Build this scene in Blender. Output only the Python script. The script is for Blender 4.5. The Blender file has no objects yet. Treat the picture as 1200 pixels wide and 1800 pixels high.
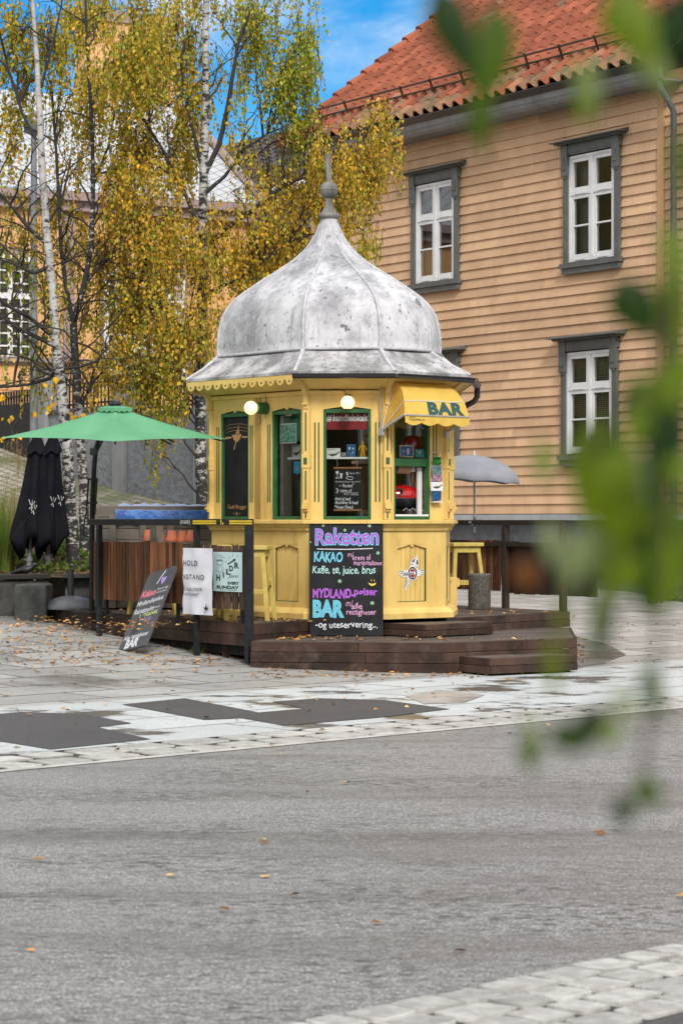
import bpy, bmesh, math, random
from mathutils import Vector, Matrix, noise as mnoise
from mathutils.geometry import tessellate_polygon
random.seed(7)
SC = bpy.context.scene
COL = SC.collection
R = math.radians
# ------------------------------------------------------------------ camera
F, CX, HZ, CZ = 4250.0, 600.0, 916.0, 1.5      # 85 mm lens in photo pixels, horizon row, eye height
cam_d = bpy.data.cameras.new('camera'); cam = bpy.data.objects.new('camera', cam_d); COL.objects.link(cam)
cam.location = (0, 0, CZ); cam.rotation_euler = (R(90), 0, 0)
cam_d.sensor_width = 36; cam_d.lens = 85; cam_d.shift_y = 16 / 1800
cam_d.clip_start = 0.05; cam_d.clip_end = 2000
cam_d.dof.use_dof = True; cam_d.dof.focus_distance = 25.0; cam_d.dof.aperture_fstop = 7.1
SC.camera = cam
# ------------------------------------------------------------------ light
SUN_EL, SUN_AZ = 40, 12      # sun behind the camera, a little to the right
SC.view_settings.view_transform = 'Standard'; SC.view_settings.look = 'None'
SC.view_settings.gamma = 1; SC.view_settings.use_curve_mapping = False
SC.view_settings.exposure = 1.08
world = bpy.data.worlds.new('World'); SC.world = world; world.use_nodes = True
nt = world.node_tree; nt.nodes.clear()
def N(t, typ, **kw):
    n = t.nodes.new(typ)
    for k, v in kw.items(): setattr(n, k, v)
    return n
sky = N(nt, 'ShaderNodeTexSky', sky_type='NISHITA', sun_disc=False)
sky.sun_elevation = R(SUN_EL); sky.sun_rotation = R(180 - SUN_AZ); sky.altitude = 0
sky.air_density = 1.0; sky.dust_density = 0.0; sky.ozone_density = 4.0
tc = N(nt, 'ShaderNodeTexCoord')
mp = N(nt, 'ShaderNodeMapping'); mp.inputs['Scale'].default_value = (1.0, 1.0, 3.2)
cn = N(nt, 'ShaderNodeTexNoise'); cn.inputs['Scale'].default_value = 5.0; cn.inputs['Detail'].default_value = 7; cn.inputs['Roughness'].default_value = .55; cn.inputs['Distortion'].default_value = .5
dt = N(nt, 'ShaderNodeVectorMath', operation='DOT_PRODUCT'); dt.inputs[1].default_value = Vector((.0, .965, .26)).normalized()
gap = N(nt, 'ShaderNodeMapRange'); gap.inputs[1].default_value = .90; gap.inputs[2].default_value = .985; gap.inputs[3].default_value = .34; gap.inputs[4].default_value = -.06
ad = N(nt, 'ShaderNodeMath', operation='ADD')
cr = N(nt, 'ShaderNodeMapRange', interpolation_type='SMOOTHSTEP'); cr.inputs[1].default_value = .44; cr.inputs[2].default_value = .74
mx = N(nt, 'ShaderNodeMix', data_type='RGBA'); mx.inputs[7].default_value = (9.0, 9.1, 9.2, 1)
hs = N(nt, 'ShaderNodeHueSaturation'); hs.inputs['Saturation'].default_value = 1.5; hs.inputs['Value'].default_value = 1.0
bg = N(nt, 'ShaderNodeBackground'); bg.inputs['Strength'].default_value = .06
wo = N(nt, 'ShaderNodeOutputWorld')
L = nt.links.new
L(tc.outputs['Generated'], mp.inputs[0]); L(mp.outputs[0], cn.inputs['Vector'])
L(tc.outputs['Generated'], dt.inputs[0]); L(dt.outputs['Value'], gap.inputs[0])
L(cn.outputs[0], ad.inputs[0]); L(gap.outputs[0], ad.inputs[1]); L(ad.outputs[0], cr.inputs[0])
L(sky.outputs[0], hs.inputs['Color']); L(hs.outputs[0], mx.inputs[6]); L(cr.outputs[0], mx.inputs[0])
L(mx.outputs[2], bg.inputs[0]); L(bg.outputs[0], wo.inputs[0])
sun_d = bpy.data.lights.new('sun', 'SUN'); sun_d.energy = 1.5; sun_d.angle = R(16); sun_d.color = (1, .95, .88)
sun = bpy.data.objects.new('sun', sun_d); COL.objects.link(sun)
sv = Vector((math.sin(R(SUN_AZ)) * math.cos(R(SUN_EL)), -math.cos(R(SUN_AZ)) * math.cos(R(SUN_EL)), math.sin(R(SUN_EL))))
sun.rotation_euler = sv.to_track_quat('Z', 'Y').to_euler(); sun.location = (0, 0, 30)
SC.cycles.use_denoising = True
SC.cycles.max_bounces = 6; SC.cycles.transparent_max_bounces = 12
SC.cycles.caustics_reflective = False; SC.cycles.caustics_refractive = False

# ------------------------------------------------------------------ helpers
def P(u, v, Y):
    """point at distance Y seen at photo pixel u, v"""
    return Vector(((u - CX) * Y / F, Y, CZ - (v - HZ) * Y / F))
MW = {}
class G:
    """collects shapes and links them as ONE mesh object"""
    def __init__(s, M=None): s.v = []; s.f = []; s.mi = []; s.sm = []; s.M = M or Matrix(); s.m = 0; s.tint = []; s.t = 0.0
    def add(s, vs, fs, smooth=False):
        n = len(s.v); M = s.M
        s.v += [M @ Vector(p) for p in vs]; s.tint += [s.t] * len(vs)
        for f in fs: s.f.append([i + n for i in f]); s.mi.append(s.m); s.sm.append(smooth)
        return s
    def box(s, x0, x1, y0, y1, z0, z1, T=None):
        vs = [(x, y, z) for z in (z0, z1) for y in (y0, y1) for x in (x0, x1)]
        if T: vs = [T @ Vector(p) for p in vs]
        return s.add(vs, [(0, 2, 3, 1), (4, 5, 7, 6), (0, 1, 5, 4), (1, 3, 7, 5), (3, 2, 6, 7), (2, 0, 4, 6)])
    def beam(s, a, b, w, h, up=(0, 0, 1)):
        """square bar from a to b"""
        a, b = Vector(a), Vector(b); d = (b - a); l = d.length; z = d.normalized()
        x = z.cross(Vector(up))
        x = x.normalized() if x.length > 1e-4 else Vector((1, 0, 0))
        y = z.cross(x)
        T = Matrix((x, y, z)).transposed().to_4x4(); T.translation = a
        return s.box(-w / 2, w / 2, -h / 2, h / 2, 0, l, T)
    def prism(s, poly, z0, z1):
        n = len(poly)
        vs = [(p[0], p[1], z0) for p in poly] + [(p[0], p[1], z1) for p in poly]
        return s.add(vs, [tuple(range(n))[::-1], tuple(range(n, 2 * n))] + [(i, (i + 1) % n, (i + 1) % n + n, i + n) for i in range(n)])
    def slab(s, poly, y0, y1):
        """polygon in x,z pushed along y"""
        n = len(poly)
        vs = [(p[0], y0, p[1]) for p in poly] + [(p[0], y1, p[1]) for p in poly]
        return s.add(vs, [tuple(range(n)), tuple(range(n, 2 * n))[::-1]] + [(i, i + n, (i + 1) % n + n, (i + 1) % n) for i in range(n)])
    def quad(s, a, b, c, d, smooth=False): return s.add([a, b, c, d], [(0, 1, 2, 3)], smooth)
    def tube(s, pts, rad, n=8, smooth=True, cap=True, squash=None):
        pts = [Vector(p) for p in pts]
        if not isinstance(rad, (list, tuple)): rad = [rad] * len(pts)
        vs = []; fs = []; prev = None
        for i, p in enumerate(pts):
            d = (pts[min(i + 1, len(pts) - 1)] - pts[max(i - 1, 0)])
            d = d.normalized() if d.length > 1e-9 else Vector((0, 0, 1))
            x = (prev - d * prev.dot(d)) if prev else d.cross(Vector((0, 0, 1)) if abs(d.z) < .9 else Vector((1, 0, 0)))
            x.normalize(); prev = x; y = d.cross(x)
            for k in range(n):
                a = 2 * math.pi * k / n
                vs.append(p + (x * math.cos(a) + y * math.sin(a)) * rad[i])
        for i in range(len(pts) - 1):
            for k in range(n): fs.append((i * n + k, i * n + (k + 1) % n, (i + 1) * n + (k + 1) % n, (i + 1) * n + k))
        s.add(vs, fs, smooth)
        if cap:
            m = len(pts) - 1
            s.add(vs[:n], [tuple(range(n))[::-1]]); s.add(vs[m * n:], [tuple(range(n))])
        return s
    def lathe(s, prof, n=20, c=(0, 0, 0), smooth=True, cap=True):
        c = Vector(c); vs = []; fs = []
        for r, z in prof:
            for k in range(n):
                a = 2 * math.pi * k / n; vs.append(c + Vector((r * math.cos(a), r * math.sin(a), z)))
        for i in range(len(prof) - 1):
            for k in range(n): fs.append((i * n + k, i * n + (k + 1) % n, (i + 1) * n + (k + 1) % n, (i + 1) * n + k))
        s.add(vs, fs, smooth)
        if cap:
            if prof[0][0] > 1e-4: s.add(vs[:n], [tuple(range(n))[::-1]])
            if prof[-1][0] > 1e-4: s.add(vs[-n:], [tuple(range(n))])
        return s
    def ball(s, c, r, n=16, sc=(1, 1, 1)):
        c = Vector(c); prof = [(math.sin(math.pi * i / n), -math.cos(math.pi * i / n)) for i in range(n + 1)]
        m = 2 * n; vs = []; fs = []
        for q, z in prof:
            for k in range(m):
                a = 2 * math.pi * k / m; vs.append(c + Vector((q * math.cos(a) * r * sc[0], q * math.sin(a) * r * sc[1], z * r * sc[2])))
        for i in range(n):
            for k in range(m): fs.append((i * m + k, i * m + (k + 1) % m, (i + 1) * m + (k + 1) % m, (i + 1) * m + k))
        return s.add(vs, fs, True)
    def loops(s, rings, smooth=False, close=True):
        n = len(rings[0]); vs = [p for r in rings for p in r]; fs = []
        for i in range(len(rings) - 1):
            for k in range(n if close else n - 1): fs.append((i * n + k, i * n + (k + 1) % n, (i + 1) * n + (k + 1) % n, (i + 1) * n + k))
        return s.add(vs, fs, smooth)
    def build(s, name, mats, parent=None, bevel=0, recalc=True, tint=False, merge=False):
        me = bpy.data.meshes.new(name)
        if parent is not None: base = MW[parent]
        else:
            lo = [min(p[i] for p in s.v) for i in range(3)]; hi = [max(p[i] for p in s.v) for i in range(3)]
            base = Matrix.Translation(((lo[0] + hi[0]) / 2, (lo[1] + hi[1]) / 2, lo[2]))
        inv = base.inverted()
        me.from_pydata([inv @ p for p in s.v], [], s.f)
        if not isinstance(mats, (list, tuple)): mats = [mats]
        for m in mats: me.materials.append(m)
        me.polygons.foreach_set('material_index', s.mi); me.polygons.foreach_set('use_smooth', s.sm)
        if tint:
            at = me.attributes.new('tint', 'FLOAT', 'POINT'); at.data.foreach_set('value', s.tint)
        if recalc or merge:
            bm = bmesh.new(); bm.from_mesh(me)
            if merge: bmesh.ops.remove_doubles(bm, verts=bm.verts, dist=1e-5)
            if recalc: bmesh.ops.recalc_face_normals(bm, faces=bm.faces)
            bm.to_mesh(me); bm.free()
        me.update()
        o = bpy.data.objects.new(name, me); COL.objects.link(o)
        if parent is not None: o.parent = parent
        else: o.matrix_world = base
        MW[o] = base
        if bevel:
            b = o.modifiers.new('bevel', 'BEVEL'); b.width = bevel; b.segments = 2; b.limit_method = 'ANGLE'; b.angle_limit = R(40)
        return o
def tag(o, label, cat, group=None, kind=None):
    if label: o['label'] = label
    if cat: o['category'] = cat
    if group: o['group'] = group
    if kind: o['kind'] = kind
    return o
def thing(name, label, cat, loc=(0, 0, 0), rz=0, group=None):
    o = bpy.data.objects.new(name, None); COL.objects.link(o); o.empty_display_size = .1
    o.location = loc; o.rotation_euler = (0, 0, rz)
    MW[o] = Matrix.Translation(loc) @ Matrix.Rotation(rz, 4, 'Z')
    return tag(o, label, cat, group)
def struct(g, name, mats, **k):
    o = g.build(name, mats, **k); o['kind'] = 'structure'; return o
def copy_thing(root, loc, rz, label=None):
    r = root.copy(); COL.objects.link(r); r.location = loc; r.rotation_euler = (0, 0, rz)
    if label: r['label'] = label
    for ch in list(root.children):
        c = ch.copy(); COL.objects.link(c); c.parent = r
        for gch in list(ch.children):
            d = gch.copy(); COL.objects.link(d); d.parent = c
    return r
def frame(O, x, z=(0, 0, 1)):
    """local axes: x along the face, y inward (outward is -y), z up"""
    x = Vector(x).normalized(); z = Vector(z).normalized(); y = z.cross(x)
    M = Matrix((x, y, z)).transposed().to_4x4(); M.translation = Vector(O); return M
def on(M, u, v, y=0.0):
    """local x, z where the sight line of pixel u, v meets the plane y of frame M"""
    I = M.inverted(); o = I @ Vector((0, 0, CZ)); d = I.to_3x3() @ Vector(((u - CX) / F, 1, -(v - HZ) / F))
    t = (y - o.y) / d.y; p = o + d * t
    return p.x, p.z

# ------------------------------------------------------------------ materials
def M(name, c, r=.6, c2=None, ns=5, st=(1, 1, 1), isl=0.0, bump=0.0, bs=40, bst=None, metal=0, spec=.4, dirt=0.0, ds=3.0, dc=(.05, .045, .04), dst=None, lo=.35, hi=.65, trans=0.0, tint=None, coat=0, rvar=0):
    m = bpy.data.materials.new(name); m.use_nodes = True; t = m.node_tree; t.nodes.clear(); L = t.links.new
    out = N(t, 'ShaderNodeOutputMaterial'); b = N(t, 'ShaderNodeBsdfPrincipled'); L(b.outputs[0], out.inputs[0])
    b.inputs['Roughness'].default_value = r; b.inputs['Metallic'].default_value = metal
    b.inputs['Specular IOR Level'].default_value = spec
    if coat: b.inputs['Coat Weight'].default_value = coat; b.inputs['Coat Roughness'].default_value = .1
    tc = N(t, 'ShaderNodeTexCoord')
    def noise(scale, stt, detail=5, rough=.6):
        mp = N(t, 'ShaderNodeMapping'); mp.inputs['Scale'].default_value = stt; L(tc.outputs['Object'], mp.inputs[0])
        n = N(t, 'ShaderNodeTexNoise'); n.inputs['Scale'].default_value = scale; n.inputs['Detail'].default_value = detail; n.inputs['Roughness'].default_value = rough
        L(mp.outputs[0], n.inputs['Vector']); return n
    def mapr(sock, a, bb, c0=0., d0=1.):
        q = N(t, 'ShaderNodeMapRange', interpolation_type='SMOOTHSTEP'); q.inputs[1].default_value = a; q.inputs[2].default_value = bb; q.inputs[3].default_value = c0; q.inputs[4].default_value = d0
        L(sock, q.inputs[0]); return q.outputs[0]
    def mix(fac, A, B, mode='MIX'):
        q = N(t, 'ShaderNodeMix', data_type='RGBA', blend_type=mode)
        if hasattr(fac, 'links'): L(fac, q.inputs[0])
        else: q.inputs[0].default_value = fac
        for s, i in ((A, 6), (B, 7)):
            if hasattr(s, 'links'): L(s, q.inputs[i])
            else: q.inputs[i].default_value = (*s, 1) if len(s) == 3 else s
        return q.outputs[2]
    if c2 is None: c2 = tuple(x * .82 for x in c)
    col = mix(mapr(noise(ns, st).outputs[0], lo, hi), c, c2)
    if tint:
        at = N(t, 'ShaderNodeAttribute', attribute_name='tint'); rp = N(t, 'ShaderNodeValToRGB'); rp.color_ramp.interpolation = 'LINEAR'
        el = rp.color_ramp.elements
        for i, (pos, cc) in enumerate(tint):
            e = el[i] if i < 2 else el.new(pos)
            e.position = pos; e.color = (*cc, 1)
        L(at.outputs['Fac'], rp.inputs[0]); col = rp.outputs[0]
    if isl:
        ge = N(t, 'ShaderNodeNewGeometry')
        q = N(t, 'ShaderNodeMapRange'); q.inputs[3].default_value = 1 - isl; q.inputs[4].default_value = 1 + isl; L(ge.outputs['Random Per Island'], q.inputs[0])
        cmb = N(t, 'ShaderNodeCombineColor'); 
        for i in range(3): L(q.outputs[0], cmb.inputs[i])
        col = mix(1.0, col, cmb.outputs[0], 'MULTIPLY')
    if dirt:
        d = mapr(noise(ds, dst or st, 8, .7).outputs[0], .5, .72, 0, dirt); col = mix(d, col, dc)
    L(col, b.inputs['Base Color'])
    if rvar:
        L(mapr(noise(ns * 1.7, st).outputs[0], .35, .65, max(.02, r - rvar), min(1, r + rvar)), b.inputs['Roughness'])
    if bump:
        bn = N(t, 'ShaderNodeBump'); bn.inputs['Strength'].default_value = min(1, bump); bn.inputs['Distance'].default_value = .02 * max(1, bump)
        L(noise(bs, bst or (1, 1, 1), 6).outputs[0], bn.inputs['Height']); L(bn.outputs[0], b.inputs['Normal'])
    if trans:
        tr = N(t, 'ShaderNodeBsdfTranslucent'); L(col, tr.inputs[0]); ms = N(t, 'ShaderNodeMixShader'); ms.inputs[0].default_value = trans
        L(b.outputs[0], ms.inputs[1]); L(tr.outputs[0], ms.inputs[2]); L(ms.outputs[0], out.inputs[0])
    return m
def emit(name, c, s):
    m = bpy.data.materials.new(name); m.use_nodes = True; t = m.node_tree; t.nodes.clear()
    e = N(t, 'ShaderNodeEmission'); e.inputs[0].default_value = (*c, 1); e.inputs[1].default_value = s
    o = N(t, 'ShaderNodeOutputMaterial'); t.links.new(e.outputs[0], o.inputs[0]); return m
def glass(name, tintc=(.85, .88, .87), refl=.12):
    m = bpy.data.materials.new(name); m.use_nodes = True; t = m.node_tree; t.nodes.clear(); L = t.links.new
    tr = N(t, 'ShaderNodeBsdfTransparent'); tr.inputs[0].default_value = (*tintc, 1)
    gl = N(t, 'ShaderNodeBsdfGlossy'); gl.inputs['Roughness'].default_value = .02; gl.inputs[0].default_value = (.95, .97, 1, 1)
    lw = N(t, 'ShaderNodeLayerWeight'); lw.inputs['Blend'].default_value = .25
    mr = N(t, 'ShaderNodeMapRange'); mr.inputs[3].default_value = refl; mr.inputs[4].default_value = .9; L(lw.outputs['Fresnel'], mr.inputs[0])
    ms = N(t, 'ShaderNodeMixShader'); L(mr.outputs[0], ms.inputs[0]); L(tr.outputs[0], ms.inputs[1]); L(gl.outputs[0], ms.inputs[2])
    o = N(t, 'ShaderNodeOutputMaterial'); L(ms.outputs[0], o.inputs[0]); return m

m_yellow = M('yellow_paint', (.75, .53, .18), .5, (.66, .45, .14), 3, st=(1, 1, .4), dirt=.5, ds=6, dc=(.40, .27, .09), bump=.25, bs=60, bst=(1, 1, .12), dst=(1, 1, .35), spec=.25)
m_yellow2 = M('stool_yellow', (.60, .47, .13), .5, (.5, .38, .09), 6, dirt=.4, ds=7, dc=(.25, .18, .06))
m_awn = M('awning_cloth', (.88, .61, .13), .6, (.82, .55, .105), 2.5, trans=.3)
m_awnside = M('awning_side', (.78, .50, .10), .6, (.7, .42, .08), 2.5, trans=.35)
m_green = M('green_trim', (.03, .13, .045), .4, (.022, .10, .035), 7)
m_groove = M('groove_green', (.05, .11, .035), .5)
def weathered(name, base, grey, chip, gl, gh, streak, sc=1.0):
    m = bpy.data.materials.new(name); m.use_nodes = True; t = m.node_tree; L = t.links.new; b = t.nodes['Principled BSDF']; b.inputs['Roughness'].default_value = .6; b.inputs['Specular IOR Level'].default_value = .3
    tc = N(t, 'ShaderNodeTexCoord')
    def nz(scale, st, det=8, rough=.65):
        mp = N(t, 'ShaderNodeMapping'); mp.inputs['Scale'].default_value = st; L(tc.outputs['Object'], mp.inputs[0]); n = N(t, 'ShaderNodeTexNoise'); n.inputs['Scale'].default_value = scale * sc; n.inputs['Detail'].default_value = det; n.inputs['Roughness'].default_value = rough; L(mp.outputs[0], n.inputs['Vector']); return n.outputs[0]
    def mr(s, a, bb, c0=0., d0=1.):
        q = N(t, 'ShaderNodeMapRange', interpolation_type='SMOOTHSTEP'); q.inputs[1].default_value = a; q.inputs[2].default_value = bb; q.inputs[3].default_value = c0; q.inputs[4].default_value = d0; L(s, q.inputs[0]); return q.outputs[0]
    def mix(f, A, B):
        q = N(t, 'ShaderNodeMix', data_type='RGBA'); L(f, q.inputs[0])
        for s, i in ((A, 6), (B, 7)):
            if hasattr(s, 'links'): L(s, q.inputs[i])
            else: q.inputs[i].default_value = (*s, 1)
        return q.outputs[2]
    big = nz(1.6, (1, 1, .8), 9, .7)
    col = mix(mr(big, gl, gh), base, grey)
    col = mix(mr(nz(9, (1, 1, .10), 6, .7), .52, .75, 0, streak), col, tuple(x * .42 for x in grey))
    col = mix(mr(nz(16, (1, 1, .7), 8, .75), .565, .64, 0, .8), col, chip)                 # fine flaking
    col = mix(mr(nz(4.2, (1, 1, 1.2), 5, .6), .655, .67, 0, .8), col, tuple(x * .8 for x in chip))   # larger chips
    col = mix(mr(nz(30, (1, 1, 1), 4, .6), .62, .70, 0, .5), col, tuple(min(1, x * 1.2) for x in base))
    L(col, b.inputs['Base Color']); bn = N(t, 'ShaderNodeBump'); bn.inputs['Strength'].default_value = .35; bn.inputs['Distance'].default_value = .012; L(big, bn.inputs['Height']); L(bn.outputs[0], b.inputs['Normal']); return m
m_zinc = weathered('dome_paint', (.60, .60, .63), (.27, .27, .29), (.11, .115, .13), .38, .64, .65)
m_zinc2 = weathered('skirt_paint', (.52, .51, .53), (.20, .195, .20), (.06, .06, .06), .36, .60, .75, 1.5)
m_rib = M('rib_paint', (.52, .52, .55), .6, (.40, .40, .43), 12, dirt=.7, ds=14, dc=(.2, .2, .21))
m_finial = M('finial_wood', (.22, .215, .205), .7, (.11, .105, .095), 9, st=(1, 1, .3), dirt=.8, ds=8, dc=(.10, .095, .05))
m_black = M('black_metal', (.012, .013, .017), .45, (.02, .021, .024), 9, spec=.25, dirt=.12, ds=12, dc=(.16, .16, .16))
m_gutter = M('gutter_metal', (.022, .022, .025), .3, spec=.6)
m_board = M('chalkboard', (.012, .0125, .015), .6, (.02, .021, .025), 3, dirt=.3, ds=4, dc=(.045, .045, .05), spec=.15)
m_board2 = M('worn_chalkboard', (.06, .062, .068), .55, (.08, .08, .087), 4, spec=.2, dirt=.3, ds=6, dc=(.12, .12, .125))
m_white = M('white_paint', (.72, .73, .74), .45, (.66, .66, .67), 4)
m_paper = M('paper', (.74, .75, .82), .6, (.68, .69, .77), 3)
m_mint = M('mint_paper', (.52, .68, .68), .6, (.48, .64, .65), 3)
m_ink = M('ink', (.03, .045, .045), .6)
m_wood = M('deck_wood', (.075, .043, .032), .6, c2=(.036, .022, .017), ns=3, spec=.2, st=(1, 1, 1), isl=.45, bump=.3, bs=50, dirt=.4, ds=5, dc=(.16, .12, .095))
m_deckgrey = M('deck_grey', (.11, .085, .07), .6, (.07, .053, .044), 4, isl=.3, bump=.3, bs=40, dirt=.5, ds=6, dc=(.035, .028, .024))
m_slat = M('slat_wood', (.19, .078, .036), .6, (.075, .034, .02), 9, st=(1, 1, .12), isl=.6, spec=.15, dirt=.3, ds=20, dc=(.3, .2, .13), dst=(1, 1, .2))
m_slat2 = M('old_slat', (.10, .055, .036), .65, (.055, .034, .026), 9, st=(1, 1, .12), isl=.35, dirt=.3, ds=20, dc=(.22, .17, .13))
m_crate = M('grey_plank', (.19, .165, .14), .8, (.12, .10, .085), 6, st=(.3, .3, 1), isl=.3, bump=.3)
m_siding = M('peach_siding', (.63, .41, .255), .65, (.54, .345, .21), 1.5, spec=.2, isl=.13, dirt=.45, ds=2.2, dc=(.40, .25, .15), dst=(1.6, 1.6, .3), bump=.15, bs=50, bst=(.15, .15, 1))
m_siding2 = M('corner_board', (.50, .31, .16), .6, (.46, .28, .14), 2)
m_casing = M('grey_casing', (.115, .12, .115), .5, (.09, .095, .092), 5)
m_soffit = M('soffit_peach', (.50, .30, .17), .6)
m_zincg = M('zinc_grey', (.22, .235, .25), .4, (.15, .16, .175), 3, st=(1, 1, 1), metal=.2)
m_tile = M('red_roof_tile', (.30, .092, .05), .7, (.21, .064, .036), 1.6, isl=.22, spec=.15, dirt=.5, ds=2.0, dc=(.15, .06, .035), bump=.15, bs=30)
m_tileold = M('mossy_roof_tile', (.30, .13, .07), .7, (.15, .10, .05), 4, isl=.3, dirt=.7, ds=4, dc=(.10, .085, .035))
m_render = M('grey_render', (.24, .25, .275), .85, (.19, .20, .22), 5, bump=3.5, bs=8)
m_pil = M('smooth_render', (.27, .275, .29), .8, (.22, .225, .24), 3, bump=.2, bs=30)
m_base = M('basement_render', (.15, .16, .175), .85, (.11, .118, .13), 5, bump=1.5, bs=18)
m_conc = M('concrete', (.12, .12, .115), .85, (.065, .065, .06), 5, bump=.6, bs=60, dirt=.6, ds=3, dc=(.06, .06, .055))
m_aggr = M('pebble_concrete', (.20, .19, .165), .8, (.09, .085, .075), 45, bump=1, bs=70, dirt=.4, ds=3, dc=(.07, .065, .05))
m_plastic = M('grey_plastic', (.20, .205, .225), .35, (.17, .175, .19), 6, dirt=.2, ds=8, dc=(.09, .09, .09))
m_grn = M('green_canopy', (.15, .43, .235), .75, (.125, .385, .20), 2.2, trans=.22, bump=.6, bs=7)
m_grey = M('grey_canopy', (.30, .31, .35), .6, (.245, .255, .295), 3, trans=.15)
m_blk = M('black_canvas', (.009, .0095, .013), .9, (.014, .014, .018), 4, spec=.05)
m_pole = M('pole_grey', (.19, .195, .21), .35, spec=.5)
m_alu = M('steel', (.48, .49, .51), .35, metal=.4)
m_tarp = M('blue_tarp', (.035, .15, .46), .35, (.02, .09, .33), 5, bump=1.0, bs=9)
m_tarptop = M('pale_tarp', (.34, .42, .62), .3, (.22, .32, .58), 4, bump=1.0, bs=9)
m_terra = M('terracotta', (.52, .16, .075), .75, (.42, .12, .055), 8)
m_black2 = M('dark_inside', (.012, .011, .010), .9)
m_brown = M('dark_brown', (.075, .042, .028), .6, (.04, .025, .018), 5)
m_birch = None
# ------------------------------------------------------------------ ground
KA = Vector((-2.036, 14.42)); KE = Vector((.695, .719)); KN = Vector((-.719, .695))   # kerb line: start, along, away from the road
def sd(x, y): p = Vector((x, y)) - KA; return p.dot(KE), p.dot(KN)
def xy(s, d): p = KA + KE * s + KN * d; return p.x, p.y
def gz(x, y):
    s, d = sd(x, y)
    if d < -6.4: return .01
    if d < 0: return 0.012 * math.sin(max(0, min(1, -d / 6.4)) * math.pi)
    if d < 4.2: return .005 * d
    k = 1 - .35 * max(0, min(1, (s - 8) / 10)); dd = min(d, 13) - 4.2
    return .021 + (.03 * dd + .004 * dd * dd) * k
def gp(u, v, lift=0.0):
    """ground point seen at pixel u, v"""
    Y = 20.0
    for _ in range(40):
        p = P(u, v, Y); z = gz(p.x, p.y) + lift
        Y = (CZ - z) * F / (v - HZ)
    return P(u, v, Y)
def ground_mat(name, c, c2, joint, bw, bh, off=.5, rot=-46.0, mort=.012, wet=.5, r=.5, ns=2.0, dk=(.05, .05, .05), lo=.52, hi=.66, spk=.0, cv=.12, big=.55):
    m = bpy.data.materials.new(name); m.use_nodes = True; t = m.node_tree; t.nodes.clear(); L = t.links.new
    out = N(t, 'ShaderNodeOutputMaterial'); b = N(t, 'ShaderNodeBsdfPrincipled'); L(b.outputs[0], out.inputs[0])
    tc = N(t, 'ShaderNodeTexCoord'); mp = N(t, 'ShaderNodeMapping'); mp.inputs['Rotation'].default_value = (0, 0, R(rot)); L(tc.outputs['Object'], mp.inputs[0])
    br = N(t, 'ShaderNodeTexBrick'); br.offset = off; br.inputs['Scale'].default_value = 1; br.inputs['Brick Width'].default_value = bw; br.inputs['Row Height'].default_value = bh
    br.inputs['Mortar Size'].default_value = mort; br.inputs['Mortar Smooth'].default_value = .3; br.inputs['Bias'].default_value = 0
    br.inputs['Color1'].default_value = (*[x * (1 - cv) for x in c], 1); br.inputs['Color2'].default_value = (*[min(1, x * (1 + cv)) for x in c], 1); br.inputs['Mortar'].default_value = (*joint, 1)
    wn = N(t, 'ShaderNodeTexNoise'); wn.inputs['Scale'].default_value = 3.0; wn.inputs['Detail'].default_value = 3
    wm = N(t, 'ShaderNodeMix', data_type='RGBA', blend_type='LINEAR_LIGHT'); wm.inputs[0].default_value = .035
    L(mp.outputs[0], wn.inputs['Vector']); L(mp.outputs[0], wm.inputs[6]); L(wn.outputs['Color'], wm.inputs[7]); L(wm.outputs[2], br.inputs['Vector'])
    n1 = N(t, 'ShaderNodeTexNoise'); n1.inputs['Scale'].default_value = ns; n1.inputs['Detail'].default_value = 7; n1.inputs['Roughness'].default_value = .62
    n2 = N(t, 'ShaderNodeTexNoise'); n2.inputs['Scale'].default_value = 70; n2.inputs['Detail'].default_value = 3
    n3 = N(t, 'ShaderNodeTexNoise'); n3.inputs['Scale'].default_value = big; n3.inputs['Detail'].default_value = 6; n3.inputs['Roughness'].default_value = .6
    for n in (n1, n2, n3): L(mp.outputs[0], n.inputs['Vector'])
    def mr(s, a, bb, c0, d0):
        q = N(t, 'ShaderNodeMapRange', interpolation_type='SMOOTHSTEP'); q.inputs[1].default_value = a; q.inputs[2].default_value = bb; q.inputs[3].default_value = c0; q.inputs[4].default_value = d0; L(s, q.inputs[0]); return q.outputs[0]
    def mix(f, A, B, mode='MIX'):
        q = N(t, 'ShaderNodeMix', data_type='RGBA', blend_type=mode)
        if hasattr(f, 'links'): L(f, q.inputs[0])
        else: q.inputs[0].default_value = f
        for s, i in ((A, 6), (B, 7)):
            if hasattr(s, 'links'): L(s, q.inputs[i])
            else: q.inputs[i].default_value = (*s, 1)
        return q.outputs[2]
    col = mix(mr(n1.outputs[0], .35, .7, 0, .55), br.outputs['Color'], c2)
    g = mr(n2.outputs[0], .3, .7, .78, 1.2); cc = N(t, 'ShaderNodeCombineColor')
    for i in range(3): L(g, cc.inputs[i])
    col = mix(1.0, col, cc.outputs[0], 'MULTIPLY')
    wetf = mr(n3.outputs[0], lo, hi, 0, wet); col = mix(wetf, col, dk)
    L(col, b.inputs['Base Color'])
    q = N(t, 'ShaderNodeMapRange'); q.inputs[3].default_value = r; q.inputs[4].default_value = .12; L(wetf, q.inputs[0]); L(q.outputs[0], b.inputs['Roughness'])
    bn = N(t, 'ShaderNodeBump'); bn.inputs['Strength'].default_value = .5; bn.inputs['Distance'].default_value = .006
    am = N(t, 'ShaderNodeMath', operation='MULTIPLY_ADD'); L(br.outputs['Fac'], am.inputs[0]); am.inputs[1].default_value = -1.2; L(n2.outputs[0], am.inputs[2])
    L(am.outputs[0], bn.inputs['Height']); L(bn.outputs[0], b.inputs['Normal'])
    return m
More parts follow.
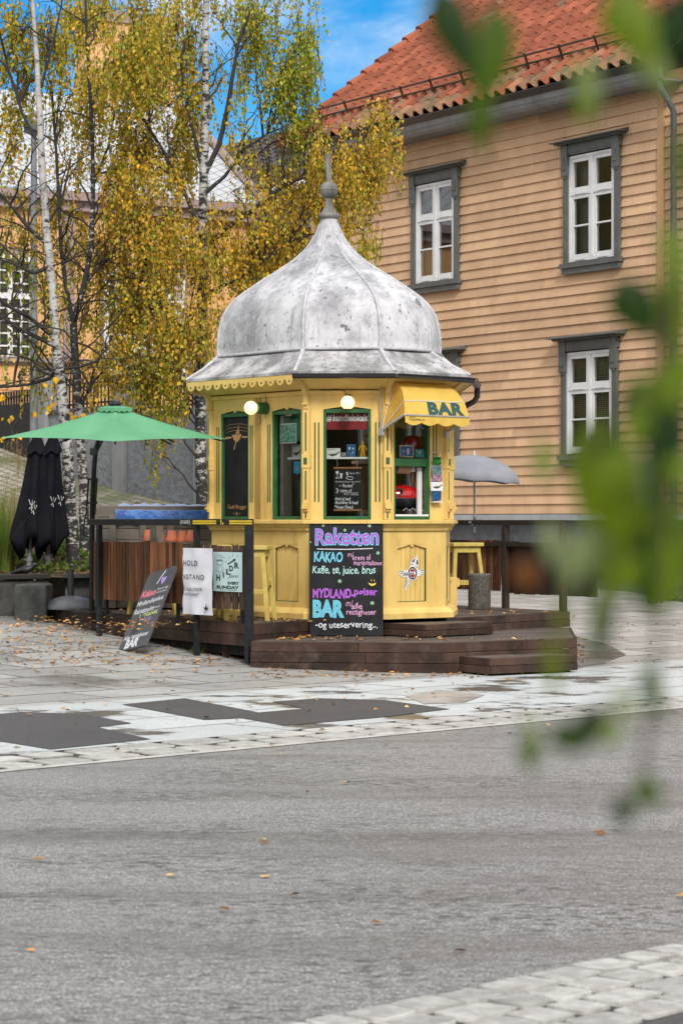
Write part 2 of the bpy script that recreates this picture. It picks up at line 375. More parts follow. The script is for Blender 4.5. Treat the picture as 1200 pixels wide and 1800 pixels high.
def asphalt(name, c, c2, dk, sc=60, r=.45, streak=.7, rot=-46.0, spk=.55):
    m = bpy.data.materials.new(name); m.use_nodes = True; t = m.node_tree; t.nodes.clear(); L = t.links.new
    out = N(t, 'ShaderNodeOutputMaterial'); b = N(t, 'ShaderNodeBsdfPrincipled'); L(b.outputs[0], out.inputs[0])
    tc = N(t, 'ShaderNodeTexCoord'); mp = N(t, 'ShaderNodeMapping'); mp.inputs['Rotation'].default_value = (0, 0, R(rot)); L(tc.outputs['Object'], mp.inputs[0])
    mp2 = N(t, 'ShaderNodeMapping'); mp2.inputs['Rotation'].default_value = (0, 0, R(rot)); mp2.inputs['Scale'].default_value = (.22, 1, 1); L(tc.outputs['Object'], mp2.inputs[0])
    vo = N(t, 'ShaderNodeTexVoronoi'); vo.inputs['Scale'].default_value = sc; L(mp.outputs[0], vo.inputs['Vector'])
    n1 = N(t, 'ShaderNodeTexNoise'); n1.inputs['Scale'].default_value = .75; n1.inputs['Detail'].default_value = 9; n1.inputs['Roughness'].default_value = .68; L(mp2.outputs[0], n1.inputs['Vector'])
    n2 = N(t, 'ShaderNodeTexNoise'); n2.inputs['Scale'].default_value = sc * .9; n2.inputs['Detail'].default_value = 4; n2.inputs['Roughness'].default_value = .8; L(mp.outputs[0], n2.inputs['Vector'])
    def mr(s, a, bb, c0, d0):
        q = N(t, 'ShaderNodeMapRange', interpolation_type='SMOOTHSTEP'); q.inputs[1].default_value = a; q.inputs[2].default_value = bb; q.inputs[3].default_value = c0; q.inputs[4].default_value = d0; L(s, q.inputs[0]); return q.outputs[0]
    def mix(f, A, B, mode='MIX'):
        q = N(t, 'ShaderNodeMix', data_type='RGBA', blend_type=mode)
        if hasattr(f, 'links'): L(f, q.inputs[0])
        else: q.inputs[0].default_value = f
        for s, i in ((A, 6), (B, 7)):
            if hasattr(s, 'links'): L(s, q.inputs[i])
            else: q.inputs[i].default_value = (*s, 1)
        return q.outputs[2]
    sep = N(t, 'ShaderNodeSeparateColor'); L(vo.outputs['Color'], sep.inputs[0])
    col = mix(mr(sep.outputs[0], .2, .9, 0, 1), c, c2)
    g = mr(n2.outputs[0], .3, .7, 1 - spk, 1 + spk); cc = N(t, 'ShaderNodeCombineColor')
    for i in range(3): L(g, cc.inputs[i])
    col = mix(1.0, col, cc.outputs[0], 'MULTIPLY')
    sf = mr(n1.outputs[0], .46, .68, 0, streak); col = mix(sf, col, dk)
    mp3 = N(t, 'ShaderNodeMapping'); mp3.inputs['Rotation'].default_value = (0, 0, R(rot)); mp3.inputs['Scale'].default_value = (.10, 1, 1); L(tc.outputs['Object'], mp3.inputs[0])
    n4 = N(t, 'ShaderNodeTexNoise'); n4.inputs['Scale'].default_value = 7; n4.inputs['Detail'].default_value = 8; n4.inputs['Roughness'].default_value = .75; L(mp3.outputs[0], n4.inputs['Vector'])
    col = mix(mr(n4.outputs[0], .56, .70, 0, streak * .9), col, tuple(x * .6 for x in dk)); col = mix(mr(n4.outputs[0], .44, .30, 0, streak * .4), col, c2)
    mp4 = N(t, 'ShaderNodeMapping'); mp4.inputs['Rotation'].default_value = (0, 0, R(rot)); mp4.inputs['Scale'].default_value = (.45, 1, 1); L(tc.outputs['Object'], mp4.inputs[0])
    bl = N(t, 'ShaderNodeTexNoise'); bl.inputs['Scale'].default_value = .8; bl.inputs['Detail'].default_value = 9; bl.inputs['Roughness'].default_value = .7; bl.inputs['Distortion'].default_value = .6; L(mp4.outputs[0], bl.inputs['Vector'])
    fk = N(t, 'ShaderNodeTexNoise'); fk.inputs['Scale'].default_value = 24; fk.inputs['Detail'].default_value = 6; fk.inputs['Roughness'].default_value = .8; L(mp4.outputs[0], fk.inputs['Vector'])
    fm = N(t, 'ShaderNodeMath', operation='MULTIPLY'); L(mr(bl.outputs[0], .40, .62, .12, 1), fm.inputs[0]); L(mr(fk.outputs[0], .48, .60, 0, 1.0), fm.inputs[1])
    f2 = N(t, 'ShaderNodeMath', operation='MULTIPLY'); L(fm.outputs[0], f2.inputs[0]); f2.inputs[1].default_value = streak * 1.7; f2.use_clamp = True
    col = mix(f2.outputs[0], col, (dk[0] * .5, dk[1] * .48, dk[2] * .42))
    L(col, b.inputs['Base Color']); q = N(t, 'ShaderNodeMapRange'); q.inputs[3].default_value = r; q.inputs[4].default_value = r * .75; L(sf, q.inputs[0]); L(q.outputs[0], b.inputs['Roughness'])
    bn = N(t, 'ShaderNodeBump'); bn.inputs['Strength'].default_value = .7; bn.inputs['Distance'].default_value = .006; L(n2.outputs[0], bn.inputs['Height']); L(bn.outputs[0], b.inputs['Normal'])
    return m
m_road = asphalt('road_asphalt', (.16, .158, .154), (.34, .337, .33), (.085, .078, .066), sc=120, spk=.8, streak=.58)
m_patch = asphalt('dark_asphalt', (.045, .042, .044), (.07, .067, .068), (.03, .03, .03), 70, .55, .4)
m_slabs = ground_mat('pale_slab', (.50, .53, .54), (.42, .445, .455), (.12, .115, .11), 1.5, .75, .5, mort=.022, wet=.95, dk=(.13, .125, .115), lo=.53, hi=.60, ns=1.4, cv=.07, big=.9)
m_plaza = ground_mat('plaza_paving', (.40, .395, .385), (.28, .275, .265), (.05, .047, .043), 1.15, .62, .5, mort=.022, wet=.75, cv=.2, dk=(.10, .095, .09), lo=.54, hi=.72, r=.42)
m_ramp = ground_mat('ramp_cobble', (.36, .33, .28), (.24, .21, .16), (.10, .10, .05), .24, .16, .5, rot=58, mort=.02, wet=.7, dk=(.12, .14, .035), lo=.5, hi=.6, r=.8, ns=3)
m_soil = M('soil', (.06, .045, .03), .9, (.10, .07, .035), 9, bump=1.5, bs=30)
m_cob = M('granite_cobble', (.50, .495, .475), .6, (.36, .35, .335), 14, isl=.2, bump=.7, bs=70, dirt=.5, ds=4, dc=(.12, .105, .085), rvar=.15)
m_strip = M('gutter_concrete', (.50, .49, .46), .7, (.38, .37, .34), 3, dirt=.6, ds=2, dc=(.2, .18, .15), bump=.3, bs=60)
m_joint = M('joint_sand', (.06, .053, .043), .9, (.04, .036, .03), 20)

def sheet(s0, s1, d0, d1, ns, nd, lift=0.0):
    g = G(); vs = []
    for j in range(nd + 1):
        for i in range(ns + 1):
            x, y = xy(s0 + (s1 - s0) * i / ns, d0 + (d1 - d0) * j / nd); vs.append((x, y, gz(x, y) + lift))
    g.add(vs, [(j * (ns + 1) + i, j * (ns + 1) + i + 1, (j + 1) * (ns + 1) + i + 1, (j + 1) * (ns + 1) + i) for j in range(nd) for i in range(ns)], True)
    return g
struct(sheet(-400, 500, -400, 500, 60, 60, -.35), 'ground', m_joint, recalc=False)
struct(sheet(-60, 80, -6.4, 0, 70, 16), 'road', m_road, recalc=False)
struct(sheet(-60, 80, -30, -7.14, 20, 8, .0), 'near_pavement', m_patch, recalc=False)
struct(sheet(-60, 80, -7.2, -6.36, 40, 2, -.006), 'near_kerb_bed', m_joint, recalc=False)
struct(sheet(-60, 80, 0, .10, 60, 1, .004), 'gutter_strip', m_strip, recalc=False)
struct(sheet(-60, 80, .10, .80, 60, 2, -.006), 'kerb_bed', m_joint, recalc=False)
struct(sheet(-60, 80, .80, 3.74, 80, 8), 'pale_pavement', m_slabs, recalc=False)
struct(sheet(-60, 80, 3.74, 60, 90, 70), 'plaza', m_plaza, recalc=False)
def cobbles(name, s0, s1, d0, rows, depth, ln, seed, h=.004, gp_=.036):
    rg = random.Random(seed); g = G()
    for r_ in range(rows):
        s = s0 + rg.random() * ln
        while s < s1:
            l = ln * rg.uniform(.72, 1.25); gap = gp_
            dj = rg.uniform(-.012, .012)
            c = [(s + gap, d0 + r_ * depth + gap + dj), (s + l - gap, d0 + r_ * depth + gap + dj), (s + l - gap, d0 + (r_ + 1) * depth - gap + dj), (s + gap, d0 + (r_ + 1) * depth - gap + dj)]
            c = [(a + rg.uniform(-.014, .014), b + rg.uniform(-.012, .012)) for a, b in c]
            cx_ = sum(a for a, b in c) / 4; cy_ = sum(b for a, b in c) / 4
            rings = []
            for k, zz in ((1.0, -.03), (1.0, h * .7), (.965, h * .93), (.90, h)):
                ring = []
                for q in range(4):
                    for f in (.09, .91):
                        a = c[q]; b = c[(q + 1) % 4]
                        ss = a[0] + (b[0] - a[0]) * f; dd = a[1] + (b[1] - a[1]) * f
                        ss = cx_ + (ss - cx_) * k; dd = cy_ + (dd - cy_) * k
                        x, y = xy(ss, dd); ring.append((x, y, gz(x, y) + zz + (rg.uniform(-.004, .004) if k < .9 else 0)))
                rings.append(ring)
            g.loops(rings, True); g.add(rings[-1], [tuple(range(8))], True)
            s += l
    return struct(g, name, m_cob)
cobbles('kerb_stones', -6, 26, .11, 2, .345, .42, 3)
cobbles('near_kerb_stones', -7, 12, -7.13, 4, .182, .22, 5, .007, .013)
# dark asphalt repairs in the pale paving
def flat(pts, name, mat, lift=.004, jag=0):
    if jag:
        q = []
        for i in range(len(pts)):
            (a, b), (c, d) = pts[i], pts[(i + 1) % len(pts)]; n = max(1, int(abs(c - a) / 14))
            for k in range(n): q.append((a + (c - a) * k / n + random.uniform(-4, 4), b + (d - b) * k / n + random.uniform(-jag, jag)))
        pts = q
    p3 = [gp(u, v) for u, v in pts]; g = G()
    bm = bmesh.new(); bv = [bm.verts.new(p) for p in p3]
    for tri in tessellate_polygon([[Vector((p.x, p.y, 0)) for p in p3]]): bm.faces.new([bv[i] for i in tri])
    for _ in range(2): bmesh.ops.subdivide_edges(bm, edges=bm.edges, cuts=1, use_grid_fill=True)
    bm.verts.index_update()
    g.add([(v.co.x, v.co.y, gz(v.co.x, v.co.y) + lift) for v in bm.verts], [[v.index for v in f.verts] for f in bm.faces]); bm.free()
    return struct(g, name, mat, recalc=False)
flat([(-70, 1262), (37, 1252), (150, 1256), (232, 1272), (172, 1279), (265, 1300), (90, 1318), (-70, 1292)], 'asphalt_patch', m_patch)
flat([(215, 1239), (325, 1228), (455, 1253), (535, 1246), (478, 1234), (560, 1228), (675, 1231), (790, 1247), (665, 1262), (500, 1276), (425, 1263), (360, 1266)], 'asphalt_patch', m_patch)
m_dampshade = ground_mat('damp_shade_paving', (.21, .205, .195), (.13, .125, .115), (.04, .036, .03), 1.15, .62, .5, mort=.03, wet=.6, dk=(.04, .036, .03), lo=.45, hi=.6, r=.5, ns=5)
flat([(1004, 1172), (1010, 1120), (1062, 1130), (1100, 1150), (1075, 1163), (1015, 1176)], 'damp_shade_paving', m_dampshade, jag=2)  # darker sheet beside the deck: damp and shadow both put into its colour
m_brn = ground_mat('brown_slab', (.40, .37, .34), (.32, .29, .265), (.2, .19, .18), .5, .4, .5, wet=.7, dk=(.13, .12, .11))
flat([(712, 1224), (770, 1213), (852, 1222), (815, 1236), (745, 1238)], 'brown_paving', m_brn)

# ------------------------------------------------------------------ wooden house on the right
MH = frame((5.14, 38.3, 0), (.55, -.835, 0))
HL, HR = -10.35, .75                          # wall ends in local x
hz0 = 1.625                                    # foot of the cladding
eY = -.5                                      # eave overhang
eave_z = on(MH, 700, 216, eY)[1]; eave_z2 = on(MH, 1040, 124, eY)[1]
print('eave z', eave_z, eave_z2)
EZ = (eave_z + eave_z2) / 2
house = thing('wooden_house', 'large peach clapboard house with a red tiled roof, right of the kiosk', 'house', MH.translation)
wins = []
def hwin(u, vt, vb, half=None):
    x, zt = on(MH, u, vt, -.03); _, zb = on(MH, u, vb, -.03); wins.append((x, zb, zt)); return x, zb, zt
wUL = hwin(766, 321, 494); wUR = hwin(1041, 268, 456); wLR = hwin(1037, 617, 797)
wLL = (wUL[0], wLR[1], wLR[2]); wins.append(wLL)
print('wins', wins)
WW = .60                                      # half width of the white frame
top_wall = EZ - .32
g = G(MH); rows = int((top_wall - hz0) / .165); bh = (top_wall - hz0) / rows
for i in range(rows):
    z0 = hz0 + i * bh; z1 = z0 + bh + .02; cuts = []
    for (x, zb, zt) in wins:
        if z0 + bh > zb - .05 and z0 < zt + .1: cuts.append((x - WW - .04, x + WW + .04))
    xs = [HL + .14]
    for a, b in sorted(cuts): xs += [a, b]
    xs.append(HR)
    for a, b in zip(xs[::2], xs[1::2]):
        # split long runs into boards
        n = 1
        if b - a > 3 and i % 3: n = 2
        cutp = [a] + ([a + (b - a) * random.uniform(.3, .7)] if n == 2 else []) + [b]
        for p, q in zip(cutp[:-1], cutp[1:]):
            q2 = q - .003
            prof = [(-.034, z0), (-.004, z1), (.02, z1), (.02, z0 + .002)]
            vs = [(p, y, z) for y, z in prof] + [(q2, y, z) for y, z in prof]
            g.add(vs, [(0, 3, 2, 1), (4, 5, 6, 7), (0, 1, 5, 4), (1, 2, 6, 5), (2, 3, 7, 6), (3, 0, 4, 7)])
g.build('cladding', m_siding, house)
g = G(MH)
g.box(HL, HL + .14, -.045, .05, hz0, top_wall); g.box(-.17, -.01, -.05, -.002, hz0, top_wall)
g.box(HL, HR, -.05, .0, top_wall, top_wall + .14)
g.build('corner_board', m_siding2, house)
g = G(MH)                                     # body of the house behind the boards, with window holes
D = 8.0
def holed(g, x0, x1, z0, z1, y0, y1, holes):
    xs = sorted({x0, x1, *[h[0] for h in holes], *[h[1] for h in holes]}); zs = sorted({z0, z1, *[h[2] for h in holes], *[h[3] for h in holes]})
    for a, b in zip(xs[:-1], xs[1:]):
        for c, d in zip(zs[:-1], zs[1:]):
            mx_, mz_ = (a + b) / 2, (c + d) / 2
            if any(h[0] < mx_ < h[1] and h[2] < mz_ < h[3] for h in holes): continue
            g.box(a, b, y0, y1, c, d)
holes = [(x - WW - .02, x + WW + .02, zb - .02, zt + .02) for x, zb, zt in wins]
holed(g, HL + .01, HR, hz0, EZ - .1, .021, .14, holes)
g.box(HL + .01, HL + .12, .14, D, hz0, EZ - .1); g.box(HR - .12, HR, .14, D, hz0, EZ - .1); g.box(HL + .12, HR - .12, D - .1, D, hz0, EZ - .1)
PIT = R(37.5)
rz_ = EZ + (D / 2 + .5) * math.tan(PIT) - .12
for xx in (HL + .02, HR - .12):
    T = [(xx, .05, EZ - .1), (xx, D - .05, EZ - .1), (xx, D / 2, rz_ - .1)]; T2 = [(a + .1, b, c) for a, b, c in T]
    g.add(T + T2, [(0, 2, 1), (3, 4, 5), (0, 1, 4, 3), (1, 2, 5, 4), (2, 0, 3, 5)])
g.build('wall', m_soffit, house)
g = G(MH)
for i in range(rows): g.box(HR, HR + .03, .0, D, hz0 + i * bh, hz0 + (i + .93) * bh)
g.build('side_cladding', m_siding, house)
g = G(MH); g.box(HL + .15, HR - .15, 1.5, 1.55, hz0, EZ - .2)
for zf in (wLR[2] + .5,): g.box(HL + .15, HR - .15, .15, 1.5, zf, zf + .1)
g.build('room', m_brown, house)
g = G(MH); g.box(HL - .0, HR, .06, D, -.6, hz0 - .09); g.build('basement', m_base, house)
g = G(MH); g.box(HL - .05, HR, -.10, .06, hz0 - .09, hz0 - .012); g.box(HL - .05, HR, -.105, -.1, hz0 - .11, hz0 - .03); g.build('ledge', M('pale_zinc', (.42, .44, .47), .35, (.34, .36, .39), 3), house)
for u in (1060, 880, 720):
    x, z = on(MH, u, 970); g = G(MH); g.box(x - .45, x + .45, .03, .059, .55, 1.15); g.build('cellar_window', m_black2, house)
m_glass = glass('window_glass', (.8, .84, .82), .16)
m_curt = M('curtain', (.20, .195, .18), .8, (.2, .19, .17), 18, st=(1, 1, .05), bump=.5, bs=20, bst=(1, 1, .05))
m_blind = M('blind_slat', (.20, .205, .17), .6)
m_dkroom = M('dim_room', (.03, .028, .025), .9)
for k, (x, zb, zt) in enumerate(wins):
    hgt = zt - zb; blind = k >= 2
    g = G(MH)                                 # grey casing
    a, b = x - WW, x + WW
    g.box(a - .12, a - .005, -.085, .0, zb - .02, zt + .02); g.box(b + .005, b + .12, -.085, .0, zb - .02, zt + .02)
    for q in (a - .15 + .02, b + .005 - .02):
        g.slab([(q - .012, zt - .32), (q + .157, zt - .32), (q + .157, zt + .20), (q - .012, zt + .20)], -.115, -.086)
        g.slab([(q + .02, zt - .36), (q + .125, zt - .36), (q + .14, zt - .321), (q + .005, zt - .321)], -.105, -.086)
        g.slab([(q + .03, zt - .22), (q + .115, zt - .22), (q + .072, zt - .02)], -.13, -.116)
    g.box(a - .15, b + .15, -.09, -.0, zt + .021, zt + .20)
    g.box(a - .12, b + .12, -.1, -.0901, zt + .05, zt + .17)
    g.slab([(a - .24, zt + .201), (b + .24, zt + .201), (b + .24, zt + .23), (a - .24, zt + .23)], -.18, .0)
    vs = [(a - .30, -.26, zt + .231), (b + .30, -.26, zt + .231), (b + .30, 0, zt + .231), (a - .30, 0, zt + .231), (a - .30, -.26, zt + .245), (b + .30, -.26, zt + .245), (b + .30, 0, zt + .31), (a - .30, 0, zt + .31)]
    g.add(vs, [(3, 2, 1, 0), (4, 5, 6, 7), (0, 1, 5, 4), (1, 2, 6, 5), (2, 3, 7, 6), (3, 0, 4, 7)])
    g.box(a - .17, b + .17, -.13, .0, zb - .10, zb - .021); g.box(a - .14, b + .14, -.1, .0, zb - .2, zb - .101)
    w = g.build('window', m_casing, house)
    g = G(MH)
    def bar(x0, x1, z0, z1, y0=-.055, y1=.03): g.box(x0, x1, y0, y1, z0, z1)
    zt3 = zt - hgt * .355
    bar(a, a + .05, zb, zt); bar(b - .05, b, zb, zt); bar(a + .05, b - .05, zt - .05, zt); bar(a + .05, b - .05, zb, zb + .06)
    bar(x - .035, x + .035, zb + .06, zt - .05, -.058); bar(a + .05, x - .035, zt3 - .035, zt3 + .035); bar(x + .035, b - .05, zt3 - .035, zt3 + .035)
    for (p, q) in ((a + .05, x - .035), (x + .035, b - .05)):      # sashes
        for (c, d) in ((zb + .06, zt3 - .035), (zt3 + .035, zt - .05)):
            bar(p + .003, p + .058, c + .003, d - .003, -.043); bar(q - .058, q - .003, c + .003, d - .003, -.043); bar(p + .058, q - .058, d - .058, d - .003, -.043); bar(p + .058, q - .058, c + .003, c + .058, -.043)
        bar(p + .058, q - .058, zb + .06 + (zt3 - zb) * .47 - .014, zb + .06 + (zt3 - zb) * .47 + .014, -.035)
        for zc in (zt3 - .02, zb + .02, zt - .03): bar((p + q) / 2 - .14, (p + q) / 2 + .14, zc, zc + .012, -.068, -.059)
    g.build('sash', m_white, w)
    g = G(MH); g.quad((a + .1, -.012, zb + .05), (b - .1, -.012, zb + .05), (b - .1, -.012, zt - .05), (a + .1, -.012, zt - .05)); g.build('pane', m_glass, w, recalc=False)
    g = G(MH)
    if blind:
        n = int((hgt - .1) / .034)
        for i in range(n):
            z = zb + .06 + i * .034; g.quad((a + .03, .05, z), (b - .03, .05, z), (b - .03, .068, z + .022), (a + .03, .068, z + .022))
        g.build('blind', m_blind, w, recalc=False)
    else:
        for (p, q) in ((a + .02, x - .12), (b - .14, b - .02)):
            n = 30; top = [(p + (q - p) * i / n, .16 + .02 * math.sin(i * 1.7), zt - .02) for i in range(n + 1)]; bot = [(a_, b_, zb + .02) for a_, b_, c_ in top]
            g.loops([bot, top], True, False)
        g.build('curtain', m_curt, w, recalc=False)
# roof
RO = EZ; SL = 7.2; c_, s_ = math.cos(PIT), math.sin(PIT)
def rp(x, s, h=0): return (x, eY + s * c_ - h * s_, RO + s * s_ + h * c_)
X0, X1 = HL - .32, .42
g = G(MH); g.m = 0
tw, tl = .30, .38; nc = int((X1 - X0) / tw); nr = int(SL / tl)
rg = random.Random(11)
for i in range(nc):
    for j in range(nr):
        x0 = X0 + i * tw; s0 = j * tl - .03; g.m = 1 if rg.random() < (.75 if j == 0 else .35 if j == 1 else .12 if j < 4 else .03) else 0
        pr = [(0, .07), (.03, .10), (.075, .112), (.12, .095), (.15, .03), (.19, .0), (.25, .005), (.285, .03), (.30, .07)]
        b_ = [rp(x0 + p, s0, h + .018) for p, h in pr]; t_ = [rp(x0 + p, s0 + tl + .05, h + .0) for p, h in pr]; u_ = [rp(x0 + p, s0 + .004, h - .012) for p, h in pr]
        g.loops([u_, b_], False, False); g.loops([b_, t_], True, False)
roof = g.build('roof', [m_tile, m_tileold], house, recalc=False)
g = G(MH); g.add([rp(X0 + .05, -.02, -.02), rp(X1, -.02, -.02), rp(X1, SL, -.02), rp(X0 + .05, SL, -.02)], [(0, 1, 2, 3)])
zr = rp(0, SL, 0); g.add([(X0 + .05, zr[1], zr[2]), (X1, zr[1], zr[2]), (X1, zr[1] + 5, zr[2] - 4.2), (X0 + .05, zr[1] + 5, zr[2] - 4.2)], [(0, 1, 2, 3)])
g.build('roof_deck', m_brown, roof, recalc=False)
g = G(MH)
n = int(SL / .42)
for j in range(n):
    s0 = j * .42; a = Vector(rp(X0 - .02, s0, .11)); b = Vector(rp(X0 - .02, s0 + .46, .075)); g.tube([a, b], [.115, .09], 10)
g.build('verge_tile', m_tile, roof)
g = G(MH)
for h in (.14, .30):
    g.beam(rp(X0 + .5, .78, h), rp(.28, .78, h), .03, .03)
for i in range(12): x = X0 + .6 + i * .93; g.beam(rp(x, .70, .02), rp(x, .78, .34), .045, .02)
g.build('snow_guard', m_brown, roof)
def along(g, prof, x0, x1):
    n = len(prof); vs = [(x0, y, z) for y, z in prof] + [(x1, y, z) for y, z in prof]
    g.add(vs, [tuple(range(n)), tuple(range(n, 2 * n))[::-1]] + [(i, i + n, (i + 1) % n + n, (i + 1) % n) for i in range(n)])
along(g, [(eY - .11, RO - .03), (eY + .03, RO - .03), (eY + .03, RO - .15), (eY - .07, RO - .15)], X0 - .02, X1 + .02)
g.build('gutter', m_gutter, roof, bevel=.01)
g = G(MH)
along(g, [(eY - .055, RO - .151), (eY + .05, RO - .151), (eY + .05, RO - .24), (eY - .03, RO - .24)], X0, X1)
along(g, [(eY - .02, RO - .241), (eY + .05, RO - .241), (eY + .05, RO - .31), (eY + .01, RO - .31)], X0, X1)
along(g, [(eY + .02, RO - .311), (-.0, RO - .311), (-.0, RO - .34), (eY + .06, RO - .34)], X0, X1)
g.box(X0 - .03, X0 + .0, eY - .05, 1, RO - .31, RO - .16)
g.build('cornice', m_zincg, house)
g = G(MH)
xp = .32
g.tube([(xp, -.42, RO - .3), (xp, -.42, RO - .42), (xp, -.18, RO - .72), (xp, -.13, RO - .8), (xp, -.13, 1.6)], .05, 10)
g.build('downpipe', m_casing, house)
g = G(MH); g.tube([(xp - .02, -.13, 1.45), (xp - .02, -.13, .42), (xp - .05, -.2, .3), (xp - .09, -.3, .28)], .055, 10); g.build('rusty_pipe', M('rusty_pipe', (.22, .10, .06), .6, (.14, .07, .045), 8), house)
g = G(MH)
for k in range(6): g.box(.36 + .002 * k, 1.4, -.5, .04, .1 + k * .19, .28 + k * .19)
tag(g.build('stone_stair', m_conc), 'grey stone block wall beside the rusty drainpipe at the house corner', 'wall')

# ------------------------------------------------------------------ buildings at the back
m_fac = M('apricot_boards', (.70, .41, .19), .6, (.65, .37, .165), 2, isl=.05)
m_mauve = M('mauve_trim', (.34, .26, .26), .6, (.30, .23, .23), 4)
m_dpane = M('dark_pane', (.035, .035, .032), .15, (.055, .05, .04), 3, spec=.6)
MF = frame((-8.2, 49.0, 0), (6.3, 3.4, 0))
fac = thing('apricot_building', 'apricot wooden building with tall white windows and pale slate roof behind the birches', 'building', MF.translation)
xr, zeave = on(MF, 437, 372); xl = -3.0
g = G(MF); belt = on(MF, 150, 640)[1]; g.box(xl, xr, 0, 9, 0, belt); 
nb = int((belt - 1) / .2)
for i in range(nb): g.box(xl, xr + .02, -.02 - .004, .0, 1 + i * .2, 1 + i * .2 + .185)
for i in range(int((xr - xl) / .16)): g.box(xl + i * .16, xl + i * .16 + .152, -.02, .0, belt + .1, zeave)
g.box(xl, xr, 0, 9, belt, zeave)
g.build('wall', m_fac, fac)
g = G(MF); g.box(xl, xr + .05, -.12, .0, belt, belt + .1)
for u in (120, 318): x = on(MF, u, 500)[0]; g.box(x - .12, x + .12, -.08, -.0, belt + .1, zeave - .3)
g.box(xl, xr + .2, -.35, .0, zeave - .05, zeave + .12); g.box(xl, xr + .1, -.2, .0, zeave - .25, zeave - .05)
g.build('trim', m_mauve, fac)
for (u0, u1, v0, v1) in ((-24, 54, 452, 632), (184, 250, 478, 656), (268, 318, 486, 662)):
    x0, z1 = on(MF, u0, (v0)); x1, z0 = on(MF, u1, v1); n = 5
    g = G(MF); arch = [(x0 - .12, z0 - .1), (x1 + .12, z0 - .1), (x1 + .12, z1 - .2)] + [((x0 + x1) / 2 + ((x1 - x0) / 2 + .12) * math.cos(math.pi * k / 8), z1 - .2 + .45 * math.sin(math.pi * k / 8)) for k in range(1, 8)] + [(x0 - .12, z1 - .2)]
    g.slab(arch, -.06, -.021); w = g.build('window', m_mauve, fac)
    g = G(MF); g.box(x0, x1, -.075, -.061, z0, z1); g.build('pane', m_dpane, w)
    g = G(MF)
    for k in range(5):
        x = x0 + (x1 - x0) * k / 4; t = .05 if k % 2 == 0 else .02; g.box(x - t, x + t, -.11, -.076, z0, z1)
    m_ = 8
    for k in range(m_ + 1):
        z = z0 + (z1 - z0) * k / m_; t = .06 if k in (0, 5, 8) else .018; g.box(x0, x1, -.106, -.0765, z - t, z + t)
    g.build('glazing_bar', m_white, w)
# slate roof
m_slate = bpy.data.materials.new('pale_slate'); m_slate.use_nodes = True
def slate(m):
    t = m.node_tree; L = t.links.new; b = t.nodes['Principled BSDF']; b.inputs['Roughness'].default_value = .5
    tc = N(t, 'ShaderNodeTexCoord'); mp = N(t, 'ShaderNodeMapping'); L(tc.outputs['Object'], mp.inputs[0])
    sp = N(t, 'ShaderNodeSeparateXYZ'); L(mp.outputs[0], sp.inputs[0])
    def m2(op, a, bb):
        q = N(t, 'ShaderNodeMath', operation=op)
        for s, i in ((a, 0), (bb, 1)):
            if hasattr(s, 'links'): L(s, q.inputs[i])
            else: q.inputs[i].default_value = s
        return q.outputs[0]
    sx = m2('MULTIPLY', sp.outputs[0], 3.4); sz = m2('MULTIPLY', sp.outputs[2], 6.5)
    lines = []
    for op in ('ADD', 'SUBTRACT'):
        q = m2(op, sz, sx); fr = m2('FRACT', q, 0); lines.append(m2('LESS_THAN', fr, .12))
    ln = m2('MAXIMUM', lines[0], lines[1])
    mxn = N(t, 'ShaderNodeMix', data_type='RGBA'); mxn.inputs[6].default_value = (.46, .48, .52, 1); mxn.inputs[7].default_value = (.20, .21, .23, 1); L(ln, mxn.inputs[0]); L(mxn.outputs[2], b.inputs['Base Color'])
slate(m_slate)
rh = on(MF, 200, 175, 1.5)[1]
g = G(MF); xt = on(MF, 312, 210, 1.5)[0]
g.add([(xl, -.35, zeave + .13), (xr + .2, -.35, zeave + .13), (xt, 1.5, rh), (xl, 1.5, rh)], [(0, 1, 2, 3)])
g.add([(xr + .2, -.35, zeave + .13), (xr + .2, 9, zeave + .13), (xt, 9, rh), (xt, 1.5, rh)], [(0, 1, 2, 3)])
g.add([(xl, 1.5, rh), (xt, 1.5, rh), (xt, 9, rh), (xl, 9, rh)], [(0, 1, 2, 3)])
rf = g.build('slate_roof', m_slate, fac, recalc=False)
g = G(MF); g.beam((xr + .22, -.36, zeave + .2), (xt, 1.48, rh + .08), .22, .1); g.build('hip_board', m_mauve, rf)
g = G(MF); xa = on(MF, 150, 150, 3)[0]; xb = on(MF, 306, 150, 3)[0]; zt_ = on(MF, 300, 50, 3)[1]
g.box(xa, xb, 3, 3.6, rh - 1, zt_)
for i in range(int((xb - xa) / .22)): g.box(xa + i * .22, xa + i * .22 + .205, 2.975, 3.0, rh - .5, zt_)
tw_ = g.build('tower_wall', m_fac, fac)
g = G(MF); g.box(xa - .2, xb + .2, 2.9, 3.8, zt_, zt_ + .25); g.build('tower_cornice', m_mauve, tw_)
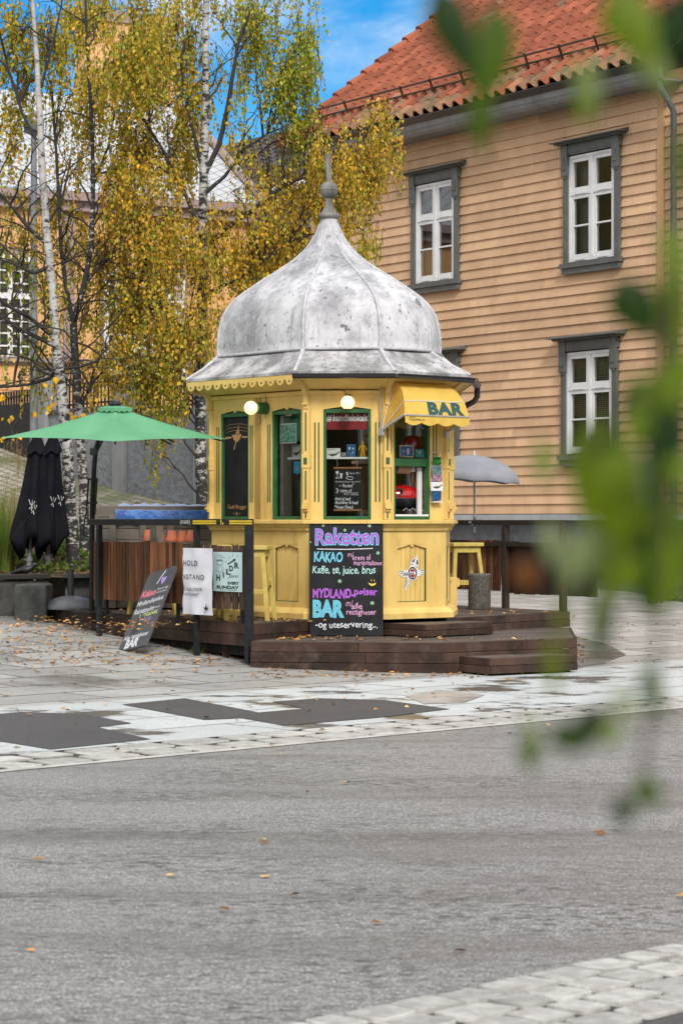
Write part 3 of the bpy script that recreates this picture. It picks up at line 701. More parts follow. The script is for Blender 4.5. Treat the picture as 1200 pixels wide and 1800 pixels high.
# dark roofed building in the middle
m_dtile = M('dark_tile', (.075, .062, .058), .6, (.05, .042, .04), 3, isl=.3)
dH = Vector((-.55, .835, 0)); bH = Vector((.835, .55, 0))
rgp = P(560, 222, 60)
mid = thing('dark_roofed_building', 'pale building under a dark tiled roof between the slate roof and red roof', 'building', (rgp.x, rgp.y, 0))
g = G(); e0 = rgp - bH * 4.2 + Vector((0, 0, -3.3))
nrow, ncol = 22, 60
for j in range(nrow):
    for i in range(ncol):
        t0 = -6 + i * .35; 
        def rpt(t, f, h): return e0 + dH * t + (rgp - e0) * f + Vector((-.3 * h, -.2 * h, h))
        f0 = j / nrow; f1 = (j + 1.1) / nrow
        pr = [(0, .02), (.1, .07), (.2, .05), (.28, 0), (.35, .02)]
        g.loops([[rpt(t0 + p, f0, h + .045) for p, h in pr], [rpt(t0 + p, f1, h) for p, h in pr]], True, False)
        g.loops([[rpt(t0 + p, f0, h) for p, h in pr], [rpt(t0 + p, f0, h + .045) for p, h in pr]], False, False)
rf = g.build('roof', m_dtile, mid, recalc=False)
g = G(); q0 = e0 - dH * 6.2; q1 = e0 + dH * 15.2
for a, b in ((0, 0),):
    pts = [q0 + bH * .4, q1 + bH * .4, q1 + bH * 8, q0 + bH * 8]
    g.prism([(p.x, p.y) for p in pts], 0, e0.z - .05)
g.build('wall', M('pale_wall', (.42, .36, .32), .7), mid)
g = G(); g.beam(q0 + Vector((0, 0, -.02)), q1 + Vector((0, 0, -.02)), .25, .2); g.beam(rgp - dH * 6.1, rgp + dH * 15.1, .22, .16); g.build('eaves_board', m_casing, rf)
# plane of the roof for the skylights
xax = -dH; zax = (rgp - e0).normalized(); MR = frame(e0, xax, zax)
for (u0, v0, u1, v1) in ((462, 352, 500, 318), (503, 338, 536, 318)):
    x0, z0 = on(MR, u0, v0, -.12); x1, z1 = on(MR, u1, v1, -.12)
    g = G(MR); g.box(min(x0, x1), max(x0, x1), -.16, -.1, min(z0, z1), max(z0, z1)); sk = g.build('skylight', m_white, rf)
    g = G(MR); g.box(min(x0, x1) + .12, max(x0, x1) - .12, -.165, -.161, min(z0, z1) + .12, max(z0, z1) - .12); g.build('pane', M('sky_pane', (.55, .58, .62), .1), sk)

# ------------------------------------------------------------------ retaining wall, ramp, fence
W0 = Vector((-1.75, 35.3, 0)); Wd = Vector((-.532, .847, 0)); MWl = frame(W0, -Wd)     # local x = -t
def ramp_z(t): return 1.66 + .09 * t + .006 * t * t
Wn = Vector((-.847, -.532, 0))
g = G(); vs = []; nt_, nn = 24, 10
for i in range(nt_ + 1):
    t = -3 + 15 * i / nt_
    for j in range(nn + 1):
        q = j / nn * 5.2; p = W0 + Wd * t + Wn * (q - .2); z = ramp_z(max(t, -1.5)) - .17 * q
        vs.append((p.x, p.y, z))
g.add(vs, [(i * (nn + 1) + j, i * (nn + 1) + j + 1, (i + 1) * (nn + 1) + j + 1, (i + 1) * (nn + 1) + j) for i in range(nt_) for j in range(nn)], True)
struct(g, 'ramp_path', m_ramp, recalc=False)
rw = thing('retaining_wall', 'rough grey rendered retaining wall with smooth pillars behind the green umbrella', 'wall', W0)
g = G(MWl); g.box(-3.0, 1.6, 0, .3, 0, 3.12); g.box(-5.85, -3.45, 0, .3, 0, 3.28); g.build('render_panel', m_render, rw)
for t, top in ((.55, 3.5), (3.22, 3.61), (6.05, 4.03)):
    g = G(MWl); g.box(-t - .19, -t + .19, -.07, .36, 0, top); pl = g.build('pillar', m_pil, rw, bevel=.015)
    g = G(MWl); g.box(-t - .22, -t + .22, -.1, .4, top, top + .06); g.build('pillar_cap', m_conc, pl)
g = G(MWl); g.box(-3.0, 1.6, -.03, .33, 3.12, 3.18); g.box(-5.85, -3.45, -.03, .33, 3.28, 3.34); g.build('coping', m_conc, rw)
def iron(name, label, t0, t1, z0, z1, sp, passage_dark=None, r=.012):
    f = thing(name, label, 'fence' if 'fence' in name else 'gate', W0 + Wd * t0 + Vector((0, 0, z0)))
    g = G(MWl)
    for z in (z0 + .06, z1 - .12): g.box(-t1, -t0, .13, .17, z, z + .03)
    g.build('rail', m_black, f)
    g = G(MWl)
    for i in range(int((t1 - t0) / sp) + 1):
        x = -t0 - i * sp; g.box(x - r, x + r, .138, .162, z0, z1)
    g.build('bars', m_black, f)
    if passage_dark:
        g = G(MWl); g.box(-t1, -t0, .135, .165, *passage_dark); g.build('panel', m_black, f)  # black sheet put in for the darkness of the passage behind the gate
iron('iron_fence', 'short black iron fence on the wall behind the birch leaves', .76, 3.02, 3.18, 3.72, .13)
iron('iron_fence', 'black iron fence on the wall between the two left pillars', 3.43, 5.84, 3.34, 3.85, .13)
iron('iron_gate', 'black iron gate at the far left above the ramp', 6.26, 10.2, 2.55, 3.75, .11, (2.62, 3.52), .02)
lp = thing('lamp_post', 'slim grey lamp post in front of the apricot building', 'lamp post', P(60, 800, 39.0))
g = G(); b_ = P(60, 800, 39.0); g.tube([b_ + Vector((0, 0, -.6)), b_ + Vector((0, 0, 2.2)), b_ + Vector((.0, 0, 5.2))], [.065, .06, .045], 12); g.build('pole', m_zincg, lp)
g = G(); g.lathe([(.02, 5.0), (.05, 5.16), (.16, 5.2), (.17, 5.42), (.05, 5.55), (0, 5.57)], 14, b_); g.build('lantern', m_zincg, lp)

# unseen slope added behind the camera: cuts low sky light, darkens what windows mirror
m_addslope = M('added_slope_wood', (.05, .055, .02), .9, (.09, .06, .02), .35, bump=1.0, bs=1.2, spec=.1)
g = G(); nA, nR = 90, 8; vs = []
for i in range(nA + 1):
    a = R(112 + 288 * i / nA)
    for j in range(nR + 1):
        f = j / nR; rr = 46 + 30 * f + 6 * mnoise.noise(Vector((i * .3, j * .9, 2))); z = -1 + 17 * f ** .6 + (3.5 * mnoise.noise(Vector((i * .45, j * .5, 9))) if j else 0)
        vs.append((rr * math.cos(a), rr * math.sin(a) + 6, z))
g.add(vs, [(i * (nR + 1) + j, i * (nR + 1) + j + 1, (i + 1) * (nR + 1) + j + 1, (i + 1) * (nR + 1) + j) for i in range(nA) for j in range(nR)], True)
struct(g, 'added_slope', m_addslope, recalc=False)
# ------------------------------------------------------------------ lettering
_gl = {}
def glyph(ch, bold=0.0):
    k = (ch, bold)
    if k in _gl: return _gl[k]
    def mesh(s, bo):
        cu = bpy.data.curves.new('t', 'FONT'); cu.body = s; cu.offset = bo; cu.resolution_u = 3
        o = bpy.data.objects.new('t', cu); me = bpy.data.meshes.new_from_object(o)
        vs = [tuple(v.co)[:2] for v in me.vertices]; fs = [list(p.vertices) for p in me.polygons]
        bpy.data.objects.remove(o); bpy.data.meshes.remove(me); bpy.data.curves.remove(cu); return vs, fs
    w2 = max(v[0] for v in mesh('HH', 0)[0])
    if ch == ' ': r = ([], [], .28)
    else:
        vs, fs = mesh(ch, bold); adv = max(v[0] for v in mesh('H' + ch + 'H', 0)[0]) - w2
        r = (vs, fs, adv)
    _gl[k] = r; return r
CAP = .682
def text(g, s, x, z, h, y=-.002, width=None, bold=0.0, shear=0.0, jit=0.0, sp=0.0, rot=0.0, seed=0, sx=1.0):
    """letters with their baseline starting at x, z; h is the capital height"""
    rg = random.Random(seed + len(s)); k = h / CAP; pen = 0; out = []
    for ch in s:
        vs, fs, adv = glyph(ch, bold)
        dz = rg.uniform(-jit, jit); a = rg.uniform(-jit, jit) * 1.2; sc = 1 + rg.uniform(-jit, jit)
        pv = []
        for vx, vz in vs:
            vx, vz = vx * sc, vz * sc
            vx, vz = vx * math.cos(a) - vz * math.sin(a), vx * math.sin(a) + vz * math.cos(a)
            pv.append((pen + vx + shear * vz, vz + dz))
        out.append((pv, fs)); pen += adv + sp
    pen -= sp
    fx = k * sx if width is None else width / max(pen, 1e-3)
    cr_, sr = math.cos(rot), math.sin(rot)
    for pv, fs in out:
        if pv: g.add([(x + (px * fx) * cr_ - pz * k * sr, y, z + (px * fx) * sr + pz * k * cr_) for px, pz in pv], fs)
def stroke(g, pts, w, y=-.002):
    """flat brush line through x,z points"""
    n = len(pts); vs = []
    for i, (x, z) in enumerate(pts):
        a = pts[max(i - 1, 0)]; b = pts[min(i + 1, n - 1)]; dx, dz = b[0] - a[0], b[1] - a[1]; l = math.hypot(dx, dz) or 1
        vs += [(x - dz / l * w / 2, y, z + dx / l * w / 2), (x + dz / l * w / 2, y, z - dx / l * w / 2)]
    g.add(vs, [(2 * i, 2 * i + 1, 2 * i + 3, 2 * i + 2) for i in range(n - 1)])
def disc(g, x, z, r, y=-.002, n=16, rz=None, a0=0, a1=2 * math.pi):
    g.add([(x + r * math.cos(a0 + (a1 - a0) * k / n), y, z + (rz or r) * math.sin(a0 + (a1 - a0) * k / n)) for k in range(n + (a1 - a0 < 6.2))], [tuple(range(n + (a1 - a0 < 6.2)))])
def poly(g, pts, y=-.002): g.add([(a, y, b) for a, b in pts], [tuple(range(len(pts)))])
def chalk(name, c): return M(name, c, .9, tuple(x * .75 for x in c), 60)
m_cp = chalk('purple_chalk', (.42, .12, .60)); m_cb = chalk('blue_chalk', (.16, .52, .68)); m_cpk = chalk('pink_chalk', (.66, .36, .58)); m_cmint = chalk('mint_chalk', (.46, .74, .70))
m_cg = chalk('green_chalk', (.34, .62, .38)); m_cw = chalk('white_chalk', (.72, .74, .80)); m_cy = chalk('yellow_chalk', (.85, .66, .08)); m_cr = chalk('red_chalk', (.80, .22, .28)); m_cl = chalk('lime_chalk', (.62, .70, .30))
m_gold = M('gold_paint', (.42, .24, .09), .5, (.34, .18, .06), 20)
m_ygl = M('sticker_yellow', (.72, .52, .03), .5)

# ------------------------------------------------------------------ kiosk
A = R(5.5); s1, s2 = .82, 1.66
def hd(a): return Vector((math.cos(a), math.sin(a)))
V = [None] * 8
V[1] = Vector((-.353, 25.0)); V[0] = V[1] - hd(-A - R(45)) * s2
V[2] = V[1] + hd(-A) * s1; V[3] = V[2] + hd(-A + R(45)) * s1; V[4] = V[3] + hd(-A + R(90)) * s1
KC = (V[0] + V[4]) / 2
for i in (1, 2, 3): V[i + 4] = 2 * KC - V[i]
KCz = .49
kiosk = thing('kiosk', 'small yellow octagonal kiosk with white onion dome and green trim', 'kiosk', (KC.x, KC.y, KCz))
def off(o, pl=None):
    pl = pl or V; n = len(pl); out = []
    for i in range(n):
        a = (pl[i] - pl[i - 1]).normalized(); b = (pl[(i + 1) % n] - pl[i]).normalized()
        na = Vector((a.y, -a.x)); nb = Vector((b.y, -b.x)); m = (na + nb).normalized(); out.append(pl[i] + m * (o / m.dot(na)))
    return out
def ring(o, z, pl=None): return [(p.x, p.y, z) for p in off(o, pl)]
FR = [frame((V[i].x, V[i].y, 0), (V[(i + 1) % 8] - V[i]).to_3d()) for i in range(8)]
FL_ = [(V[(i + 1) % 8] - V[i]).length for i in range(8)]
ZS, ZT, ZF = 1.515, 2.69, 2.84                # window foot, window head, frieze top
WH = .247
# window positions on each face
wx = {i: [FL_[i] / 2] for i in range(8)}
wx[0] = [on(FR[0], 412.5, 815)[0], on(FR[0], 503.5, 815)[0]]; wx[4] = [s2 * .25, s2 * .75]
wx[1] = [on(FR[1], 610, 815)[0]]; wx[2] = [on(FR[2], 724, 830)[0]]
print('wx', wx, FL_)
g = G()
for i in range(8):
    g.M = FR[i]; W = FL_[i]; T = .055
    up = [(x - WH, x + WH, ZS, ZT) for x in wx[i]]; low = [(x - .20, x + .20, .66, 1.26) for x in wx[i]]
    holed(g, 0, W, .56, 2.86, 0, T, up + low)
    for x in wx[i]:                            # carved heads: shallow gable with a drop in the middle
        for z, h, ww in ((ZT, .035, WH), (1.26, .045, .20)):
            g.slab([(x - ww, z - .0), (x - ww, z - h), (x - .03, z - .004), (x - .012, z - .026), (x + .012, z - .026), (x + .03, z - .004), (x + ww, z - h), (x + ww, z)], .002, .03)
        if i == 0: g.box(FL_[0] / 2 - .045, FL_[0] / 2 + .045, -.012, -.0, 1.535, ZF)
    n = 6
    for x in wx[i]:                            # plank panels
        for k in range(n):
            g.box(x - .20 + .4 * k / n + .003, x - .20 + .4 * (k + 1) / n - .003, .026, .045, .66, 1.26)
g.build('wall', m_yellow, kiosk)
for i in range(8):
    g = G(FR[i])
    for x in wx[i]:
        for a in (x - .2005, x + .1915): g.box(a, a + .009, .012, .0255, .655, 1.265)
        g.box(x - .2, x + .2, .014, .0255, .655, .668); g.box(x - .2, x + .2, .031, .0325, 1.2, 1.26)
        for dx in (-.335, -.295, .295, .335) if i != 0 else (-.315, -.280, .280, .315):
            if 0.03 < x + dx < FL_[i] - .03: g.box(x + dx - .0075, x + dx + .0075, -.003, .01, 1.70, 2.52)
    g.build('green_grooves', m_groove, kiosk)
g = G()
def band(o0, z0, o1, z1, o2=None): g.loops([ring(o0, z0), ring(o1, z1)], False)
for prof in ([(.0, .49), (.085, .49), (.085, .545), (.055, .575), (.02, .60), (.0, .60)], [(.0, 1.40), (.02, 1.40), (.03, 1.43), (.055, 1.455), (.055, 1.47), (.085, 1.475), (.085, 1.505), (.05, 1.514), (-.0, 1.514)], [(.0, 2.80), (.025, 2.81), (.03, 2.845), (.0, 2.86)]):
    g.loops([ring(o, z) for o, z in prof], False)
g.build('moulding', m_yellow, kiosk)
g = G(); g.loops([ring(o, z) for o, z in ((.02, 2.862), (.06, 2.885), (.064, 2.881), (.12, 2.925), (.124, 2.921), (.18, 2.965), (.184, 2.961), (.25, 3.005))], False)
g.build('soffit', m_yellow, kiosk)
# corner pilasters with brackets
for i in range(8):
    mdir = (off(1)[i] - V[i]).normalized(); tang = Vector((-mdir.y, mdir.x)); FM = frame((V[i].x, V[i].y, 0), tang.to_3d())
    if (FM.to_3x3() @ Vector((0, 1, 0))).xy.dot(mdir) > 0: FM = frame((V[i].x, V[i].y, 0), (-tang).to_3d())
    g = G(FM); hw = .036
    g.box(-hw, hw, -.035, .03, 1.516, 2.70); g.box(-hw - .008, hw + .008, -.044, .03, 2.05, 2.19); g.box(-hw * .8, hw * .8, -.07, .0, 2.701, 2.72)
    for z0, z1, d in ((1.60, 1.625, .055), (1.625, 1.65, .075), (1.65, 1.68, .06), (1.68, 1.70, .045)): g.box(-hw * .9, hw * .9, -d, .0, z0, z1)
    pr = [(0, 2.66), (-.045, 2.66), (-.05, 2.72), (-.055, 2.80), (-.09, 2.87), (-.17, 2.93), (-.255, 2.985), (-.255, 3.005), (0, 3.0)]
    vs = [(-.026, y, z) for y, z in pr] + [(.026, y, z) for y, z in pr]; m_ = len(pr)
    g.add(vs, [tuple(range(m_)), tuple(range(m_, 2 * m_))[::-1]] + [(k, k + m_, (k + 1) % m_ + m_, (k + 1) % m_) for k in range(m_)])
    p = g.build('pilaster', m_yellow, kiosk, bevel=.003)
    g = G(FM)
    for z0, z1 in ((1.53, 1.59), (1.725, 2.02), (2.225, 2.62)): g.box(-.008, .008, -.0375, -.034, z0, z1)
    g.box(-.02, .02, -.047, -.043, 2.085, 2.155); g.build('green_groove', m_groove, p)
# windows
m_kglass = glass('kiosk_glass', (.90, .92, .90), .06)
m_inner = M('inner_frame', (.34, .31, .29), .6)
for i in range(8):
    for k, x in enumerate(wx[i]):
        g = G(FR[i]); a, b = x - WH, x + WH; opn = (i == 2)
        for p, q, c, d in ((a, a + .028, ZS, ZT - .035), (b - .028, b, ZS, ZT - .035), (a + .028, b - .028, ZS, ZS + .034)): g.box(p, q, .006, .06, c, d)
        g.slab([(a, ZT - .034), (b, ZT - .034), (b, ZT - .001), (a, ZT - .001)], .031, .06)
        g.box(a + .028, b - .028, .0061, .0605, ZT - .072, ZT - .0341)
        if opn: g.box(a + .028, b - .028, .012, .07, 2.07, 2.15)
        w = g.build('window', m_green, kiosk, bevel=.003)
        g = G(FR[i])
        if i == 0 and k == 0:
            g.box(a + .03, b - .03, .03, .045, ZS + .036, ZT - .075); pn = g.build('menu_panel', m_board, w)
            g = G(FR[0]); y = .029
            cx_, cz_ = x, ZT - .30
            poly(g, [(cx_ - .2, cz_ + .02), (cx_ - .09, cz_ + .02), (cx_ - .1, cz_), (cx_ - .2, cz_)], y); poly(g, [(cx_ + .09, cz_ + .02), (cx_ + .2, cz_ + .02), (cx_ + .2, cz_), (cx_ + .1, cz_)], y)
            poly(g, [(cx_ - .09, cz_ + .04), (cx_ + .09, cz_ + .04), (cx_ + .05, cz_ - .02), (cx_ - .05, cz_ - .02)], y); disc(g, cx_, cz_, .042, y - .001)
            poly(g, [(cx_ - .03, cz_ + .045), (cx_ + .05, cz_ + .045), (cx_ + .035, cz_ + .10), (cx_ + .03, cz_ + .15), (cx_ + .015, cz_ + .10)], y)
            stroke(g, [(cx_ - .02, cz_ - .04), (cx_ - .05, cz_ - .12)], .014, y)
            for q in range(3): stroke(g, [(cx_ + .19 * math.cos(t_ / 8 * math.pi), cz_ + .055 + .035 * q + .03 * math.sin(t_ / 8 * math.pi)) for t_ in range(9)], .004, y)
            text(g, 'Godt Brygget', x - .165, ZS + .12, .04, y, width=.33, bold=.01, jit=.03); disc(g, x, ZS + .065, .013, y, rz=.02); disc(g, x - .05, ZS + .065, .007, y); disc(g, x + .05, ZS + .065, .007, y)
            g.build('lettering', m_gold, pn, recalc=False)
        else:
            z0, z1 = (2.145, ZT - .07) if opn else (ZS + .03, ZT - .07)
            g.quad((a + .02, .05, z0), (b - .02, .05, z0), (b - .02, .05, z1), (a + .02, .05, z1)); g.build('pane', m_kglass, w, recalc=False)
            if i == 0:
                g = G(FR[i]); g.box(a + .03, a + .085, .085, .2, ZS, ZT - .08); g.build('inner_post', m_inner, w)
            if i in (2,):
                g = G(FR[i]); g.box(b - .10, b - .045, .075, .10, ZS + .02, 2.06); g.box(a + .02, b - .02, .0, .07, ZS + .035, ZS + .055); g.build('inner_frame', m_white, w)
            if i > 2:
                g = G(FR[i]); g.box(a, a + .05, .065, .09, ZS, ZT); g.box(b - .05, b, .065, .09, ZS, ZT); g.box(a + .05, b - .05, .065, .09, 2.1, 2.14); g.build('inner_frame', m_white, w)
# inside
g = G(); q = off(-.07); g.prism([(p.x, p.y) for p in q], .5, .56); g.build('floor', m_brown, kiosk)
g = G(); g.prism([(p.x, p.y) for p in q], 2.78, 2.86); g.build('ceiling', m_brown, kiosk)
g = G()
for i in (1, 2, 3, 6, 7): g.M = FR[i]; g.box(.08, FL_[i] - .08, .075, .36, .60, 1.46)
g.M = FR[0]; g.box(.1, s2 - .1, .075, .36, .6, 1.46)
g.M = FR[5]; g.box(.05, FL_[5] - .05, .075, .30, .6, 2.75); g.M = FR[6]; g.box(.05, FL_[6] - .05, .075, .2, 1.46, 2.75)
g.M = FR[7]; g.box(.05, FL_[7] - .05, .075, .16, 1.46, 2.75)
g.build('counter', m_brown, kiosk)
zsh = on(FR[1], 610, 805, .16)[1]
g = G(FR[1]); g.box(.14, FL_[1] - .14, .085, .24, zsh - .012, zsh + .008); g.build('shelf', m_white, kiosk)
x2 = wx[0][1]; zsh2 = on(FR[0], 503, 806, .16)[1]
g = G(FR[0]); g.box(x2 - WH + .03, x2 + WH, .205, .26, zsh2 - .015, zsh2 + .008); g.box(x2 - WH + .16, x2 + WH, .085, .205, zsh2 - .015, zsh2 + .008); g.build('shelf', m_white, kiosk)
# roof skirt, dome, finial
def dom(o=0):
    pts = [Vector(((u - CX) * y / F, y)) for u, y in ((385, 26.3), (533, 25.13), (668, 25.03), (754, 25.46))]
    c = Vector((-.135, 26.27)); return pts + [2 * c - p for p in pts], c
DP, DC = dom()
g = G(); E0 = ring(.262, 3.005); E1 = ring(.262, 3.035)
g.loops([ring(.2, 3.004), E0, E1], False)
mid_ = [tuple(Vector(E1[i]).lerp(Vector((DP[i].x, DP[i].y, 3.285)), .5) - Vector((0, 0, .014))) for i in range(8)]
nseg = 8
def subd(rg): return [tuple(Vector(rg[i]).lerp(Vector(rg[(i + 1) % 8]), k / nseg)) for i in range(8) for k in range(nseg)]
g.loops([subd(E1), subd(mid_), subd([(p.x, p.y, 3.287) for p in DP])], False)
sk = g.build('roof_skirt', m_zinc2, kiosk)
for i in range(8):
    g = G(); g.tube([Vector(E1[i]) + Vector((0, 0, -.008)), Vector(mid_[i]) + Vector((0, 0, -.008)), Vector((DP[i].x, DP[i].y, 3.285))], [.02, .024, .03], 6); g.build('hip_seam', m_rib, sk)
PROF = [(3.285, 1.015), (3.30, 1.0), (3.38, 1.006), (3.47, 1.004), (3.56, .995), (3.64, .982), (3.72, .962), (3.79, .93), (3.855, .888), (3.92, .833), (3.99, .755), (4.05, .682), (4.12, .595), (4.19, .498), (4.256, .415), (4.32, .335), (4.393, .263), (4.46, .206), (4.535, .162), (4.60, .128), (4.67, .101), (4.73, .085), (4.79, .074)]
def dring(z, t, ns=8, dr=0.0):
    out = []; k = max(0, min(1, (z - 4.0) / .75)); k = k * k * (3 - 2 * k)
    for i in range(8):
        a, b = DP[i] - DC, DP[(i + 1) % 8] - DC
        for q in range(ns):
            f = q / ns; p = a.lerp(b, f); bulge = 1 + .02 * (1 - (2 * f - 1) ** 2); p = p * bulge
            c = p.normalized() * 1.2; p = p.lerp(c, k * .85); p = p * t + p.normalized() * dr; out.append((DC.x + p.x, DC.y + p.y, z))
    return out
g = G(); nsd = 8
rings = [dring(z, t, nsd) for z, t in PROF]
for i in range(8):
    seg = [[r[(i * nsd + q) % (8 * nsd)] for q in range(nsd + 1)] for r in rings]; g.loops(seg, True, False)
dome = g.build('dome', m_zinc, kiosk, recalc=False)
for i in range(8):
    g = G(); pts = [Vector(r[i * nsd]) for r in rings[:-1]]; rad = [.010 + .012 * min(1, t) for z, t in PROF[:-1]]
    g.tube(pts, rad, 6); g.build('rib', m_rib, dome)
g = G(); g.loops([[(x, y, z + dz) for x, y, z in dring(3.285, 1.02 + do, nsd)] for dz, do in ((-.01, .0), (.0, .012), (.014, .012), (.02, 0))], False); g.build('base_bead', m_rib, dome)
cz = (DC.x, DC.y, 0)
g = G(); g.lathe([(.085, 4.76), (.088, 4.78), (.118, 4.795), (.122, 4.815), (.112, 4.835), (.085, 4.85), (.066, 4.88), (.05, 4.93), (.042, 4.985), (.045, 5.0), (.04, 5.005)], 20, cz)
g.ball((DC.x, DC.y, 5.095), .1, 10, (1, 1, .98)); g.lathe([(.1005, 5.09), (.103, 5.093), (.103, 5.1), (.1005, 5.104)], 24, cz)
TM = Matrix.Translation((DC.x, DC.y, 5.18)) @ Matrix.Rotation(R(-3), 4, 'Y') @ Matrix.Rotation(R(12), 4, 'Z')
g.box(-.028, .028, -.024, .024, -.02, .31, TM)
g.build('finial', m_finial, kiosk)
# scalloped eaves board on the open sides, gutter on the street sides
for i in (7, 0, 5, 6):
    a, b = off(.25)[i], off(.25)[(i + 1) % 8]; FM = frame((a.x, a.y, 0), (b - a).to_3d()); W = (b - a).length; n = max(4, round(W / .15)); p = W / n; g = G(FM)
    zt_, zb_ = 3.003, 2.955; top = [(0, zt_)]; bot = []
    for k in range(n):
        c = (k + .5) * p
        bot += [(k * p + .006, zb_)] + [(c - .058 * math.cos(math.pi * q / 8), zb_ - .055 * math.sin(math.pi * q / 8)) for q in range(9)]
    bot += [(W, zb_)]
    for q in range(len(bot) - 1):
        (x0, z0), (x1, z1) = bot[q], bot[q + 1]
        if x1 - x0 < 1e-4: continue
        g.slab([(x0, z0), (x1, z1), (x1, zt_), (x0, zt_)], -.008, .008)
    ev = g.build('eaves_board', m_yellow, kiosk)
    g = G(FM)
    for k in range(n): disc(g, (k + .5) * p, zb_ - .018, .012, -.0095, 10)
    g.build('drilled_holes', m_black2, ev, recalc=False)
g = G(); pts = []
ge = off(.30)
a = Vector((*off(.29)[1], 3.0)); a2 = Vector((*off(.29)[2], 2.995)); a3 = Vector((*off(.29)[3], 2.985)); a4 = Vector((*off(.29)[4], 2.975))
def halfgut(a, b):
    d = (b - a).normalized(); n_ = Vector((d.y, -d.x, 0)); r = .042
    prof = [(n_ * (r * math.cos(t)) + Vector((0, 0, r * math.sin(t)))) for t in [math.pi + math.pi * k / 10 for k in range(11)]]
    prof2 = [p * .88 for p in prof][::-1]; pf = prof + prof2
    g.loops([[a + p for p in pf], [b + p for p in pf]], False); g.add([a + p for p in pf], [tuple(range(len(pf)))]); g.add([b + p for p in pf], [tuple(range(len(pf)))])
    g.beam(a + n_ * .042 + Vector((0, 0, .003)), b + n_ * .042 + Vector((0, 0, .003)), .012, .012)
halfgut(a, a2); halfgut(a2, a3); halfgut(a3, a4)
g.build('gutter', m_gutter, kiosk)
e4 = a4.copy(); ce = Vector((*V[4], 0)); g = G()
g.tube([e4 + Vector((0, -.04, -.02)), e4 + Vector((0, -.04, -.12)), e4 + Vector((-.03, -.03, -.17)), Vector((ce.x + .08, ce.y + .1, 2.70)), Vector((ce.x + .0, ce.y + .22, 2.60)), Vector((ce.x - .03, ce.y + .25, .6))], [.034, .034, .032, .03, .03, .03], 10)
g.build('downpipe', m_gutter, kiosk)
# round lamps
m_lamp = M('lit_globe', (.8, .7, .5), .25); _b = m_lamp.node_tree.nodes['Principled BSDF']; _b.inputs['Emission Color'].default_value = (1, .68, .28, 1); _b.inputs['Emission Strength'].default_value = .8
for u, v, i, dep in ((441, 717, 0, -.20), (611, 708, 1, -.16)):
    x, z = on(FR[i], u, v, dep)
    g = G(FR[i]); g.ball((x, dep, z), .072, 12); lm = g.build('lamp', m_lamp, kiosk)
    g = G(FR[i])
    if i == 0: g.tube([(x + .0, -.135, z + .0), (x, -.0, z + .0)], [.062, .066], 16); g.tube([(x + .02, -.01, z + .05), (x + .03, -.03, z + .15)], .004, 6)
    else: g.tube([(x, -.0, z + .07), (x, -.16, z + .07)], .02, 8); g.tube([(x - .02, -.15, z + .07), (x - .03, -.10, z + .13), (x - .12, -.03, z + .145), (x - .3, -.02, z + .14)], .005, 6); g.lathe([(.05, -.075), (.055, -.068), (.02, -.055)], 14, (x, dep, z))
    g.build('mount', m_green if i == 0 else m_brown, lm)
# awning
MA = FR[2]; ax0, ax1 = -.085, .80
def oz(v, o, u): return on(MA, u, v, -o)[1]
ap = [(.03, 2.93), (.10, 2.935), (.20, 2.90), (.28, 2.83), (.345, 2.73), (.385, 2.585)]
def rnd(ap, inset): return ap
g = G(MA); nx = 14; rows_ = []
for o, z in ap:
    k = max(0, min(1, (2.93 - z) / .34)); sh = .10 * (1 - k) ** 1.5
    rows_.append([(ax0 + sh + (ax1 - ax0 - 2 * sh) * q / nx, -o, z - .004 * math.sin(q / nx * math.pi * 6)) for q in range(nx + 1)])
g.loops(rows_, True, False)
aw = g.build('awning', m_awn, kiosk, recalc=False)
hp = (.02, 2.43)
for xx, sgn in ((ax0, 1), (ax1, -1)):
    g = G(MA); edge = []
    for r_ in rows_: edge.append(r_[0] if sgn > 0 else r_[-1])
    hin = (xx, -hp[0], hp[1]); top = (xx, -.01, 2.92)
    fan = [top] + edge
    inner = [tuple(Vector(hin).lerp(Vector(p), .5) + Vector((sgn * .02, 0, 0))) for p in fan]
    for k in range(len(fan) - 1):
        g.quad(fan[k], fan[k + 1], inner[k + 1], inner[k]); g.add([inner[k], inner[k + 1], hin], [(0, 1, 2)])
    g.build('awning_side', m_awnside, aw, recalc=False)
g = G(MA)                                      # valance with waves
top = []; bot = []; nv = 40
for q in range(nv + 1):
    x = ax0 + (ax1 - ax0) * q / nv; top.append((x, -.387, 2.58)); wv = abs(math.sin((x - ax0) / (ax1 - ax0) * math.pi * 4.0))
    bot.append((x, -.392 - .004 * math.sin(q), 2.58 - .075 - .028 * wv))
g.loops([bot, top], True, False); g.build('valance', m_awn, aw, recalc=False)
g = G(MA)
for (o, z) in (ap[-1],): g.beam((ax0, -o - .004, z - .004), (ax1, -o - .004, z - .004), .014, .014)
for xx in (ax0, ax1):
    e = rows_[-1][0 if xx == ax0 else -1]; g.beam((xx, -hp[0], hp[1]), e, .026, .018); g.box(xx - .018, xx + .018, -.05, .0, hp[1] - .05, hp[1] + .03)
    g.beam((xx, -.008, hp[1]), (xx, -.008, 2.9), .014, .014)
g.build('awning_frame', m_alu, aw)
g = G(MA)
for k in (1, 4): g.tube([Vector(p) + Vector((0, -.002, .002)) for p in rows_[k]], .0045, 5)
for xx, idx in ((ax0, 0), (ax1, -1)):
    for k in (1, 4): g.tube([(xx, -hp[0], hp[1]), rows_[k][idx]], .004, 5)
g.build('awning_piping', m_white, aw)
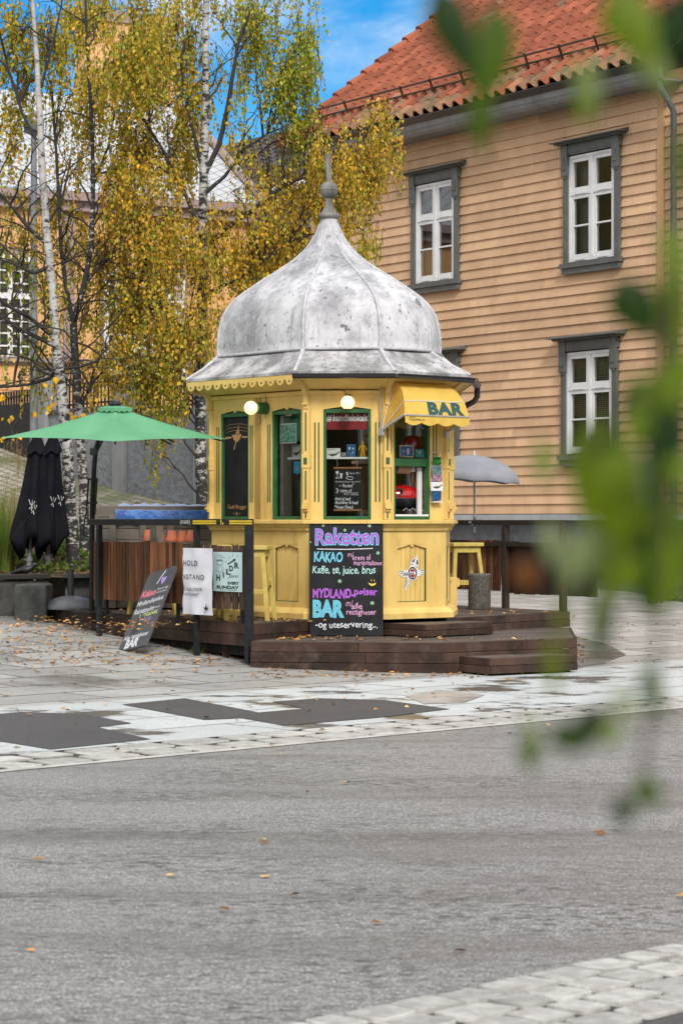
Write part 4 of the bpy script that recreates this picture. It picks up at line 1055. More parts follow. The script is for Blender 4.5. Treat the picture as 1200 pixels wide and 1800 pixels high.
# BAR lettering on the sloping front: frame through the last two profile rows
o0, z0_ = ap[4]; o1, z1_ = ap[5]
slope = Vector((0, -(o0 - o1), (z0_ - z1_))); up = MA.to_3x3() @ Vector((0, o1 - o0, z0_ - z1_)); ox = MA @ Vector((0, -o1, z1_))
MB_ = frame(ox, MA.to_3x3() @ Vector((1, 0, 0)), up)
m_teal = M('teal_lettering', (.02, .085, .085), .5)
g = G(MB_); xb, zb = on(MB_, 754, 735); xe, _ = on(MB_, 814, 738); text(g, 'BAR', xb, .016, .118, -.004, width=xe - xb, bold=.055, sp=.05); 
g.build('awning_lettering', m_teal, aw, recalc=False)
g = G(MA); text(g, 'KAFE AS', ax0 + .05, 2.555, .014, -.395, sp=.05, bold=.01); text(g, 'SOLSKJERMING AS', ax0 + .05, 2.528, .016, -.3965, sp=.05, bold=.012); g.build('small_print', m_ink, aw, recalc=False)
# winged rocket emblem on the lower right panel
x, z = on(FR[2], 724, 1007, .02); g = G(FR[2]); k = 1.0 / 166
def E(px, py): return (x + (px - 600) * .0583 / 170 * 1.32, z - (py - 780) * .0583 / 170)
g.M = FR[2]
y0 = .021
wh = [[(180, 735), (330, 700), (490, 690), (500, 640), (540, 600), (560, 450), (600, 370), (700, 340), (750, 210), (760, 340), (800, 420), (790, 560), (770, 640), (740, 700), (1010, 690), (960, 770), (900, 870), (760, 880), (720, 970), (600, 1020), (540, 1000), (520, 1200), (500, 1100), (410, 1340), (400, 1240), (360, 1280), (460, 960), (440, 890), (370, 920), (280, 880), (220, 810)]]
for p in wh: g.slab([E(*q) for q in p][::-1], y0, y0 + .003)
em = g.build('emblem', m_white, kiosk)
g = G(FR[2]); y = y0 - .0015
poly(g, [E(595, 430), E(640, 370), (E(700, 350)), E(670, 400), E(650, 470)], y); poly(g, [E(735, 360), E(785, 430), E(780, 545), E(730, 520)], y)
poly(g, [E(560, 500), E(630, 520), E(600, 540), E(560, 530)], y); poly(g, [E(705, 575), E(770, 600), E(750, 620), E(715, 600)], y)
for q in range(24):
    a = 2 * math.pi * q / 24; b = 2 * math.pi * (q + 1) / 24
    poly(g, [E(610 + 135 * math.cos(a), 790 + 195 * math.sin(a)), E(610 + 135 * math.cos(b), 790 + 195 * math.sin(b)), E(610 + 98 * math.cos(b), 790 + 150 * math.sin(b)), E(610 + 98 * math.cos(a), 790 + 150 * math.sin(a))], y)
for (a, b, c_, d_) in ((210, 740, 340, 735), (250, 795, 340, 790), (310, 855, 360, 850), (860, 715, 990, 710), (880, 770, 940, 772), (850, 835, 910, 832)): stroke(g, [E(a, b), E(c_, d_)], .006, y)
for a in (470, 440, 520): stroke(g, [E(a, 980), E(a - 80, 1230)], .004, y)
g.build('emblem_dark', m_ink, em, recalc=False)
g = G(FR[2]); 
for a0, a1 in ((.25, 2.9), (3.5, 5.9)): 
    pts = [E(610 + 85 * math.cos(a0 + (a1 - a0) * q / 10), 790 + 130 * math.sin(a0 + (a1 - a0) * q / 10)) for q in range(11)]; poly(g, pts, y)
g.build('emblem_red', M('emblem_red', (.40, .02, .025), .5), em, recalc=False)
g = G(FR[2]); ex, ez = E(345, 850); text(g, 'Raketten', ex, ez, .030, y - .002, width=.135, bold=.07, shear=.25, rot=R(3)); g.build('emblem_plate', m_white, em, recalc=False)
g = G(FR[2]); text(g, 'Raketten', ex, ez, .030, y - .0035, width=.135, bold=.012, shear=.25, rot=R(3)); g.build('emblem_lettering', m_ink, em, recalc=False)

# ------------------------------------------------------------------ things in the kiosk windows
F1, F0, F2 = FR[1], FR[0], FR[2]
def rect(Mx, u0, v0, u1, v1, y, th=.004):
    x0, z1 = on(Mx, u0, v0, y); x1, z0 = on(Mx, u1, v1, y); g = G(Mx); g.box(x0, x1, y, y + th, z0, z1); return g, x0, x1, z0, z1
m_red = M('red_cloth', (.30, .014, .022), .5, (.22, .010, .018), 3); m_red2 = M('red_enamel', (.42, .008, .010), .12, coat=1)
g, x0, x1, z0, z1 = rect(F1, 572, 717, 649, 755, .065)
ban = g.build('window_banner', m_red); tag(ban, 'dark red banner reading #handlelokalt across the top of the front window', 'banner')
g = G(F1); xb, zb = on(F1, 574, 740, .062); xe, _ = on(F1, 647, 740, .062); text(g, '#', xb, zb, .065, .062, width=.05, bold=.03); text(g, 'handlelokalt', xb + .065, zb, .066, .062, width=xe - xb - .07, bold=.035); g.build('lettering', m_white, ban, recalc=False)
m_cardblue = M('night_blue', (.012, .05, .15), .4, (.03, .13, .28), 30)
def whale_card(Mx, u0, v0, u1, v1, y, label, head=True, cat='card'):
    g, x0, x1, z0, z1 = rect(Mx, u0, v0, u1, v1, y); c = g.build('whale_card', m_white); tag(c, label, cat)
    w, h = x1 - x0, z1 - z0; q = lambda a, b: (x0 + a * w, z0 + b * h)
    g = G(Mx); base = .30 if head else .35
    poly(g, [q(.12, base + .12), q(.3, base - .03), q(.5, base - .06), q(.7, base + .02), q(.8, base + .14), q(.88, base + .28), q(.97, base + .26), q(.9, base + .40), q(.84, base + .30), q(.8, base + .36), q(.78, base + .24), q(.62, base + .16), q(.4, base + .13)], y - .0015)
    poly(g, [q(.42, base - .03), q(.52, base - .05), q(.45, base - .13)], y - .0015)
    if head: text(g, 'PARADIS', *q(.1, .84), h * .09, y - .0015, width=w * .55); 
    g.build('whale_print', m_ink, c, recalc=False)
    g = G(Mx); poly(g, [q(.38, base + .12), q(.6, base + .14), q(.55, base + .28), q(.48, base + .2), q(.42, base + .3)], y - .0015); g.build('yellow_print', m_ygl, c, recalc=False)
    return c
whale_card(F1, 573, 788, 598, 806, .11, 'white card with a dark whale at the left of the front window shelf')
g, x0, x1, z0, z1 = rect(F1, 609, 781, 625, 806, .13); c = g.build('space_card', m_cardblue); tag(c, 'dark blue starry card standing in the middle of the front window shelf', 'card')
g = G(F1); w, h = x1 - x0, z1 - z0; poly(g, [(x0 + .4 * w, z0 + .2 * h), (x0 + .62 * w, z0 + .38 * h), (x0 + .9 * w, z0 + .45 * h), (x0 + .65 * w, z0 + .46 * h), (x0 + .5 * w, z0 + .3 * h)], .128); disc(g, x0 + .3 * w, z0 + .72 * h, w * .1, .128, rz=h * .12); disc(g, x0 + .7 * w, z0 + .7 * h, w * .1, .128); g.build('pale_print', m_cmint, c, recalc=False)
def tagset(Mx, u, v, w, y, label, group=None):
    x, z = on(Mx, u, v, y); g = G(Mx); g.box(x, x + w, y, y + .012, z, z + w * .35); g.box(x, x + w, y + .006, y + .011, z + w * .35, z + w * 1.2); 
    o = g.build('price_tag', m_ink); tag(o, label, 'price tag', group)
    g = G(Mx); g.box(x + .003, x + w - .003, y + .003, y + .005, z + w * .4, z + w * 1.15); g.build('print', M('print_grey', (.35, .30, .30), .6, (.12, .1, .1), 90), o); return o
tagset(F1, 599, 806, .055, .11, 'small dark price tag between whale card and starry card')
for u, word in ((488.5, 'leftmost'), (496.5, 'middle'), (504.5, 'rightmost')): tagset(F0, u, 808, .045, .215, f'{word} of the three small price tags on the left window shelf', 'price tags on the left window shelf')
# figurine in yellow
m_figy = M('figure_yellow', (.62, .33, .02), .4, (.5, .25, .015), 20)
x, z = on(F1, 637, 805, .12); z = zsh + .008; g = G(F1); h = .155; y = .13
def lim(pts, rr): g.tube([(x + a * h, y + b * h, z + c * h) for a, b, c in pts], [r_ * h for r_ in rr], 8)
lim([(-.10, 0, .0), (-.09, 0, .25), (-.05, 0, .48)], [.07, .075, .09]); lim([(.10, 0, 0), (.09, 0, .25), (.05, 0, .48)], [.07, .075, .09])
lim([(0, 0, .42), (0, 0, .6), (0, 0, .78), (0, 0, .84)], [.12, .13, .14, .06]); lim([(-.12, 0, .76), (-.21, .02, .6), (-.25, -.04, .46)], [.065, .06, .045]); lim([(.12, 0, .76), (.21, .02, .6), (.25, -.04, .46)], [.065, .06, .045])
g.ball((x, y, z + .90 * h), .085 * h, 6, (1, 1, 1.1)); lim([(0, 0, .96), (0, 0, 1.05), (0, 0, 1.2)], [.07, .02, .008])
fg = g.build('figurine', m_figy); tag(fg, 'small yellow suited toy figure at the right of the front window shelf', 'figurine')
g = G(F1); g.ball((x, y - .02 * h, z + .90 * h), .075 * h, 6); g.build('face', M('toy_skin', (.5, .3, .2), .5), fg)
# hanging menu
g, x0, x1, z0, z1 = rect(F1, 587, 823, 635, 897, .10, .006); mn = thing('hanging_menu', 'small chalk menu board with wooden rods hanging inside the front window', 'menu board', F1 @ Vector(((x0 + x1) / 2, .1, z0))); g.build('board', m_board, mn)
g = G(F1); g.tube([(x0 - .005, .1, z1), (x1 + .005, .1, z1)], .012, 8); g.tube([(x0 - .005, .1, z0), (x1 + .005, .1, z0)], .012, 8); g.build('rod', M('menu_rod', (.30, .13, .05), .5), mn)
g = G(F1)
for dx in (.03, .235): g.tube([(x0 + dx, .1, z1), (x0 + dx, .1, z1 + .03), (x0 + dx + .012, .1, z1 + .045), (x0 + dx, .1, z1 + .06), (x0 + dx, .1, zsh - .012)], .003, 5)
g.build('hook', m_alu, mn)
g = G(F1); w, h = x1 - x0, z1 - z0; q = lambda a, b: (x0 + a * w, z0 + b * h); y = .0975
disc(g, *q(.12, .9), .016, y); stroke(g, [q(.12, .86), q(.12, .77)], .005, y); stroke(g, [q(.05, .765), q(.2, .765)], .006, y); poly(g, [q(.21, .88), q(.31, .88), q(.29, .76), q(.23, .76)], y)
poly(g, [q(.44, .9), q(.5, .92), q(.52, .84), q(.46, .82)], y); stroke(g, [q(.44, .77), q(.52, .73), q(.66, .73), q(.7, .77), q(.64, .8), q(.5, .8), q(.44, .77)], .006, y); text(g, 'Since 1911', *q(.56, .86), .018, y, width=w * .4, jit=.03)
text(g, 'THE FINEST BAR IN THE NORTH', *q(.04, .66), .014, y, width=w * .92)
text(g, 'the', *q(.2, .57), .014, y, jit=.03); text(g, 'Rocket"', *q(.32, .55), .034, y, width=w * .4, jit=.04, bold=.012); text(g, '3', *q(.05, .41), .048, y, jit=.02); text(g, 'types of', *q(.22, .44), .03, y, width=w * .42, jit=.05, bold=.01); text(g, 'HOT DOGS', *q(.36, .36), .03, y, width=w * .52, jit=.04)
text(g, '-Pork & beef', *q(.02, .24), .032, y, width=w * .58, jit=.05, bold=.018); text(g, '-Reindeer & beef', *q(.02, .15), .032, y, width=w * .86, jit=.05, bold=.018); text(g, '*Vegan (Soya)', *q(.02, .04), .034, y, width=w * .68, jit=.05, bold=.018)
g.build('lettering', m_cw, mn, recalc=False)
g, x0, x1, z0, z1 = rect(F1, 618, 816, 650, 897, .37, .1); o = g.build('cupboard', M('cupboard_brown', (.16, .065, .035), .5, isl=.1)); g = G(F1); g.box(x0, x1, .34, .47, z1 + .002, z1 + .035); g.build('top', M('cupboard_top', (.42, .25, .17), .6), o); tag(o, 'brown cupboard seen behind the hanging menu inside the kiosk', 'cupboard')
# left window
g, x0, x1, z0, z1 = rect(F0, 492, 745, 521, 779, .07); c = g.build('green_print', m_white); tag(c, 'square green woodland print taped in the second kiosk window', 'poster')
g = G(F0); g.box(x0 + .012, x1 - .012, .067, .0695, z0 + .012, z1 - .012); g.build('picture', M('woodland', (.015, .09, .06), .6, (.32, .52, .45), 45, st=(1, 1, .6)), c)
whale_card(F0, 513, 782, 530, 806, .20, 'white whale poster above the blue tag in the second kiosk window', cat='poster')
x, z = on(F0, 516, 811, .075); g = G(F0); g.slab([(x, z), (x + .13, z), (x + .13, z - .125), (x + .08, z - .125), (x + .06, z - .145), (x + .045, z - .125), (x, z - .125)][::-1], .075, .079); c = g.build('blue_tag', M('sky_blue_card', (.02, .36, .66), .5)); tag(c, 'bright blue speech bubble tag hanging under the left window shelf', 'sign')
g = G(F0); disc(g, x + .06, z - .075, .018, .0735); g.build('picture', m_cpk, c, recalc=False)
x, z = on(F0, 513, 874, .30); g = G(F0); TD = Matrix.Translation((x, .30, z)) @ Matrix.Rotation(R(90), 4, 'X')
vs = []; prof = [(0, .03), (.20, .03), (.225, .02), (.235, 0), (.225, -.03), (0, -.03)]
g2 = G(F0 @ TD); g2.lathe([(.001, -.03), (.225, -.03), (.235, 0), (.225, .02), (.2, .03), (.001, .03)], 32); c = g2.build('round_lid', M('dark_lid', (.07, .075, .085), .4, (.045, .05, .06), 3)); tag(c, 'big round dark grey lid standing in the second kiosk window', 'lid')
g = G(F0); g.tube([(x - .03, .36, z + .22), (x - .03, .36, z + .42), (x - .10, .36, z + .55), (x - .16, .36, z + .62)], .012, 8); c = g.build('bent_tap', m_brown); tag(c, 'dark bent tap pipe above the round lid in the second window', 'tap')
# right window
g, x0, x1, z0, z1 = rect(F2, 702, 782, 727, 804, .05, .014); c = g.build('framed_picture', M('cream_frame', (.55, .48, .36), .5)); tag(c, 'dark blue picture in a cream frame on the right window rail', 'picture')
g = G(F2); g.box(x0 + .014, x1 - .014, .047, .0495, z0 + .014, z1 - .014); pi = g.build('picture', m_cardblue, c); g = G(F2); g.box((x0 + x1) / 2 - .0, (x0 + x1) / 2 + .03, .0455, .0467, z0 + .03, z0 + .09); disc(g, x0 + .055, z0 + .06, .01, .046); g.build('bottle_print', m_cpk, pi)
g, x0, x1, z0, z1 = rect(F2, 730, 790, 744, 804, .045, .01); c = g.build('teal_booklet', M('teal_card', (.01, .20, .19), .5)); tag(c, 'teal booklet standing beside the framed picture', 'booklet'); g = G(F2); disc(g, (x0 + x1) / 2, z0 + .05, .014, .0435); g.build('print', m_cr, c, recalc=False)
x, z = on(F2, 727, 806, .22); g = G(F2 @ Matrix.Translation((x, .25, z))); g.lathe([(.085, 0), (.095, .02), (.095, .17), (.08, .22), (.05, .24), (0, .245)], 20); c = g.build('red_canister', m_red2); tag(c, 'red rounded canister with a yellow band behind the framed picture', 'canister')
g = G(F2 @ Matrix.Translation((x + .075, .25, z))); g.lathe([(.07, 0), (.07, .19), (.05, .23), (0, .235)], 16); g.build('yellow_band', m_ygl, c)
g = G(F2); x, z = on(F2, 694, 823, .16); xe, _ = on(F2, 718, 823, .16); ro = [(x + (xe - x) * t, .16, z - .006 * t) for t in (0, 1)]; g.tube(ro, .055, 18); c = g.build('paper_roll', M('kraft_paper', (.46, .30, .17), .7, (.40, .25, .14), 4)); tag(c, 'brown paper roll hanging in the open right window', 'paper roll'); g = G(F2); g.tube([(xe - .002, .16, z - .006), (xe + .003, .16, z - .006)], .02, 12); g.build('core', m_black2, c)
for k, dx in enumerate((0, .045)):
    x, z = on(F2, 724, 826, .14); g = G(F2 @ Matrix.Translation((x + dx, .14 + .03 * k, z))); g.lathe([(.003, -.17), (.022, -.10), (.026, -.02)], 12); c = g.build('sauce_nozzle', M('sauce_brown', (.13, .055, .03), .4)); tag(c, ('left' if k == 0 else 'right') + ' of the two pointed brown sauce nozzles in the right window', 'sauce nozzle', 'sauce nozzles in the right window')
    g = G(F2 @ Matrix.Translation((x + dx, .14 + .03 * k, z))); g.lathe([(.030, -.02), (.032, .05), (.02, .06)], 12); g.build('cap', m_white, c)
x, z = on(F2, 716, 898, .20); gr = thing('table_grill', 'shiny red domed table grill in the open right window', 'grill', F2 @ Vector((x, .24, z)))
BM = F2 @ Matrix.Translation((x, .27, z))
g = G(BM); g.loops([[(.24 * sx * math.cos(a), .16 * sx * math.sin(a), zz) for a in [2 * math.pi * k / 32 for k in range(32)]] for sx, zz in ((1.0, .135), (1.02, .15), (.97, .19), (.86, .225), (.66, .255), (.35, .272), (.02, .276))], True); g.build('lid', m_red2, gr)
g = G(BM); g.loops([[(.24 * sx * math.cos(a), .16 * sx * math.sin(a), zz) for a in [2 * math.pi * k / 32 for k in range(32)]] for sx, zz in ((.5, .02), (.75, .05), (.95, .115), (1.0, .133), (.9, .1345), (.1, .1346))], True); g.build('bowl', m_black, gr)
g = G(BM); g.tube([(-.16, -.16, .19), (-.20, -.20, .215), (-.22, -.16, .225)], .016, 8); g.tube([(.22, .0, .16), (.27, .0, .19), (.3, .02, .22)], .004, 6); g.build('handle', m_black, gr)
g = G(BM)
for k in range(4): g.tube([(-.16 + .09 * k, -.18, .0), (-.115 + .09 * k, -.18, .03), (-.07 + .09 * k, -.18, 0)], .004, 5)
g.build('wire_tray', m_alu, gr)
# postcard rack on the pilaster side
rk = thing('postcard_rack', 'white wire postcard rack hanging beside the right window', 'postcard rack', F2 @ Vector((.7, -.03, 1.78)))
x0, zt_ = on(F2, 759, 795, -.03); x1, zb_ = on(F2, 774, 880, -.03); g = G(F2)
for x in (x0, x1): g.tube([(x, -.02, zb_), (x, -.02, zt_)], .0035, 6)
for z in [zb_ + (zt_ - zb_) * k / 5 for k in range(6)]: g.tube([(x0 - .02, -.05, z + .012), (x0, -.02, z), (x1, -.02, z), (x1 + .01, -.05, z + .012)], .003, 5)
g.box(x0 - .01, x1, -.06, -.02, zb_ - .02, zb_ - .008); g.build('wire_frame', m_white, rk)
cards = [('green aurora', M('aurora', (.008, .012, .012), .3, (.03, .30, .03), 9, st=(1, 1, 2.5)), 760, 803, 775, 817), ('pale sea', M('sea_print', (.16, .25, .28), .3, (.03, .04, .05), 14), 759, 818, 776, 834), ('pink blossom', M('blossom', (.50, .26, .30), .3, (.01, .04, .13), 16), 760, 834, 777, 846), ('white whale', m_white, 757, 847, 778, 863), ('dark blue bird', m_cardblue, 759, 863, 775, 879)]
for nm, mm, u0, v0, u1, v1 in cards:
    if nm == 'white whale': c = whale_card(F2, u0, v0, u1, v1, -.062, 'white whale postcard in the wire rack, fourth from its top', False, 'postcard'); c.name = 'postcard'
    else: g, *_ = rect(F2, u0, v0, u1, v1, -.052); c = g.build('postcard', mm); tag(c, f'{nm} postcard in the wire rack beside the right window', 'postcard')
    c['group'] = 'postcards in the wire rack'
# ------------------------------------------------------------------ decks and steps
def clip(pl, a, b):
    """keep the part of convex polygon pl left of line a->b"""
    out = []; d = (b[0] - a[0], b[1] - a[1]); f = lambda p: d[0] * (p[1] - a[1]) - d[1] * (p[0] - a[0])
    for i in range(len(pl)):
        p, q = pl[i], pl[(i + 1) % len(pl)]; fp, fq = f(p), f(q)
        if fp >= 0: out.append(p)
        if fp * fq < 0: t = fp / (fp - fq); out.append((p[0] + (q[0] - p[0]) * t, p[1] + (q[1] - p[1]) * t))
    return out
def planks(g, pl, ang, w, z0, z1, gap=.006):
    d = (math.cos(ang), math.sin(ang)); n = (-d[1], d[0]); vals = [p[0] * n[0] + p[1] * n[1] for p in pl]; v = min(vals)
    while v < max(vals):
        a, b = v + gap / 2, v + w - gap / 2; o1 = (n[0] * a, n[1] * a); o2 = (n[0] * b, n[1] * b)
        c = clip(pl, o1, (o1[0] + d[0], o1[1] + d[1])); 
        if len(c) > 2: c = clip(c, (o2[0] + d[0], o2[1] + d[1]), o2)
        if len(c) > 2: g.prism(c, z0, z1 + random.uniform(-.0015, .0015))
        v += w
def deck(name, label, pl, zt, edges, rows, ang, w=.12, bh=.115, legs=(), mat=None, zmin=None, lip=.0):
    c = Vector((sum(p[0] for p in pl) / len(pl), sum(p[1] for p in pl) / len(pl), zt - .1)); t = thing(name, label, 'deck' if 'deck' in name else 'step', c)
    g = G(); planks(g, pl, ang, w, zt - .028, zt); g.build('planks', mat or m_deckgrey, t, bevel=.003)
    g = G()
    for e in edges:
        a, b = Vector((*pl[e], 0)), Vector((*pl[(e + 1) % len(pl)], 0)); d = (b - a).normalized(); n = Vector((d.y, -d.x, 0)); l = (b - a).length
        for r_ in range(rows):
            z1 = zt + .002 - r_ * (bh + .004); z0 = z1 - bh
            cuts = [0, l] if l < 1.2 or r_ == 2 else [0, l * random.uniform(.35, .75), l]
            for p, q in zip(cuts[:-1], cuts[1:]):
                o = a + n * (.0 + .004 * (r_ % 2)); T = frame((o.x, o.y, 0), d); g.M = T; g.box(p - .018 + (.02 if p else 0), q + .018 - (.02 if q < l else 0), -.03, .0, z0, z1)
    g.M = Matrix(); g.build('fascia', m_wood, t, bevel=.004)
    if legs:
        for x, y in legs:
            g = G(); z = gz(x, y); g.box(x - .045, x + .045, y - .045, y + .045, z - .03, zt - .03); g.build('leg', m_wood, t, bevel=.004)
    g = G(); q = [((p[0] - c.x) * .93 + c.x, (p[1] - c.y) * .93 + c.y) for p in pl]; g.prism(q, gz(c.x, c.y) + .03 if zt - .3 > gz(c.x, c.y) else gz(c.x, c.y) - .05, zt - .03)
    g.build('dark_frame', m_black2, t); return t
DA = Vector((-2.77, 4.42)).normalized(); ang = math.atan2(DA.y, DA.x)
pl = [(-.34, 24.93), (-.9, 25.9), (-2.3, 29.3), (-3.64, 28.5), (-.87, 24.08)][::-1]
def lerp2(a, b, t): return (a[0] + (b[0] - a[0]) * t, a[1] + (b[1] - a[1]) * t)
e0, e1 = (-.87, 24.08), (-3.64, 28.5)
pl = [e1, e0, (-.34, 24.93), (-.9, 25.9), (-2.3, 29.3)]
deck('wooden_deck', 'dark wooden terrace deck on short legs left of the yellow kiosk', pl, .48, (0, 1), 2, ang, legs=[lerp2((-.84, 24.16), (-3.56, 28.5), t) for t in (.03, .12, .2, .33, .47, .6)])
pl = [(-.854, 23.66), (.974, 23.43), (2.34, 24.38), (2.51, 26.8), (-.4, 26.8), (-.80, 24.25)]
deck('wooden_deck', 'low brown wooden deck in front of the kiosk carrying the big chalkboard', pl, .32, (5, 0, 1, 2), 3, R(35), bh=.098)
pl = [(1.1, 25.35), (2.54, 27.3), (.9, 30.1), (-.3, 29.0)]
deck('wooden_deck', 'raised wooden deck behind the kiosk carrying the stone bollard', pl, .48, (0, 1), 2, ang, bh=.085)
pl = [(.47, 24.86), (.845, 24.44), (1.54, 25.15), (1.16, 25.5)]
deck('wooden_step', 'small dark wooden step on the deck below the awning window', pl, .452, (0, 1, 2), 2, R(45), bh=.06)
pl = [(1.17, 23.52), (1.42, 23.14), (2.28, 23.76), (2.06, 24.15)]
deck('wooden_step', 'lowest dark wooden step standing on the paving at the deck corner', pl, .185, (0, 1, 2), 2, R(36), bh=.073)

# ------------------------------------------------------------------ railings
LR0 = Vector((-.91, 23.9, 0)); Ld = Vector((-1.825, 2.7, 0)).normalized(); ML = frame(LR0, -Ld)     # local x = -distance from the corner post
rl = thing('railing', 'black steel railing with two slatted panels left of the kiosk', 'railing', LR0 + Vector((0, 0, .08)))
xl_, _ = on(ML, 158, 918); zr1 = on(ML, 438, 912)[1]; print('rail', xl_, zr1)
g = G(ML); g.box(xl_, .035, -.035, .035, zr1 - .066, zr1); g.build('top_rail', m_black, rl, bevel=.006)
g = G(ML); g.box(xl_, xl_ + .05, .036, .9, zr1 - .064, zr1 - .002); g.build('top_rail', m_black, rl, bevel=.004)
for u, w in ((438, .036), (346, .028), (175, .028)):
    x = on(ML, u, 1000)[0]; p = ML @ Vector((x, 0, 0)); g = G(ML); g.box(x - w, x + w, -w + .002, w - .002, gz(p.x, p.y) + (.02 if u == 438 else -.02), zr1 - .067); ps = g.build('post', m_black, rl, bevel=.004)
    g = G(ML); z = gz(p.x, p.y); g.box(x - w + .006, x + w - .006, -w + .008, w - .008, z - .02, z + .019); g.build('foot', m_conc, ps)
x = on(ML, 252, 930)[0]; g = G(ML); g.box(x - .07, x + .07, .12, .2, .6, zr1 - .07); g.build('timber_post', m_crate, rl)
def slats(u0, u1, v0, v1, n, fill, mat, wob=.0):
    x0 = on(ML, u0, 1000, .045)[0]; x1 = on(ML, u1, 1000, .045)[0]; zt = on(ML, (u0 + u1) / 2, v0, .045)[1]; zb = on(ML, (u0 + u1) / 2, v1, .045)[1]; p = (x1 - x0) / n
    g = G(ML)
    for i in range(n):
        g.box(x0 + p * i, x0 + p * (i + fill), .036 + random.uniform(0, .006), .062, zb + random.uniform(-wob, wob), zt + random.uniform(-wob, wob))
    s_ = g.build('slat_panel', mat, rl)
    g = G(ML)
    for z in (zb + .1, zt - .1): g.box(x0, x1, .063, .085, z - .03, z + .03)
    g.build('batten', m_black2, s_)
    for u in (u0 + 18, u1 - 12):
        x = on(ML, u, 1000, .075)[0]; g = G(ML); g.box(x - .016, x + .016, .086, .118, .48, zb + .1); g.build('support', m_black, s_)
    return x0, x1, zt, zb
slats(166, 321, 953, 1057, 29, .72, m_slat, .004)
slats(324, 434, 958, 1070, 9, .66, m_slat2, .012)
g = G(ML); zc = zr1 - .033                        # stickers on the top rail
def rx(u): return on(ML, u, 918, -.037)[0]
for a, b in ((339, 380), (403, 443)):
    for z0 in (zc - .021, zc + .002): g.box(rx(a), rx(b), -.0375, -.036, z0, z0 + .017)
xa = rx(387); g.box(xa + .01, xa + .022, -.0375, -.036, zc - .026, zc + .018); g.box(xa - .005, xa + .03, -.0376, -.036, zc + .006, zc + .013); disc(g, xa + .016, zc + .024, .007, -.0376); g.box(xa + .04, xa + .062, -.0375, -.036, zc - .024, zc - .004)
g.build('yellow_sticker', m_ygl, rl)
g = G(ML); a, b = rx(317), rx(333); text(g, '(', a - .004, zc - .018, .045, -.0375); text(g, ')', b - .006, zc - .018, .045, -.0375); text(g, 'DET NYTTER', a + .018, zc + .004, .012, -.0375, width=b - a - .03, bold=.03); text(g, 'AV HENDE', a + .022, zc - .014, .012, -.0375, width=b - a - .036, bold=.03)
g.build('white_sticker', m_white, rl, recalc=False)

R0 = Vector((2.50, 27.32, 0)); Rd = Vector((-.505, .863, 0)); MRr = frame(R0, -Rd)
rr = thing('railing', 'dark railing with brown slats and black panel at the right deck edge', 'railing', R0 + Vector((0, 0, .48)))
zrt = on(MRr, 900, 914)[1]
m_railbrown = M('rail_brown', (.035, .022, .016), .5, (.022, .016, .012), 6)
g = G(MRr); g.box(-4.2, .03, -.03, .03, zrt - .06, zrt); g.build('top_rail', m_railbrown, rr, bevel=.004)
zm = on(MRr, 900, 953)[1]
g = G(MRr); g.box(-4.2, .03, -.02, .02, zm - .05, zm); g.build('mid_rail', m_railbrown, rr)
for u in (989, 888):
    x = on(MRr, u, 1000)[0]; g = G(MRr); g.box(x - .033, x + .033, -.035, .035, .48, zrt - .061); g.build('post', m_railbrown, rr, bevel=.004)
g = G(MRr); x0, zb = on(MRr, 790, 1035, .045); x1, _ = on(MRr, 882, 1035, .045); x0 -= 1.0; n = int((x1 - x0) / .075)
for i in range(n): g.box(x0 + i * .075, x0 + i * .075 + .056, .036, .06, zb, zm + .02)
g.build('slat_panel', m_slat, rr)
g = G(MRr); x0, zb = on(MRr, 896, 1043, .045); x1, _ = on(MRr, 1050, 1043, .045); n = int((x1 - x0) / .1)
for i in range(n): g.box(x0 + i * .1, x0 + i * .1 + .094, .036, .06, zb + random.uniform(-.008, .008), zm - .05)
g.build('black_panel', M('black_board', (.018, .014, .013), .6, isl=.2), rr)

# ------------------------------------------------------------------ signs
def signframe(uc, vb, Yb, vt, Yt, xdir):
    b = P(uc, vb, Yb); t_ = P(uc, vt, Yt); return frame(b, xdir, t_ - b), (t_ - b).length
MBd, bl = signframe(608, 1117.5, 24.74, 921, 24.895, (math.cos(A), -math.sin(A), 0))
MBd = frame(P(608, 1117.5, 24.74), (math.cos(A), -math.sin(A), 0), P(608, 921, 24.895) - P(608, 1117.5, 24.74))
# keep the board upright in its own plane
bx0 = on(MBd, 544, 1020)[0]; bx1 = on(MBd, 673, 1020)[0]
cb = thing('chalkboard', 'tall black chalkboard with coloured Raketten menu leaning on the kiosk front', 'chalkboard', MBd.translation)
g = G(MBd); g.box(bx0, bx1, .0, .022, 0, bl); g.build('board', m_board, cb, bevel=.004)
yy = -.0015
def T(g, Mx, s, u0, v, u1, hp, **k):
    x0, z0 = on(Mx, u0, v, yy); x1, _ = on(Mx, u1, v, yy); h = on(Mx, u0, v - hp, yy)[1] - z0
    text(g, s, x0, z0, h, k.pop('y', yy), width=x1 - x0, **k)
def star(g, Mx, u, v, r):
    x, z = on(Mx, u, v, yy)
    for k in range(4): a = math.pi * k / 4 + .2; stroke(g, [(x - r * math.cos(a), z - r * math.sin(a)), (x + r * math.cos(a), z + r * math.sin(a))], .007, yy)
g = G(MBd); T(g, MBd, 'Raketten', 552.5, 957, 666, 27, bold=.05, jit=.03, seed=1); g.build('blue_lettering', m_cb, cb, recalc=False)
g = G(MBd); T(g, MBd, 'Raketten', 552.5, 956.5, 666, 27, bold=.015, jit=.03, seed=1, y=yy - .001); T(g, MBd, 'MYDLAND-', 549, 1050.5, 622, 15, bold=.04, jit=.04, shear=.06); T(g, MBd, 'pølser', 622, 1046, 662, 12, bold=.03, jit=.05)
g.build('purple_lettering', m_cp, cb, recalc=False)
